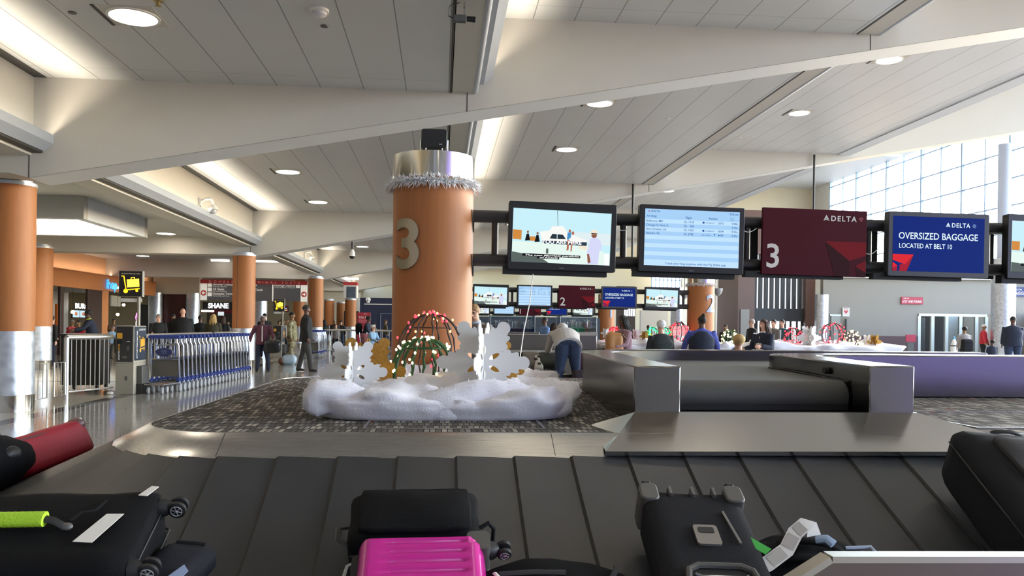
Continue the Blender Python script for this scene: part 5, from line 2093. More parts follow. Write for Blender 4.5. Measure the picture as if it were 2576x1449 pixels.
tag(b.build('granite_panel', MATS['red_granite']), 'narrow dark red granite strip left of the far steel column', 'panel')
# directory sign
VS = 36.9
x0, x1 = at_v(504, 730, VS).x, at_v(773, 730, VS).x
zt, zbm = at_v(640, 706, VS).z, at_v(640, 757, VS).z
DW, DH = x1 - x0, zt - zbm
t = thing('directory_sign', 'long overhead terminal directory sign with red header band', 'sign', (x0, VS, zbm))
MB().box(0, DW, 0, .14, 0, DH).build('cabinet', M('sign_grey', '#5a5a5e', .5), t)
hb = MB().box(-.0, DW, -.02, .0, DH - .16, DH + .02).build('header_band', M('header_red', '#9c2226', .5), t)
for wd_, fx_, fw_ in (('DOMESTIC', .08, .29), ('TERMINAL', .42, .29), ('SOUTH', .76, .17)):
    MB().text(wd_, DW * fx_, DH - .12, .105, -.022, sp=1.9, wid=DW * fw_).build('header_lettering', M('header_print', '#e0b8ae', .5), hb, smooth=0)
WS = M('lit_sign_white', '#f1eee6', .5, emit=.25)
RS = M('sign_arrow_red', '#c8322f', .5)
for k, (xa, xb) in enumerate(((0, DW * .062), (DW * .938, DW))):
    o = MB().box(xa, xb, -.015, 0, 0, DH - .16).build('white_end_panel', WS, t)
    cx, cz = (xa + xb) / 2, DH * .36
    r = MB()
    poly(r, ell(cx, cz, .125, .125, 24), -.017)
    r.build('red_disc', RS, o, smooth=0)
    s = -1 if k == 0 else 1
    w = MB()
    poly(w, [(cx + s * .09, cz), (cx + s * .0, cz + .09), (cx + s * .0, cz + .03), (cx - s * .08, cz + .03), (cx - s * .08, cz - .03), (cx, cz - .03), (cx, cz - .09)], -.019)
    w.build('white_arrow', WS, o, smooth=0)
xd = DW * .675
MB().box(xd - .025, xd + .025, -.02, 0, 0, DH - .16).build('divider_bar', WS, t)
xl = DW * .115
for txt, sub, zz in (('Security Checkpoint', 'Control de Seguridad', .74), ('All Gates', 'Puertas de Embarque', .51), ('Domestic Terminal North', 'Terminal Nacional Norte', .28)):
    MB().text(txt, xl, DH * zz, .095, -.004, bold=.012).build('route_lettering', WS, t, smooth=0)
    MB().text(sub, xl, DH * zz - .075, .05, -.004).build('route_lettering', WS, t, smooth=0)
    MB().box(xl - .22, xl - .04, -.006, 0, DH * zz - .07, DH * zz + .10).build('pictogram_tile', WS, t)
MB().text('Restrooms', DW * .40, DH * .74, .095, -.004, bold=.012).build('route_lettering', WS, t, smooth=0)
MB().text('TSA Pre-Check', DW * .40, DH * .50, .095, -.004, bold=.012).build('route_lettering', WS, t, smooth=0)
MB().text('Ticketing/Check-in', DW * .885, DH * .74, .095, -.004, al='r', bold=.012).build('route_lettering', WS, t, smooth=0)
MB().text('Ventas de Boletos / Facturación', DW * .885, DH * .74 - .075, .05, -.004, al='r').build('route_lettering', WS, t, smooth=0)
MB().box(DW * .893, DW * .93, -.006, 0, DH * .67, DH * .84).build('pictogram_tile', WS, t)
# glowing rib shop behind
VK = 44.0
x0, x1 = at_v(524, 770, VK).x, at_v(606, 770, VK).x
t = thing('shop_sign', 'glowing white shop lettering on dark board below the directory sign', 'sign', (x0, VK, at_v(550, 776, VK).z))
MB().box(-.3, 2.3, .05, .2, -.05, .34).build('dark_board', MBLACK, t)
MB().text('SHANE', .0, .02, .26, 0, bold=.03, ext=.03, wid=at_v(575, 770, VK).x - x0).build('lettering', EWHT, t, smooth=0)
MB().box(.05, 2.3, .0, .2, -.25, -.06).build('crimson_band', M('crimson_band', '#6b1c2a', .5), t)
MB().box(-.35, .3, .0, .12, -.19, -.1).build('lamp_strip', LAMPW, t)
tag(MB().box(at_v(520, 800, 45).x, at_v(625, 800, 45).x, 45, 45.2, 0, 2.2).build('shop_interior', M('shop_dark', '#2b2623', .6)), 'dark shop interior wall below the glowing white lettering', 'panel')
p = at_v(556, 789, 43.6)
t = thing('hanging_screen', 'small pale screen hung below the glowing shop lettering', 'screen', (p.x, 43.6, p.z), 0)
MB().box(-.17, .17, 0, .05, -.12, .12).build('casing', BLACK, t)
MB().box(-.15, .15, -.006, 0, -.10, .10).build('screen', emat('#cfd8da', 1.1), t)
p = at_v(714, 777, 32)
t = thing('menu_screen', 'small dark advertising screen beside the far lit cart sign', 'screen', (p.x, 32, p.z), 0)
MB().box(-.18, .18, 0, .06, -.12, .12).build('casing', BLACK, t)
o = MB().box(-.16, .16, -.006, 0, -.10, .10).build('screen', emat('#4a1626', 1.0), t)
MB().box(-.12, .12, -.009, -.006, -.0, .03).build('text_bar', emat('#8fb0d8', 1.0), o)
MB().box(-.12, .14, -.009, -.006, -.07, -.03).build('picture_bar', emat('#d0a060', 1.0), o)
# linear lamps on the low ceiling, luminous coffer
for x0_, x1_, y, v in ((530, 575, 684, 36.0), (640, 742, 686, 36.0)):
    a, c = at_v(x0_, y, v), at_v(x1_, y, v)
    tag(MB().box(a.x, c.x, v, v + .12, 3.93, 3.99).build('ceiling_strip_lamp', LAMPW), 'thin glowing strip lamp above the directory sign, %s part' % ('left' if x0_ < 600 else 'right'), 'lamp')
t = thing('ceiling_coffer', 'big white ceiling box with glowing underside over the concourse', 'light fitting', (-9.6, 18.4, 3.3))
b = MB()
b.box(-2.6, 2.6, -1.75, -1.55, 0, .45)
b.build('front_board', BEIGE, t)
MB().box(-2.6, 2.6, 1.55, 1.75, 0, .45).build('rear_board', BEIGE, t)
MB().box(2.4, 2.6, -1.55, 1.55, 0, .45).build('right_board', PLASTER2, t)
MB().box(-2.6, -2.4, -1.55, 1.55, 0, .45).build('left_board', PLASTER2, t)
MB().box(-2.4, 2.4, -1.55, 1.55, .30, .34).build('glowing_diffuser', M('diffuser', '#fffaf0', .5, emit=7), t)
MB().tube([(-2.2, .9, .2), (1.7, .9, .2)], .06, 10).build('tube_lamp', LAMPW, t)
# navy booth with white lines, red notice board, topped column
VB = 50.0
x0, x1 = at_v(905, 800, VB).x, at_v(1195, 800, VB).x
zt = at_v(940, 749, VB).z
t = thing('navy_booth', 'tall navy blue partition booth behind the far railing', 'booth', (x0, VB, 0))
NV = M('navy_partition', '#1b2442', .5)
MB().box(0, x1 - x0, 0, 3.0, 0, zt).build('wall_panels', NV, t, bevel=.02)
MB().box(.25, x1 - x0, -.02, 0, zt - .42, zt - .36).build('white_line', WHITE, t)
MB().tube([(1.25, -.02, 0), (1.25, -.02, 1.95), (x1 - x0, -.02, 1.95)], .025, 6).build('door_outline', M('pale_frame', '#7d879c', .5), t)
tag(MB().lathe([(.1, 0), (.1, .1), (.16, .16), (.12, .3), (.0, .34)], 14).build('dome_camera', WHITE, loc=(x0 + .5, VB - .1, zt - .32)), 'white dome camera on the navy booth', 'camera')
x0, x1 = at_v(899, 800, 40).x, at_v(932, 800, 40).x
t = thing('notice_board', 'tall red notice board in front of the navy booth', 'sign', (x0, 40, 0))
MB().box(0, x1 - x0, 0, .06, .05, at_v(915, 786, 40).z).build('panel', M('notice_red', '#b02a3b', .5), t, bevel=.01)
MB().box(-.02, x1 - x0 + .02, -.1, .16, 0, .05).build('foot', KBLK, t)
zz = at_v(915, 801, 40).z
MB().text('TSA Pre', .06, zz, .10, -.002, bold=.02, wid=.5).build('title_lettering', WHITE, t, smooth=0)
MB().text('DELTA', .3, zz + .2, .04, -.002, bold=.02).build('airline_lettering', WHITE, t, smooth=0)
for k in range(3):
    MB().box(.06, .5 - .05 * k, -.004, 0, zz - .09 - .055 * k, zz - .07 - .055 * k).build('text_line', M('notice_pink', '#d98a92', .5), t)
column(at_v(882, 800, 45).x, 45.0, .30, 0, 2.6, 1.15, 'distant orange column topped by a picture sign', z2=.1)
q = at_v(882, 740, 44.9)
t = thing('column_sign', 'white framed picture sign with red top wrapped on a distant column', 'sign', (q.x, 45.0, 2.70))
MB().box(-.36, .36, -.36, .36, 0, .70).build('white_box', WHITE, t, bevel=.01)
MB().box(-.37, .37, -.37, .37, .70, .86).build('red_cap', M('sign_cap_red', '#b63235', .5), t)
MB().box(-.2, .3, -.368, -.36, .02, .62).build('dark_picture', M('dusky_picture', '#4a5566', .5, nz=.5, ns=6), t)
# farther concourse columns and warm walls
for x, v, lb in ((828, 52, 'far orange column right of the far cart row'), (752, 44, 'far orange column under the right end of the directory sign'), (858, 58, 'farthest thin orange column')):
    column(at_v(x, 800, v).x, v, .31, 0, 3.6 if v < 50 else 2.75, 1.15, lb, z2=.1)
for x0_, x1_, v, m, z0_, z1_, lb in ((740, 905, 59, M('lit_white_wall', '#f0e6d4', .6), 2.3, 3.55, 'bright'), ):
    a, c = at_v(x0_, 800, v), at_v(x1_, 800, v)
    struct('wall_far_corridor', MB().box(a.x, c.x, v, v + .2, 0, z1_), m, smooth=0)
for i, (y, v) in enumerate(((741, 50), (726, 47))):
    a, c = at_v(808, y, v), at_v(900, y, v)
    tag(MB().box(a.x, c.x, v, v + .5, 3.6 if i == 0 else 3.85, 3.68 if i == 0 else 3.93).build('ceiling_strip_lamp', LAMPW), 'long glowing strip lamp over the far corridor, %s one' % ('lower' if i == 0 else 'upper'), 'lamp')
tag(MB().box(at_v(865, 780, 57).x, at_v(902, 780, 57).x, 57, 57.2, 0, 2.2).build('dark_doorway', BROWN), 'dark doorway at the end of the far corridor', 'door')
# wall cameras, ceiling devices
def wall_cam(p, lb):
    t = thing('dome_camera', lb, 'camera', p)
    MB().box(-.0, .06, -.05, .05, -.05, .12).build('wall_plate', WHITE, t, bevel=.006)
    MB().tube([(.05, 0, .05), (.16, 0, .11), (.27, 0, .11), (.31, 0, .05), (.32, 0, -.02)], .03, 10).build('arm', WHITE, t)
    MB().lathe([(.03, 0), (.10, -.06), (.11, -.10), (.09, -.12)], 20, (.32, 0, -.02)).build('hood', WHITE, t)
    MB().ball((.32, 0, -.15), (.075, .075, .08), 14, 9).build('dome', M('smoked_dome', '#c9cdd2', .15), t)
    MB().tube([(.02, .05, -.05), (.02, .06, -.2), (.03, .05, -.3)], .008, 6).build('cable', GREYP, t)


wall_cam(at_u(500, 512, -5.45), 'white dome camera on an arm on the left riser, behind the first beam')
wall_cam(at_u(764, 640, -5.45), 'white dome camera on an arm on the left riser, behind the second beam')
p = at_v(886, 630, V3 + .3)
t = thing('hanging_camera', 'white egg shaped camera hanging on a black rod from the second beam', 'camera', (p.x, V2 + .3, 0))
p = at_v(886, 640, V2 + .3)
q = at_v(886, 612, V2 + .3)
t.location = (p.x, V2 + .3, p.z)
MB().cyl((0, 0, .12), (0, 0, zb(p.x) - p.z + .02), .03, n=10).build('rod', BLACK, t)
MB().lathe([(.001, -.13), (.06, -.11), (.085, -.05), (.085, 0), (.07, .08), (.03, .15)], 20).build('egg_housing', WHITE, t)
MB().lathe([(.001, -.135), (.062, -.114), (.086, -.055), (.084, -.06)], 20).build('dark_lens', MBLACK, t)
p = at_z(803, 25, ZL)
t = thing('smoke_detector', 'white round detector on the ceiling above the near belt', 'detector', p)
MB().lathe([(.10, 0), (.10, -.025), (.085, -.03)], 24).build('base_ring', WHITE, t)
MB().lathe([(.08, -.028), (.075, -.055), (.04, -.075), (.001, -.08)], 24).build('dome', M('detector_grey', '#cfcfd6', .4), t)
for i, (x, y, z) in enumerate(((816, 65, ZL), (182, 31, ZL), (1395, 432, ZC), (1680, 298, ZC), (858, 510, ZL), (1862, 346, ZR))):
    p = at_z(x, y, z)
    tag(MB().lathe([(.045, 0), (.04, -.012), (.001, -.014)], 16).build('ceiling_sprinkler', WHITE if i > 1 else GREYP, loc=p), 'small round sprinkler cap on the %s' % ['near left ceiling beside the detector', 'near left ceiling beside the big light', 'middle coffer right of column 3', 'middle coffer toward the right', 'left coffer behind the first beam', 'right coffer below its light'][i], 'sprinkler')
p = at_z(398, 2, ZL)
t = thing('ceiling_sprinkler', 'brass sprinkler head at the top edge of the picture', 'sprinkler', p)
MB().lathe([(.05, 0), (.05, -.01), (.02, -.015), (.02, -.05), (.035, -.055), (.001, -.06)], 16).build('head', M('aged_brass', '#a8946a', .35, metal=.8), t)
t = thing('box_camera', 'black box camera hanging from the middle ceiling step', 'camera', Vector((.20, 8.2, ZL - .17)))
b = MB().cyl((0, 0, .03), (0, 0, .17), .01, n=8).build('hanger', CHROME, t)
MB().box(-.11, .02, -.035, .035, -.035, .03).build('body', M('camera_grey', '#54565a', .4), t, bevel=.006)
MB().cyl((.02, 0, 0), (.11, 0, -.005), .026, .03, 14).build('lens_barrel', BLACK, t)
MB().tube([(-.11, 0, 0), (-.16, 0, .02), (-.15, 0, .12), (-.05, 0, .16)], .005, 6).build('cable', BLACK, t)
# ------------------------------------------------------------------ people
SK_D, SK_M, SK_L = M('skin_deep', '#5a3d31', .55), M('skin_brown', '#85603f', .55), M('skin_light', '#d3a188', .55)
HB, HBR, HBL, HW, HGR, HSB = [M(n, c, .7, nz=.25, ns=60) for n, c in (('hair_black', '#15120f'), ('hair_brown', '#3a261b'), ('hair_blond', '#b99a63'), ('hair_white', '#d9d8d6'), ('hair_grey', '#83807c'), ('hair_sandy', '#8a6a45'))]
def cl(n, c, **k):
    return M('cloth_' + n, c, .85, nz=.10, ns=30, bump=.15, bs=120, **k)
T_BLACK, T_DGREY, T_GREY, T_NAVY, T_JEAN = cl('black', '#141517'), cl('dark_grey', '#3b3a39'), cl('grey', '#6e6a66'), cl('navy', '#1b2336'), cl('denim', '#26344f')
T_MAR, T_OLIVE, T_HOOD, T_LBL, T_RED = cl('maroon', '#4a2030'), cl('olive', '#3d3a2a'), cl('heather_grey', '#b9b6b3'), cl('light_blue', '#8fb2cc'), cl('red', '#b3262f')
T_VIO, T_MAUVE, T_WHT, T_BLUEP, T_TEAL = cl('violet_blue', '#4a55a0'), cl('mauve', '#8f7078'), cl('white', '#d6d2cc'), cl('plaid_blue', '#5b7aa8'), cl('teal', '#2f5560')
SHOE = M('shoe_black', '#161616', .5)
CAMO, nt, bb = nodes('camouflage')
vec, X_, Y_, Z_ = sepxyz(nt)
n_ = wnoise(nt, vec, 9, 4)
rp = nt.nodes.new('ShaderNodeValToRGB')
rp.color_ramp.interpolation = 'CONSTANT'
e = rp.color_ramp.elements
e[0].position, e[0].color = 0, rgba('#4a4632')
e[1].position, e[1].color = .45, rgba('#8a8262')
q = e.new(.55)
q.color = rgba('#6a6448')
q = e.new(.63)
q.color = rgba('#9c937a')
nt.links.new(n_, rp.inputs[0])
nt.links.new(rp.outputs[0], bb.inputs['Base Color'])
bb.inputs['Roughness'].default_value = .9


def otube(mb, pts, rs, n=12, ref=(1, 0, 0)):
    """tube of (width, depth) ellipses; width stays along ref"""
    pts = [Vector(p) for p in pts]
    ref = Vector(ref)
    rings = []
    for i, p in enumerate(pts):
        t = (pts[min(i + 1, len(pts) - 1)] - pts[max(i - 1, 0)]).normalized()
        nx = ref - t * ref.dot(t)
        nx = nx.normalized() if nx.length > 1e-4 else t.orthogonal().normalized()
        ny = t.cross(nx)
        ra, rb = rs[i] if isinstance(rs[i], tuple) else (rs[i], rs[i])
        rings.append([p + nx * ra * math.cos(2 * PI * k / n) + ny * rb * math.sin(2 * PI * k / n) for k in range(n)])
    mb.loft(rings)


def dirv(sg, fwd, out):
    f, o = math.radians(fwd), math.radians(out)
    return Vector((sg * math.sin(o), -math.sin(f) * math.cos(o), -math.cos(f) * math.cos(o)))


def remesh(o, vox, it=4):
    m = o.modifiers.new('Remesh', 'REMESH')
    m.mode = 'VOXEL'
    m.voxel_size = vox
    m.use_smooth_shade = True
    s = o.modifiers.new('Smooth', 'SMOOTH')
    s.factor = .5
    s.iterations = it
    return o


def person(label, x, yh, v, face=0, skin=SK_M, hair=HB, top=T_BLACK, pants=T_JEAN, hs='short', lean=0, arms=((8, 8, 10), (8, 8, 10)), legs=((4, 3, 4), (-4, 3, 4)), fat=1.0, coat=.47, head=(0, 0), collar=None, vest=None, vox=.009, sit=False, hood=False, tmul=1.12, u=None, H=None, z0=0.0, shoes=SHOE, sleeves=None, name='person', scale_h=1.0, glasses=False):
    """x, yh: picture column and head-top row; v: depth. face: 0 = toward us, 90 = to the right, 180 = away"""
    p = at_v(x, yh, v)
    if H is None:
        H = (p.z - z0) * scale_h
    u = p.x if u is None else u
    t = thing(name, label, 'person', (u, v, z0), math.radians(face))
    h = H
    up = Vector((0, -math.sin(math.radians(lean)), math.cos(math.radians(lean))))
    hip = Vector((0, 0, .512 * h))
    # legs
    L = []
    low = 1e9
    for sg, (fw, ot, kb) in zip((-1, 1), legs):
        a = hip + Vector((sg * .052 * h * fat, 0, -.02 * h))
        k = a + dirv(sg, fw, ot) * .232 * h
        n = k + dirv(sg, fw - kb, ot * .6) * .232 * h
        L.append((a, k, n))
        low = min(low, n.z)
    dz = .040 * h - low
    if sit:
        dz = 0
    hip.z += dz
    L = [tuple(q + Vector((0, 0, dz)) for q in l) for l in L]
    waist = hip + up * .10 * h
    chest = hip + up * .215 * h
    sho = hip + up * .312 * h
    nk = hip + up * .343 * h
    hd_up = Vector((0, -math.sin(math.radians(lean * .5 + head[0])), math.cos(math.radians(lean * .5 + head[0]))))
    hc = nk + hd_up * .090 * h
    yaw = math.radians(head[1])
    A = []
    for sg, (fw, ot, eb) in zip((-1, 1), arms):
        a = sho + Vector((sg * .105 * h * (.5 + .5 * fat), 0, -.012 * h))
        e_ = a + dirv(sg, fw + lean * .0, ot) * .17 * h
        w = e_ + dirv(sg, fw + eb, ot * .35 - (8 if eb > 40 else 0)) * .148 * h
        A.append((a, e_, w, (w - e_).normalized()))
    # ---- continuous body: trunk, neck, head, limbs, hands
    b = MB()
    f = fat
    otube(b, [hip - up * .03 * h, hip, waist, chest, sho, sho + up * .02 * h], [(.07 * h * f, .055 * h * f), (.09 * h * f, .062 * h * f), (.078 * h * f, .055 * h * f), (.092 * h * f, .062 * h * f), (.09 * h, .045 * h), (.045 * h, .035 * h)])
    otube(b, [sho, nk + up * .01 * h, hc - hd_up * .02 * h], [.042 * h, .036 * h, .034 * h], 10)
    for a, k, n in L:
        otube(b, [a + Vector((0, 0, .03 * h)), a - Vector((0, 0, .04 * h)), k, k.lerp(n, .3), n], [.052 * h * f, .05 * h * f, .033 * h, .034 * h, .021 * h], 10)
        otube(b, [n + Vector((0, .022 * h, -.02 * h)), n + Vector((0, -.03 * h, -.022 * h)), n + Vector((0, -.085 * h, -.028 * h))], [(.022 * h, .02 * h), (.025 * h, .016 * h), (.02 * h, .01 * h)], 8)
    for (a, e_, w, d), sg in zip(A, (-1, 1)):
        otube(b, [a, a.lerp(e_, .3), e_, e_.lerp(w, .3), w], [.032 * h, .030 * h, .023 * h, .024 * h, .016 * h], 10)
        sd = d.cross(Vector((sg, 0, 0)))
        sd = sd.normalized() if sd.length > .1 else Vector((0, -1, 0))
        fl = Vector((-sg, 0, 0))                        # palm side
        c1 = w + d * .045 * h
        otube(b, [w - d * .005 * h, w + d * .02 * h, c1], [(.013 * h, .010 * h), (.022 * h, .011 * h), (.022 * h, .010 * h)], 8, sd)
        for i, (oo, ln) in enumerate(((-.016, .038), (-.006, .043), (.005, .041), (.015, .033))):
            r0 = c1 + sd * oo * h - d * .004 * h
            b.tube([r0, r0 + d * ln * .45 * h + fl * .003 * h, r0 + (d * .85 + fl * .45).normalized() * ln * h], [.0058 * h, .0055 * h, .0045 * h], 6)
        r0 = w + d * .012 * h - sd * .018 * h
        b.tube([r0, r0 + (d * .7 - sd * .6).normalized() * .022 * h, r0 + (d * .85 - sd * .35 + fl * .3).normalized() * .042 * h], [.0065 * h, .006 * h, .005 * h], 6)
    # head in its own frame
    fw_ = Vector((math.sin(yaw), -math.cos(yaw), 0))
    fw_ = (fw_ - hd_up * fw_.dot(hd_up)).normalized()
    rt = fw_.cross(hd_up)
    HM = Matrix(((rt.x, -fw_.x, hd_up.x, hc.x), (rt.y, -fw_.y, hd_up.y, hc.y), (rt.z, -fw_.z, hd_up.z, hc.z), (0, 0, 0, 1)))
    b.T = HM
    s = h
    b.ball((0, .004 * s, .012 * s), (.044 * s, .056 * s, .055 * s), 16, 12)
    otube(b, [(0, -.012 * s, .0), (0, -.018 * s, -.03 * s), (0, -.026 * s, -.058 * s)], [(.041 * s, .038 * s), (.036 * s, .034 * s), (.017 * s, .016 * s)], 12)
    b.tube([(0, -.050 * s, .012 * s), (0, -.064 * s, -.012 * s), (0, -.05 * s, -.017 * s)], [.006 * s, .0105 * s, .008 * s], 8)
    b.ball((0, -.047 * s, -.036 * s), (.016 * s, .008 * s, .008 * s), 8, 6)
    b.ball((0, -.048 * s, .020 * s), (.032 * s, .007 * s, .006 * s), 8, 6)
    for sg in (-1, 1):
        b.ball((sg * .045 * s, .004 * s, -.004 * s), (.007 * s, .012 * s, .018 * s), 8, 6)
    b.T = None
    body = remesh(b.build('body', skin, t, smooth=0), vox * h / 1.7, 3)
    for sg in (-1, 1):
        e_ = MB()
        e_.T = HM
        e_.ball((sg * .018 * s, -.048 * s, .009 * s), (.008 * s, .005 * s, .0042 * s), 8, 6)
        e_.build('eye', MBLACK, t)
    if glasses:
        gl = MB()
        gl.T = HM
        for sg in (-1, 1):
            gl.tube([(sg * .019 * s + .013 * s * math.cos(k * PI / 6), -.058 * s, .008 * s + .010 * s * math.sin(k * PI / 6)) for k in range(12)], .0016 * s, 5, closed=True)
            gl.tube([(sg * .032 * s, -.056 * s, .010 * s), (sg * .046 * s, -.02 * s, .010 * s), (sg * .049 * s, .01 * s, .006 * s)], .0016 * s, 5)
        gl.tube([(-.007 * s, -.059 * s, .010 * s), (.007 * s, -.059 * s, .010 * s)], .0016 * s, 5)
        gl.build('glasses', BLACK, t)
    mth = MB()
    mth.T = HM
    mth.ball((0, -.054 * s, -.035 * s), (.014 * s, .003 * s, .0022 * s), 8, 5)
    mth.build('mouth', M('lips', '#7c4a44', .5), t)
    # ---- hair
    g = MB()
    g.T = HM
    if hs != 'bald':
        nu, nv = 20, 10
        vs, fs = [], []
        k = 1.09
        for j in range(nv + 1):
            el = PI / 2 - j / nv * (PI / 2 + (.15 if hs in ('short', 'crop') else .5))
            for i in range(nu):
                az = 2 * PI * i / nu                       # 0 = back
                fr = max(0, math.cos(az - PI))
                e2 = max(el, -.9 + 1.45 * fr ** .7)
                kk = k + (.06 * noise.noise(Vector((az * 2, el * 3, s))) if hs != 'crop' else -.03)
                vs.append((math.cos(e2) * math.sin(az) * .0445 * s * kk, .004 * s + math.cos(e2) * math.cos(az) * .0565 * s * kk, .012 * s + math.sin(e2) * .0555 * s * kk))
        for j in range(nv):
            for i in range(nu):
                i2 = (i + 1) % nu
                fs.append((j * nu + i, j * nu + i2, (j + 1) * nu + i2, (j + 1) * nu + i))
        g.add(vs, fs)
        if hs == 'long' or hs == 'dread':
            ln = .20 if hs == 'long' else .27
            for i in range(15):
                az = -1.9 + 3.8 * i / 14
                r0 = Vector((math.sin(az) * .045 * s, .004 * s + math.cos(az) * .054 * s, .02 * s))
                dn = Vector((math.sin(az) * .03 * s, .02 * s + math.cos(az) * .02 * s, -ln * s * (.85 + .15 * math.cos(i * 2.3))))
                g.tube([r0 + Vector((0, 0, .02 * s)), r0 * 1.08 + Vector((0, .004 * s, -.04 * s)), r0 + dn * .6 + Vector((0, .012 * s, 0)), r0 + dn], [.010 * s, .014 * s, .013 * s, .004 * s], 6)
        if hs == 'bun':
            g.ball((0, .035 * s, .075 * s), (.022 * s, .022 * s, .022 * s), 10, 8)
        if hs == 'puff':
            g.ball((0, .012 * s, .03 * s), (.062 * s, .068 * s, .055 * s), 14, 10)
        o = g.build('hair', hair, t, smooth=180)
    if hs == 'cap' or hood == 'cap':
        c = MB()
        c.T = HM
        c.lathe([(.052 * s, .02 * s), (.05 * s, .05 * s), (.03 * s, .072 * s), (.001 * s, .076 * s)], 18, (0, .004 * s, 0))
        c.prism([(-.035 * s, -.04 * s, .024 * s), (.035 * s, -.04 * s, .024 * s), (.03 * s, -.10 * s, .018 * s), (-.03 * s, -.10 * s, .018 * s)], (0, 0, .004 * s))
        c.build('cap', collar or T_DGREY, t)
    # ---- clothes
    m = tmul
    c = MB()
    hem = hip + up * ((coat - .505) * h)
    otube(c, [hem, hip + up * .01 * h, waist, chest, sho - up * .005 * h, sho + up * .024 * h], [(.100 * h * f * m, .078 * h * f * m), (.098 * h * f * m, .075 * h * f * m), (.090 * h * f * m, .068 * h * f * m), (.098 * h * f * m, .072 * h * f * m), (.102 * h * m, .056 * h * m), (.050 * h, .045 * h)], 18)
    for a, e_, w, d in A:
        otube(c, [a + Vector((0, 0, .005 * h)), a.lerp(e_, .35), e_, e_.lerp(w, .4), w - d * .008 * h], [.040 * h * m, .038 * h * m, .031 * h * m, .030 * h * m, .023 * h * m], 12)
    cm = top
    o = remesh(c.build('jacket' if coat < .5 else 'shirt', sleeves or top, t, smooth=0), .012 * h / 1.7, 4)
    if vest:
        ve = MB()
        otube(ve, [hem - up * .01 * h, hip + up * .01 * h, waist, chest, sho - up * .01 * h, sho + up * .01 * h], [(.106 * h * f * m, .084 * h * f * m), (.104 * h * f * m, .081 * h * f * m), (.097 * h * f * m, .075 * h * f * m), (.102 * h * f * m, .079 * h * f * m), (.085 * h * m, .064 * h * m), (.052 * h, .045 * h)], 18)
        ve.build('vest', vest, t, smooth=60)
    if collar and hs != 'cap' and hood != 'cap':
        co = MB()
        otube(co, [sho + up * .008 * h, nk + up * .008 * h], [(.05 * h, .048 * h), (.043 * h, .044 * h)], 14)
        co.build('collar', collar, t)
    if hood is True:
        ho = MB()
        ho.T = HM
        ho.ball((0, .012 * s, .004 * s), (.062 * s, .066 * s, .074 * s), 16, 12)
        ho.build('hood', top, t)
    pa = MB()
    otube(pa, [hip + up * .03 * h, hip - up * .03 * h], [(.094 * h * f, .07 * h * f), (.092 * h * f, .068 * h * f)], 14)
    for a, k, n in L:
        otube(pa, [a + Vector((0, 0, .03 * h)), a - Vector((0, 0, .05 * h)), k, k.lerp(n, .35), n + Vector((0, 0, -.012 * h))], [.058 * h * f, .058 * h * f, .044 * h, .041 * h, .036 * h], 12)
    remesh(pa.build('trousers', pants, t, smooth=0), .012 * h / 1.7, 4)
    for a, k, n in L:
        sh = MB()
        otube(sh, [n + Vector((0, .032 * h, -.016 * h)), n + Vector((0, 0, -.010 * h)), n + Vector((0, -.05 * h, -.020 * h)), n + Vector((0, -.095 * h, -.028 * h))], [(.020 * h, .022 * h), (.027 * h, .028 * h), (.030 * h, .018 * h), (.020 * h, .010 * h)], 12)
        sh.build('shoe', shoes, t, smooth=60)
    t['_h'] = h
    return t


def hand_of(t, x, y, z):
    h = t['_h']
    return t.matrix_basis @ Vector((x * h, y * h, z * h))


WALK_R = ((22, 2, 6), (-16, 2, 10))
# left group
m = person('man in black jacket and grey cargo trousers walking to the right', 771, 770, 22.4, 105, SK_D, HB, T_BLACK, T_DGREY, 'crop', 0, ((-4, 10, 14), (10, 12, 18)), ((10, 2, 2), (-10, 2, 6)), 1.06, .44, (0, 15), collar=T_BLACK, tmul=1.25)
m = person('woman in maroon zip jacket and dark jeans with arms held out', 661, 797, 22.3, 8, SK_D, HGR, T_MAR, T_NAVY, 'crop', -2, ((6, 30, 8), (20, 24, 40)), ((2, 5, 2), (4, 9, 2)), 1.1, .47, (-8, -8), tmul=1.12, shoes=SHOE)
MB()
zs = MB()
zs.box(-.012, .012, -.146, -.128, .80, 1.22)
zs.build('white_zip', T_WHT, m, smooth=0)
t = thing('handbag', 'black shiny handbag hanging at the woman in maroon', 'bag', at_v(686, 868, 22.15))
soft_box(MB(), -.22, .22, -.09, .09, -.20, .12, .07, .02, 7, 4).build('body', M('black_leather', '#17171b', .3), t, smooth=180)
MB().tube([(-.1, 0, .1), (-.07, 0, .24), (.07, 0, .24), (.1, 0, .1)], .009, 6).build('strap', M('black_leather', '#17171b', .3), t)
person('soldier in tan camouflage uniform standing side on', 735, 788, 26.7, 80, SK_M, HB, CAMO, CAMO, 'crop', 0, ((0, 8, 12), (4, 8, 12)), ((3, 3, 2), (-3, 3, 2)), 1.08, .44, (0, 10), tmul=1.2, shoes=M('tan_boot', '#6f5a41', .7))
t = thing('carry_sack', 'pale blue and clear plastic sack on the floor by the soldier', 'bag', at_z(733, 916, 0) + Vector((.0, -.35, 0)))
soft_box(MB(), -.22, .22, -.16, .16, 0, .30, .12, .02, 8, 9).build('sack', M('pale_blue_plastic', '#9fb3bf', .25, nz=.3, ns=14), t, smooth=180)
t = thing('carry_sack', 'brown bag on the floor left of the pale blue sack', 'bag', at_z(718, 917, 0))
soft_box(MB(), -.20, .16, -.14, .14, 0, .22, .09, .02, 8, 3).build('sack', M('brown_canvas', '#6a452f', .7, nz=.3, ns=14), t, smooth=180)
person('woman in black jacket and jeans standing back to us at the far left', 127, 798, 23.8, 150, SK_L, HBR, T_BLACK, T_NAVY, 'bun', 4, ((-6, 14, 4), (20, 8, 40)), ((2, 3, 2), (-8, 2, 6)), 1.12, .47, (10, 20), tmul=1.2)
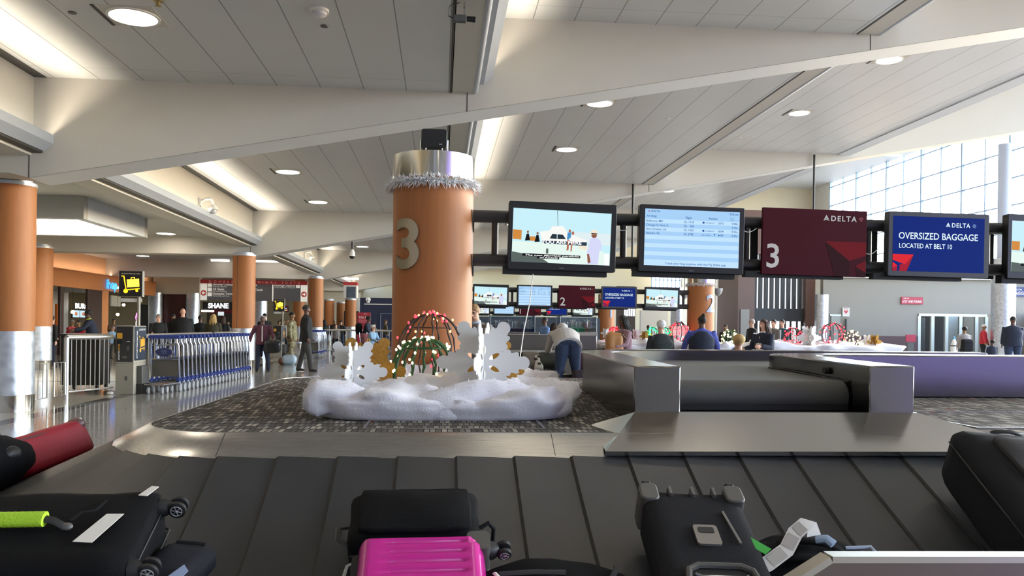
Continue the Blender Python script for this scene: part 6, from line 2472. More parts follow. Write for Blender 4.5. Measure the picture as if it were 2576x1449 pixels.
t = thing('stroller', 'grey baby stroller in front of the woman at the far left', 'stroller', at_z(152, 921, 0) + Vector((.1, .5, 0)))
MB().ball((0, 0, .55), (.24, .3, .26), 14, 9).build('seat_pod', M('stroller_grey', '#8a7f88', .8), t)
for s in (-1, 1):
    MB().tube([(s * .2, -.3, .08), (s * .2, .15, .5), (s * .2, .4, 1.0)], .014, 6).build('frame_tube', GREYP, t)
    MB().tube([(s * .2 - .02, -.3, .08), (s * .2 + .02, -.3, .08)], .08, 14).build('wheel', KBLK, t)
    MB().tube([(s * .2 - .02, .25, .08), (s * .2 + .02, .25, .08)], .08, 14).build('wheel', KBLK, t)
person('person in navy top and dark hat bending at the restaurant counter', 236, 783, 24.6, -60, SK_D, HB, T_NAVY, T_BLACK, 'puff', 14, ((30, 8, 40), (40, 8, 40)), fat=1.15, tmul=1.2, collar=M('lime_scarf', '#b9cf2c', .8))
person('person in red and navy striped jacket by the stroller', 176, 806, 26.5, 70, SK_M, HGR, cl('stripe_red', '#9c2c34'), T_GREY, 'short', 10, ((40, 10, 40), (30, 10, 50)), fat=1.1)
person('person in light grey robe and sneakers behind the railing gap', 198, 812, 25.5, -20, SK_M, HB, T_RED, T_WHT, 'short', 0, fat=1.1, pants=T_WHT) if False else None
person('person in red top and pale trousers standing behind the railing', 200, 808, 25.2, -15, SK_M, HB, T_RED, T_WHT, 'short', 4, ((10, 18, 60), (8, 10, 10)), ((2, 3, 2), (6, 3, 2)), 1.1)
person('diner in brown shirt seated far back in the restaurant', 286, 804, 33, 30, SK_M, HB, cl('brown', '#5b4032'), T_DGREY, 'short', 0, ((30, 10, 70), (30, 10, 70)), fat=1.1)
person('person in pale blue shirt beside the narrow wood pier', 277, 820, 29, 60, SK_L, HGR, T_LBL, T_DGREY, 'short', 20)
m = person('person in dark jacket with cream fleece collar behind the carts', 398, 793, 25.5, 25, SK_L, HGR, T_BLACK, T_BLACK, 'short', 4, ((10, 10, 70), (10, 10, 60)), fat=1.2, head=(14, -20), collar=cl('cream_fleece', '#b49c7c'), tmul=1.2)
person('big bald man in black coat seen from behind over the carts', 460, 779, 26.2, 195, SK_L, HW, T_BLACK, T_BLACK, 'bald', 2, ((6, 12, 20), (6, 12, 20)), fat=1.45, tmul=1.25)
person('dark haired person half hidden left of the big bald man', 436, 792, 28.5, 170, SK_M, HB, T_BLACK, T_BLACK, 'short', 0, fat=1.1)
person('dark skinned man in black jacket with a badge behind the carts', 504, 796, 27.5, 185, SK_D, HB, T_BLACK, T_BLACK, 'crop', 0, ((4, 12, 10), (4, 12, 10)), fat=1.25, tmul=1.2)
person('woman with long blond hair and dark coat seen from behind', 537, 793, 26.8, 178, SK_L, HBL, T_OLIVE, T_BLACK, 'long', 0, ((6, 12, 10), (10, 22, 14)), fat=1.12, tmul=1.2)
person('woman with long brown hair beside the blond woman', 561, 797, 29.5, 170, SK_L, HBR, T_BLACK, T_BLACK, 'long', 0)
person('person in grey top standing against the column behind the carts', 573, 810, 30, 20, SK_M, HB, T_GREY, T_BLACK, 'short', 0)
for i, (x, y, v, f, tp, hr, lb, hs) in enumerate(((666, 791, 31.5, 200, T_BLACK, HB, 'person in black with backpack behind the woman in maroon', 'short'), (702, 807, 38, 20, T_DGREY, HB, 'small distant person in dark grey right of the far kiosk', 'short'), (712, 805, 36, 100, T_BLACK, HBR, 'distant person in black beside the soldier', 'puff'), (724, 805, 37, 30, T_WHT, HSB, 'distant person in a pale top behind the soldier', 'short'), (816, 806, 40, 200, T_BLACK, HB, 'distant person in black right of the man in the black jacket', 'long'), (842, 803, 42, 180, T_DGREY, HGR, 'distant person in dark grey before the far corridor', 'short'), (858, 808, 43, 160, T_BLACK, HB, 'distant person in black before the dark doorway', 'short'), (942, 812, 42, 120, T_DGREY, HB, 'distant person at the corner of the navy booth', 'short'), (970, 806, 44, 100, T_OLIVE, HBR, 'distant person in olive with a backpack walking past the navy booth', 'short'), (845, 815, 39, 10, T_GREY, HB, 'low distant person with luggage near the far railing', 'short'))):
    person(lb, x, y, v, f, SK_M if i % 3 else SK_L, hr, tp, T_BLACK if i % 2 else T_JEAN, hs, 0, legs=WALK_R if i % 2 else ((4, 3, 4), (-4, 3, 4)), fat=1.08, vox=.014)
m = person('young man in dark blue with a backpack before the red notice board', 920, 795, 33, 70, SK_D, HB, T_NAVY, T_BLACK, 'puff', 12, ((20, 8, 20), (20, 8, 20)), WALK_R, 1.05)
t = thing('backpack', 'black backpack on the young man before the red notice board', 'backpack', (m.location.x - .26, 33.0, 1.12), math.radians(70))
soft_box(MB(), -.15, .15, -.1, .1, -.22, .22, .08, .02, 7, 2).build('body', NYL, t, smooth=180)
t = thing('wheelchair', 'wheelchair carrying the grey haired person in light blue', 'wheelchair', (at_v(930, 850, 31).x, 31, 0), math.radians(60))
MB().box(-.24, .24, -.22, .24, .46, .50).build('seat', KBLK, t)
MB().box(-.24, .24, .22, .26, .5, .95).build('backrest', M('wheelchair_red', '#7c2230', .7), t)
for s in (-1, 1):
    MB().tube([(s * .28, .1 + .29 * math.cos(k * PI / 12), .30 + .29 * math.sin(k * PI / 12)) for k in range(24)], .014, 6, closed=True).build('big_wheel', KBLK, t)
    MB().tube([(s * .24, -.35, .08), (s * .24, -.25, .5), (s * .24, .24, .5), (s * .24, .3, .98)], .014, 6).build('frame_tube', CHR, t)
    MB().tube([(s * .24 - .015, -.35, .07), (s * .24 + .015, -.35, .07)], .07, 12).build('small_wheel', KBLK, t)
person('grey haired person in light blue seated in the wheelchair', 934, 826, 31, 60, SK_L, HW, T_LBL, T_DGREY, 'short', 12, ((25, 8, 50), (25, 8, 50)), ((84, 4, 80), (84, 4, 80)), 1.15, sit=True, H=1.55, z0=-.28, u=at_v(932, 850, 31).x)

# middle
m = person('sandy haired man in glasses and grey blue shirt bending behind the large snowflake', 1206, 779, 11.6, -25, SK_L, HSB, T_GREY, T_DGREY, 'short', 14, ((30, 10, 30), (30, 10, 30)), fat=1.15, coat=.505, head=(16, 0), collar=cl('pale_collar', '#aebfd6'), scale_h=1.04, vox=.007, glasses=True)
m = person('man in pale grey hoodie and jeans bending over his bags', 1430, 806, 14.6, 180, SK_L, HBR, T_HOOD, T_JEAN, 'short', 64, ((30, 10, 18), (38, 8, 12)), ((8, 6, 8), (2, 6, 6)), 1.22, .49, (50, 0), hood=True, tmul=1.2, H=1.80, vox=.008)
m = person('woman with long dark dreadlocks in mauve top facing left', 1572, 798, 14.5, -70, SK_D, HB, T_MAUVE, T_BLACK, 'dread', 3, ((16, 8, 50), (20, 8, 60)), fat=1.12, head=(8, 0))
t = thing('backpack', 'tan leather backpack carried by the woman with dreadlocks', 'backpack', at_v(1548, 862, 14.3))
soft_box(MB(), -.17, .14, -.10, .10, -.2, .17, .07, .02, 8, 5).build('body', M('tan_leather', '#a5723f', .5, nz=.15, ns=12), t, smooth=180)
MB().tube([(.1, -.08, .15), (.2, -.05, .05), (.16, -.05, -.18)], .012, 6).build('strap', M('brown_strap', '#5c3420', .5), t)
person('white haired person in dark green jacket seen from behind', 1664, 812, 14.5, 190, SK_L, HW, cl('dark_green', '#232b2c'), T_BLACK, 'puff', 2, ((6, 14, 8), (6, 14, 8)), fat=1.35, tmul=1.22)
person('man in navy vest over violet blue shirt reaching to the right', 1766, 799, 14.4, 165, SK_D, HB, T_VIO, T_BLACK, 'bun', 2, ((14, 22, 10), (18, 26, 10)), fat=1.3, tmul=1.2, vest=T_NAVY, collar=T_VIO, coat=.50, head=(0, 30))
person('small blond child at the second carousel seen from behind', 1858, 850, 9.5, 180, SK_L, HBL, T_GREY, T_JEAN, 'puff', 0, fat=1.0, coat=.5)
m = person('brown haired woman in navy cardigan and white scarf facing left', 1925, 808, 14.4, -65, SK_L, HBR, T_NAVY, T_BLACK, 'long', 4, ((20, 12, 60), (24, 14, 70)), fat=1.2, tmul=1.22, collar=T_WHT)
b = MB()
otube(b, [(0, -.09, 1.15), (0, -.125, 1.03), (0, -.13, .84), (0, -.11, .70)], [(.07, .05), (.10, .05), (.09, .05), (.06, .03)], 12)
b.build('scarf', T_WHT, m, smooth=60)
for x, y, v, f, sk, hr, tp, hs, lb, kw in ((1893, 806, 24, -85, SK_L, HGR, T_BLACK, 'cap', 'man in a pale cap and dark jacket beyond the second carousel', {}), (1948, 807, 23, -60, SK_L, HB, T_GREY, 'crop', 'young man in grey sweater beyond the woman in the white scarf', {}), (1969, 807, 23.6, -60, SK_L, HB, T_TEAL, 'crop', 'young man in teal jacket behind the one in grey', {}), (2021, 815, 30, 180, SK_D, HB, T_BLACK, 'short', 'person in black in front of the dark doors', {}), (1826, 819, 28, -40, SK_M, HB, T_BLACK, 'short', 'person in black right of column 2', {}), (1631, 820, 33, 180, SK_D, HB, T_GREY, 'crop', 'worker in a bright yellow safety vest in the distance', {'vest': M('hi_vis_yellow', '#c8e02a', .7)}), (1372, 801, 23, -70, SK_D, HB, T_BLUEP, 'crop', 'person in blue plaid shirt between the glass display cases', {}), (1392, 815, 24, 40, SK_D, HB, cl('salmon', '#b98378'), 'long', 'woman in salmon beside the person in blue plaid', {}), (2427, 832, 27, 170, SK_M, HB, cl('light_grey', '#9a9492'), 'puff', 'person with a dark backpack before the glass doors', {'H': 1.42}), (2474, 818, 33, 40, SK_M, HW, T_RED, 'crop', 'person in red jacket behind the big steel column', {}), (2549, 799, 24, 160, SK_D, HB, T_NAVY, 'crop', 'big man in navy jacket at the right edge', {'fat': 1.3, 'tmul': 1.25}), (2497, 858, 23, 175, SK_D, HB, T_NAVY, 'puff', 'small child in navy beside the big man', {}), (2368, 806, 44, 60, SK_L, HSB, T_WHT, 'short', 'person in white shirt inside the glass doors', {})):
    kw = dict(kw)
    person(lb, x, y, v, f, sk, hr, tp, T_JEAN if v < 25 else T_BLACK, hs, 2, fat=kw.pop('fat', 1.12), collar=cl('pale_cap', '#b59c92') if hs == 'cap' else None, vox=.012, **kw)
p = at_v(2433, 868, 26.75)
t = thing('backpack', 'dark square backpack on the person before the glass doors', 'backpack', p)
soft_box(MB(), -.19, .19, -.10, .10, -.22, .2, .06, .02, 7, 2).build('body', NYL2, t, smooth=180)
# ------------------------------------------------------------------ second and first carousels, far right side
GCARP = M('far_carpet', '#6f6a64', .95, nz=.3, ns=40)
car2 = carousel(1.05, 9.2, 16.6, 19.7, 'second steel carousel around column 2 with cotton and decorations', full=False, top=GCARP)
car1 = carousel(1.4, 9.2, 29.1, 32.2, 'distant first carousel around column 1', full=False, top=GCARP)
t = thing('feed_chute', 'grey steel feed wall on the second carousel behind the bending man', 'conveyor', (1.2, 17.3, .8))
a, c = at_v(1195, 860, 17.4).x, at_v(1499, 860, 17.4).x
MB().box(a - 1.2, c - 1.2, 0, .25, .001, .31).build('front_wall', steel_mat('grey_steel_wall', '#7d7b77', .32, (1, 100, 100)), t, bevel=.01)
MB().box(a - 1.2, at_v(1357, 840, 17.9).x - 1.2, .6, .85, .001, .37).build('rear_wall', MATS['grey_steel_wall'], t, bevel=.01)
MB().box(a - 1.21, c - 1.19, -.01, .26, .31, .33).build('top_rim', STEELH, t)
MB().box(a - 1.2, c - 1.2, .26, .59, .001, .12).build('feed_belt', RUBBER, t)
# black bumper with white lettering in front of carousel 2
t = thing('floor_bumper', 'black bumper with white baggage lettering at the second carousel', 'bumper', (2.2, 14.75, 0))
MB().box(-1.6, 1.7, 0, .12, .0, .42).build('board', KBLK, t, bevel=.01)
MB().box(-1.6, 1.7, -.006, .125, .42, .44).build('steel_edge', STEELH, t)
MB().text('BAGGAGE', -.2, .16, .16, -.002, bold=.02, wid=1.5).build('lettering', WHITE, t, smooth=0)


def bag2(label, u, t_, w, l, h, mat, rz=0, seed=0, extra=None):
    p = Vector((u, 16.6 - .625 - t_ * math.cos(BSL), BZ - t_ * math.sin(BSL) + .02))
    o = bag(label, p, BSL, rz)
    soft_box(MB(), -w / 2, w / 2, -l / 2, l / 2, 0, h, .05, .01, 7, seed).build('body', mat, o, smooth=180)
    handle(o, (-.08, -l / 2 - .005, h * .6), (.08, -l / 2 - .005, h * .6), (0, -1, .2), .01, MBLACK, 'carry_handle', .03)
    return o


bag2('black suitcase on the second carousel behind the large snowflake', at_v(1312, 900, 15.4).x, .55, .5, .5, .22, NYL, .1, 1)
bag2('grey suitcase on the second carousel, left of the white spotted one', at_v(1337, 905, 15.4).x, .62, .34, .55, .26, cl('grey', '#6e6a66'), 0, 2)
o = bag2('white suitcase with black spots on the second carousel', at_v(1351, 912, 15.3).x, .75, .16, .6, .27, M('spotted_white', '#d8d6d0', .5), .03, 3)
for x, y in ((.0, -.2), (.03, .1), (-.04, .0)):
    MB().ball((x, y, .285), (.04, .05, .012), 9, 5).build('black_spot', MBLACK, o)
bag2('dark green suitcase on the second carousel left of the bending man', at_v(1382, 912, 15.35).x, .66, .42, .5, .28, cl('dark_green_grey', '#343a34'), -.04, 4)
bag2('black suitcase lying low in front of the dark green one', at_v(1380, 930, 15.1).x, .98, .6, .3, .16, NYL, 0, 5)
t = thing('soft_bag', 'plum duffel bag at the right of the bending man', 'bag', (at_v(1462, 918, 14.9).x, 14.9, .50))
soft_box(MB(), -.17, .17, -.14, .14, 0, .30, .12, .015, 8, 4).build('body', cl('plum', '#4a2a3c'), t, smooth=180)
t = thing('suitcase', 'dark plum suitcase under the plum duffel bag', 'suitcase', (at_v(1468, 930, 14.6).x, 14.45, 0))
soft_box(MB(), -.22, .20, -.13, .13, .05, .52, .05, .01, 8, 4).build('body', cl('dark_plum', '#2a1c26'), t, smooth=180)
for s in (-.15, .15):
    MB().tube([(s - .02, 0, .04), (s + .02, 0, .04)], .04, 12).build('wheel', KBLK, t)

# cotton and decorations on carousel 2
snow('cotton_snow', 'white cotton strip along the left of column 2', 4.55, 18.1, .8, .98, .7, .20, 110, 22, 21, 1.2, fib=1500, ex=4)
snow('cotton_snow', 'bright sunlit cotton bank right of column 2', 8.05, 17.2, .8, 1.85, .8, .21, 120, 22, 33, 1.2, fib=1500, ex=4)
snow('cotton_snow', 'small cotton heap in front of column 2', 5.75, 17.2, .8, .45, .6, .19, 80, 20, 37, 1.2, fib=800, ex=3)


def dec(x, y, v):
    return at_v(x, y, v)


def spiky(label, p, r, mat, n=60, seed=1, bulbs=None, nb=40, br=.016):
    t = thing('light_ball', label, 'light decoration', p)
    rnd = random.Random(seed)
    for k in range(6):
        a = k * PI / 6
        MB().tube([(r * math.cos(a) * math.sin(j * PI / 16 * 2), r * math.sin(a) * math.sin(j * PI / 16 * 2), r * math.cos(j * PI / 16 * 2)) for j in range(16)], .008, 5, closed=True).build('wire_hoop', mat, t)
    b0 = None
    for i in range(nb):
        d = Vector((rnd.gauss(0, 1), rnd.gauss(0, 1), rnd.gauss(0, 1))).normalized()
        if b0 is None:
            b0 = MB().ball((0, 0, 0), br, 7, 5).build('bulb', bulbs, t)
            o = b0
        else:
            o = b0.copy()
            COL.objects.link(o)
        o.parent = t
        o.location = d * r * rnd.uniform(.9, 1.12)
    return t


spiky('red lit wire ball left of the white snowflake on the second carousel', dec(1995, 848, 17.0), .20, WIRE, bulbs=BR, nb=50, seed=3)
spiky('large red lit wire ball right of the white snowflake', dec(2095, 843, 17.0), .26, WIRE, bulbs=BR, nb=70, seed=4)
spiky('warm white lit wire ball beside the gold snowflake', dec(2144, 853, 16.9), .17, WIRE, bulbs=BW, nb=60, seed=5)
spiky('warm white lit ball just right of column 2', dec(1838, 852, 17.3), .19, GARL, bulbs=BW, nb=60, seed=6)
spiky('green glowing ball left of the white haired person', dec(1642, 838, 18.3), .13, GARL, bulbs=M('green_bulb', '#20d080', .3, emit=4), nb=40, seed=7)
spiky('green glowing ball right of the white haired person', dec(1672, 838, 18.3), .13, GARL, bulbs=M('green_bulb', '#20d080', .3, emit=4), nb=40, seed=8)
spiky('red lit tangle left of column 2', dec(1708, 836, 18.3), .22, WIRE, bulbs=BR, nb=80, seed=9)
spiky('red lit tangle beside the woman with dreadlocks', dec(1545, 838, 18.3), .14, M('red_tinsel', '#c01828', .5), bulbs=BR, nb=50, seed=10)
t = thing('gift_box', 'white wrapped gift box with silver bow left of column 2', 'gift', dec(1707, 842, 18.5))
MB().box(-.2, .2, -.15, .15, -.02, .2).build('box', WHITE, t, bevel=.006)
MB().tube([(-.12, 0, .22), (-.06, 0, .3), (0, 0, .22), (.06, 0, .3), (.12, 0, .22)], .03, 7).build('bow', CHROME, t)
MB().box(-.205, .205, -.03, .03, -.02, .205).build('ribbon', M('ribbon_red', '#b01c2a', .5), t)
flake('white card snowflake between the red balls on the second carousel', dec(2035, 850, 16.7), .29, .1, PAPER)
flake('white card snowflake half hidden by the woman in the white scarf', dec(1906, 858, 17.0), .20, .2, PAPER)
flake('small white card snowflake left of the gold one', dec(2181, 858, 16.8), .15, .2, PAPER)
flake('gold glitter snowflake at the right end of the bright cotton bank', dec(2200, 860, 16.7), .17, 0, GOLD)
flake('gold glitter snowflake on the cotton strip left of column 2', dec(1622, 846, 18.0), .13, 0, GOLD)
flake('white card snowflake at the left end of the far cotton strip', dec(1524, 838, 18.0), .12, 0, PAPER)
flake('pink tinted snowflake behind the woman with dreadlocks', dec(1600, 842, 18.2), .14, 0, M('pale_pink_card', '#e2c8cc', .6))

# glass display cases
GLASSC = M('case_glass', '#dfe9ee', .03, trans=1.0, spec=.4)
def display(label, x0, x1, yt, v, inner, seed):
    a, c = at_v(x0, 833, v), at_v(x1, yt, v)
    t = thing('display_case', label, 'display case', ((a.x + c.x) / 2, v, 0))
    w, d = (c.x - a.x) / 2, .4
    zt = c.z
    zb0 = at_v(x0, 834, v).z
    MB().box(-w - .02, w + .02, -d - .02, d + .02, 0, zb0).build('plinth', M('case_plinth', '#8a8680', .5), t, bevel=.01)
    MB().box(-w + .02, w - .02, -d + .02, d - .02, zb0, zb0 + .10).build('stage', inner, t)
    b = MB()
    for k in ((-w, -w + .006, -d, d), (w - .006, w, -d, d), (-w, w, -d, -d + .006), (-w, w, d - .006, d)):
        b.box(*k, zb0, zt)
    b.build('glass_pane', GLASSC, t, smooth=0)
    for sx_ in (-w, w):
        for sy in (-d, d):
            MB().cyl((sx_, sy, zb0), (sx_, sy, zt), .008, n=6).build('corner_edge', M('edge_pale', '#cdd6dc', .2), t)
    rnd = random.Random(seed)
    for i in range(9):
        x = -w + .15 + (2 * w - .3) * i / 8
        y = rnd.uniform(-.2, .2)
        f = thing('figurine', ['small pale winged figurine', 'small silver curled figurine', 'small white standing figurine'][i % 3] + ' %s in the %s display case' % (['at the far left', 'second from left', 'third from left', 'left of centre', 'in the centre', 'right of centre', 'third from right', 'second from right', 'at the far right'][i], 'left' if x0 < 1350 else 'right'), 'figurine', (t.location.x + x, v + y, zb0 + .10))
        hh = rnd.uniform(.18, .30)
        m = [M('fig_pale', '#d8cfc8', .4), M('fig_silver', '#b9bec4', .3, metal=.6), M('fig_white', '#e6e4e0', .4)][i % 3]
        MB().lathe([(.05, 0), (.05, .015), (.02, .03), (.035, hh * .4), (.025, hh * .7), (.01, hh * .75)], 12).build('body', m, f)
        MB().ball((0, 0, hh * .85), .028, 9, 6).build('head', m, f)
        for s in (-1, 1):
            MB().tube([(s * .015, 0, hh * .65), (s * .06, .01, hh * .8), (s * .10, .0, hh * (.95 if i % 2 else .6))], [.012, .016, .004], 6).build('wing', m, f)


display('left glass display case with a blue stage beyond the second carousel', 1232, 1342, 794, 24.5, M('stage_blue', '#2a58b8', .6), 3)
display('right glass display case with a teal stage beyond the second carousel', 1405, 1495, 797, 24.2, M('stage_teal', '#4f9aa6', .6), 4)
tag(MB().box(at_v(1195, 840, 27).x, at_v(1512, 840, 27).x, 27.2, 27.4, 0, at_v(1300, 797, 27).z).build('dark_partition', M('dusk_partition', '#38404c', .6, nz=.4, ns=2)), 'dark partition behind the glass display cases', 'partition')
p = at_v(1720, 870, 15.6)
t = thing('sign_stand', 'slim white floor stand in front of the second carousel', 'stand', (p.x, 15.2, 0))
MB().lathe([(.16, 0), (.16, .015), (.03, .03)], 20).build('base', WHITE, t)
MB().cyl((0, 0, .02), (0, 0, 1.1), .018, n=10).build('pole', CHROME, t)

# far right wall with doors and signs
VW = 38.0
def wx(x, y=800):
    return at_v(x, y, VW).x
zt = at_v(2300, 702, VW).z
za = at_v(2200, 845, VW).z
u0 = wx(2070)
xs = wx(2310), wx(2482)
zd = at_v(2400, 790, VW).z
b = MB()
b.box(u0, xs[0], VW, VW + .3, 0, zt)
b.box(xs[0], 29, VW, VW + .3, zd, zt)
b.box(wx(2540), 29, VW, VW + .3, 0, zd)
struct('wall_lost_property', b, M('far_wall_paint', '#858077', .6, nz=.03, ns=1.5), smooth=0)
b = MB().box(u0, xs[0] - .02, VW - .04, VW, 0, za)
struct('baseboard_right', b, M('maroon_wainscot', '#4a2f30', .5), smooth=0)
b = MB().box(u0 - .1, 29, VW - .2, VW + .5, zt, zt + .25)
struct('trim_110', b, PLASTER, smooth=0)
struct('wall_shop_back', MB().box(xs[0] - .5, 29, VW + 5, VW + 5.2, 0, zd + .3), M('office_pale', '#b9bdb6', .6), smooth=0)
t = thing('glass_doors', 'row of framed glass doors in the far cream wall at the right', 'door', (xs[0], VW, 0))
w = xs[1] - xs[0]
FRM = M('aluminium_frame', '#b4b8b0', .4, metal=.4)
MB().box(0, w, -.05, .1, zd - .12, zd).build('header', FRM, t)
for k, xx in enumerate((2311, 2345, 2380, 2415, 2455, 2480)):
    q = wx(xx) - xs[0]
    MB().box(q - .06, q + .10, -.04, .08, 0, zd - .12).build('mullion', FRM, t)
for k, (xa, xb) in enumerate(((2318, 2343), (2350, 2378), (2387, 2413), (2424, 2453), (2464, 2480))):
    MB().box(wx(xa) - xs[0], wx(xb) - xs[0], .0, .012, 0, zd - .12).build('glass_pane', GLASSC, t, smooth=0)
MB().box(wx(2319) - xs[0], wx(2327) - xs[0], -.03, .03, .1, zd - .2).build('door_stile', KBLK, t)
tag(MB().box(wx(2353), wx(2412), VW + 1.2, VW + 1.5, 0, zd - .1).build('shelf_unit', M('dark_shelving', '#1e2024', .6)), 'dark shelf unit seen through the glass doors', 'shelf')


def wallsign(name, label, xa, xb, ya, yb, lines, bg, cat='sign', fg=None):
    a, c = at_v(xa, yb, VW), at_v(xb, ya, VW)
    t = thing(name, label, cat, (a.x, VW - .06, a.z))
    w, h = c.x - a.x, c.z - a.z
    MB().box(0, w, 0, .055, 0, h).build('panel', bg, t)
    for s, x, z, k, wd in lines:
        MB().text(s, x * w, z * h, k * h, -.002, bold=.01, wid=wd * w).build('lettering', fg or WHITE, t, smooth=0)
    return t


wallsign('wall_sign', 'red lost and found sign on the far cream wall', 2266, 2320, 748, 765, (('DELTA', .10, .74, .16, .26), ('LOST AND FOUND', .04, .22, .34, .90)), M('sign_crimson', '#a3203c', .5))
wallsign('wall_sign', 'navy baggage service sign at the right edge', 2540, 2640, 724, 746, (('DELTA', .06, .68, .16, .22), ('BAGGAGE SERVICE', .05, .20, .34, .9)), M('sign_navy', '#1b2a66', .5))
t = wallsign('wall_sign', 'small white defibrillator sign with a red heart', 2118, 2136, 774, 796, (('AED', .2, .82, .14, .6),), M('sign_pale', '#cfc8c2', .5), fg=M('aed_red', '#b8404a', .5))
b = MB()
poly(b, [(.17, .12), (.06, .24), (.09, .31), (.17, .27), (.25, .31), (.28, .24)], -.003)
b.build('heart', M('aed_red', '#b8404a', .5), t, smooth=0)
t = thing('service_door', 'grey service door in the far cream wall left of the heart sign', 'door', (wx(2090), VW - .05, 0))
MB().box(0, wx(2112) - wx(2090), 0, .05, 0, at_v(2100, 795, VW).z).build('leaf', M('door_grey', '#8f9089', .5), t)
MB().box(-.06, wx(2112) - wx(2090) + .06, .01, .06, at_v(2100, 795, VW).z, at_v(2100, 795, VW).z + .08).build('door_header', FRM, t)
tag(MB().box(wx(2116), wx(2121), VW - .06, VW, at_v(2118, 832, VW).z, at_v(2118, 820, VW).z).build('intercom_panel', GREYP), 'small grey intercom panel right of the service door', 'panel')  # intercom panel, a plain grey box on the wall
tag(MB().cyl((wx(2127), VW - .08, 0), (wx(2127), VW - .08, at_v(2127, 802, VW).z), .05, n=10).build('post', GREYP), 'slim grey post under the heart sign', 'post')
p = at_v(2289, 872, 34)
t = thing('sign_stand', 'red topped notice stand left of the glass doors', 'stand', (p.x, 34, 0))
MB().box(-.14, .16, -.05, .05, 0, at_v(2289, 862, 34).z).build('pedestal', GREYP, t)
MB().box(-.22, .22, -.08, -.02, at_v(2289, 860, 34).z, at_v(2289, 842, 34).z).build('red_panel', M('sign_crimson', '#a3203c', .5), t)
t = thing('litter_bottle', 'white rocket shaped display with blue tip before the glass doors', 'display', (at_v(2400, 870, 30).x, 30, 0))
MB().lathe([(.16, 0), (.16, .1), (.12, .35), (.13, .75), (.04, 1.0)], 16).build('body', WHITE, t)
MB().lathe([(.04, 1.0), (.035, 1.08), (.001, 1.09)], 12).build('blue_tip', M('tip_blue', '#4b9ad0', .5), t)
MB().lathe([(.135, .72), (.135, .76)], 16).build('dark_band', KBLK, t)
# tall steel columns at the right
for x, v, r, zt_, lb in ((2507, 33, .46, at_v(2507, 368, 33).z, 'tall swirled steel column at the right before the window wall'), (2057, 38.0, .31, at_v(2057, 742, 38).z, 'swirled steel column at the left end of the far cream wall'), (1697, 46, .34, 3.6, 'steel column between the vestibule and the second gantry, left one'), (1832, 42, .24, 3.5, 'steel column just left of the granite vestibule')):
    t = thing('steel_column', lb, 'column', (at_v(x, 800, v).x, v - .4, 0))
    MB().lathe([(r, 0), (r, min(zt_, 4.4))], 36).build('steel_shaft', MOTTLE, t)
    if zt_ > 4.5:
        MB().lathe([(r * .55, 4.4), (r * .55, zt_)], 30).build('white_shaft', M('column_bluewhite', '#b9c3d6', .5), t)
# granite vestibule with dark doors
VV = 39.0
def vx(x, y=800):
    return at_v(x, y, VV).x
GRAN = M('brown_granite', '#5b4038', .4, nz=.2, ns=12)
a, c = vx(1856), vx(2050)
zt = at_v(1950, 530, VV).z
ga, gc = vx(1898), vx(2026)
zl, zh = at_v(1960, 776, VV).z, at_v(1960, 640, VV).z
b = MB()
b.box(a, ga, VV, VV + 3, 0, zt)
b.box(gc, c, VV, VV + 3, 0, zt)
b.box(ga, gc, VV, VV + 3, zh, zt)
struct('wall_vestibule', b, GRAN, smooth=0)
DAY = M('daylit_glass', '#e9eef4', .3, emit=1.3)
DAY2 = M('dim_daylit_glass', '#8e959c', .3, emit=.35, nz=.5, ns=1.5)
t = thing('vestibule_glazing', 'tall dark louvred glazing over the exit doors of the granite vestibule', 'window', (ga, VV + .3, zl))
w = gc - ga
MB().box(0, w, .2, .25, 0, zh - zl).build('daylit_pane', DAY2, t)
n = 9
for k in range(n):
    q = w * (k + .5) / n
    MB().box(q - .11, q + .05, -.06, .1, 0, zh - zl).build('dark_fin', M('fin_dark', '#26272b', .5), t)
    MB().box(q + .09, q + .2, .15, .19, .0, zh - zl).build('bright_strip', DAY, t)
t = thing('exit_doors', 'row of black framed exit doors with bright glass in the vestibule', 'door', (ga, VV + .2, 0))
zd2 = at_v(1960, 808, VV).z
MB().box(0, w, 0, .15, zd2, zl).build('transom_band', M('transom_dark', '#2a2c31', .5), t)
MB().box(0, w, .12, .15, 0, zd2).build('dark_backing', MBLACK, t)
for k, (xa, xb) in enumerate(((1912, 1932), (1943, 1950), (1956, 1966), (1972, 1978), (1984, 1992), (1998, 2008), (2014, 2020))):
    MB().box(vx(xa) - ga, vx(xb) - ga, .06, .1, .15, zd2 + (.35 if k == 1 else 0)).build('door_glass', DAY, t)
t = thing('louvre_panel', 'grey louvred panel on the left face of the granite vestibule', 'panel', (vx(1862), VV - .06, 0))
MB().box(0, vx(1884) - vx(1862), 0, .05, 0, at_v(1870, 778, VV).z).build('panel', M('louvre_grey', '#8b8984', .5), t)
# cream wall pieces and grid window behind gantry 2
for i, (xa, xb, yt, v) in enumerate(((1612, 1680, 781, 50), (1715, 1745, 700, 52), (1800, 1858, 690, 47))):
    a, c = at_v(xa, 800, v).x, at_v(xb, 800, v).x
    struct('wall_partition_%d' % (i + 1), MB().box(a, c, v, v + .3, 0, at_v(xa, yt, v).z), CREAM, smooth=0)
t = thing('window_panel', 'bright gridded far window above the second gantry', 'window', (at_v(1640, 690, 60).x, 60, at_v(1640, 735, 60).z))
a = at_v(1640, 690, 60).x
w = at_v(1800, 690, 60).x - a
hgt = 4.2
MB().box(0, w, .1, .15, 0, hgt).build('daylit_pane', M('far_daylight', '#f2f7fc', .3, emit=2.2), t)
for k in range(8):
    MB().box(w * k / 16 - .03, w * k / 16 + .03, 0, .1, 0, hgt).build('mullion', FR, t)
for k in range(5):
    MB().box(0, w * .5, 0, .1, k * .9, k * .9 + .05).build('transom', FR, t)
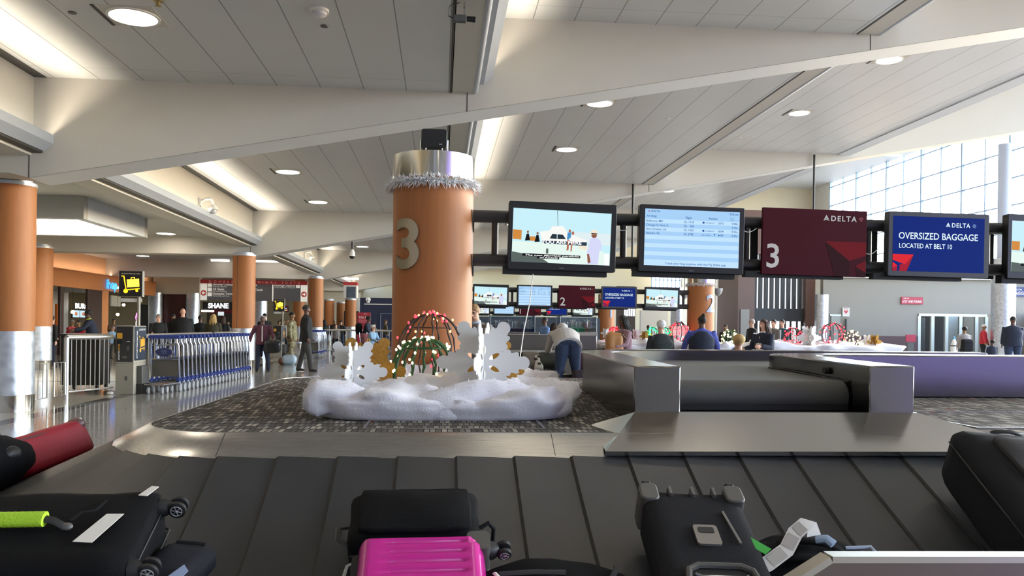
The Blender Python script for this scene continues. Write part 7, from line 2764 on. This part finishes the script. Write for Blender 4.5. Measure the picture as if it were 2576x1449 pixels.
t = thing('dark_entrance', 'dark far entrance with slit windows behind column 1', 'door', (at_v(1551, 800, 49).x, 49, 0))
w = at_v(1598, 800, 49).x - at_v(1551, 800, 49).x
MB().box(0, w, 0, .2, 0, at_v(1570, 720, 49).z).build('wall_face', M('entrance_brown', '#463a34', .5), t)
for k in range(5):
    MB().box(w * (.4 + .12 * k), w * (.4 + .12 * k) + .1, -.02, 0, at_v(1570, 795, 49).z, at_v(1570, 776, 49).z).build('slit_window', DAY, t)
for x in (1806, 1722):
    q = at_v(x, 735 if x > 1800 else 742, 30)
    t = thing('wall_loudspeaker', 'grey cone loudspeaker %s' % ('right of column 2' if x > 1800 else 'left of column 2'), 'loudspeaker', (q.x, 30, q.z))
    MB().lathe([(.18, .14), (.16, .0), (.05, -.14), (.001, -.16)], 20).build('cone', M('speaker_grey', '#8d8f93', .4, metal=.5), t)
    MB().cyl((0, 0, .1), (0, 0, 4.4 - q.z + .6), .015, n=6).build('hanger', GREYP, t)
# ------------------------------------------------------------------ daylight
w = bpy.data.worlds.new('world')
SC.world = w
w.use_nodes = True
nt = w.node_tree
bg = nt.nodes['Background']
sky = nt.nodes.new('ShaderNodeTexSky')
sky.sky_type = 'NISHITA'
sky.sun_disc = False
sky.sun_elevation = math.radians(32)
sky.sun_rotation = math.radians(70)
mx = nmix(nt, 0.55, sky.outputs[0], (0.50, 0.60, 0.73, 1))
nt.links.new(mx, bg.inputs['Color'])
bg.inputs['Strength'].default_value = 4.0
S = bpy.data.lights.new('sun', 'SUN')
S.energy = 5.0
S.angle = math.radians(0.6)
S.color = (1.0, 0.95, 0.88)
so = bpy.data.objects.new('sun', S)
COL.objects.link(so)
so.rotation_euler = Vector((-1.0, -0.34, -0.50)).to_track_quat('-Z', 'Y').to_euler()
SC.view_settings.view_transform = 'Standard'
SC.view_settings.look = 'None'
SC.view_settings.gamma = 1
SC.view_settings.use_curve_mapping = False
SC.view_settings.exposure = 0.14
cy = SC.cycles
cy.max_bounces = 7
cy.diffuse_bounces = 3
cy.glossy_bounces = 4
cy.transmission_bounces = 6
cy.transparent_max_bounces = 8
cy.caustics_reflective = False
cy.caustics_refractive = False
cy.sample_clamp_indirect = 6
cy.use_denoising = True
cy.use_adaptive_sampling = True
cy.adaptive_threshold = 0.025
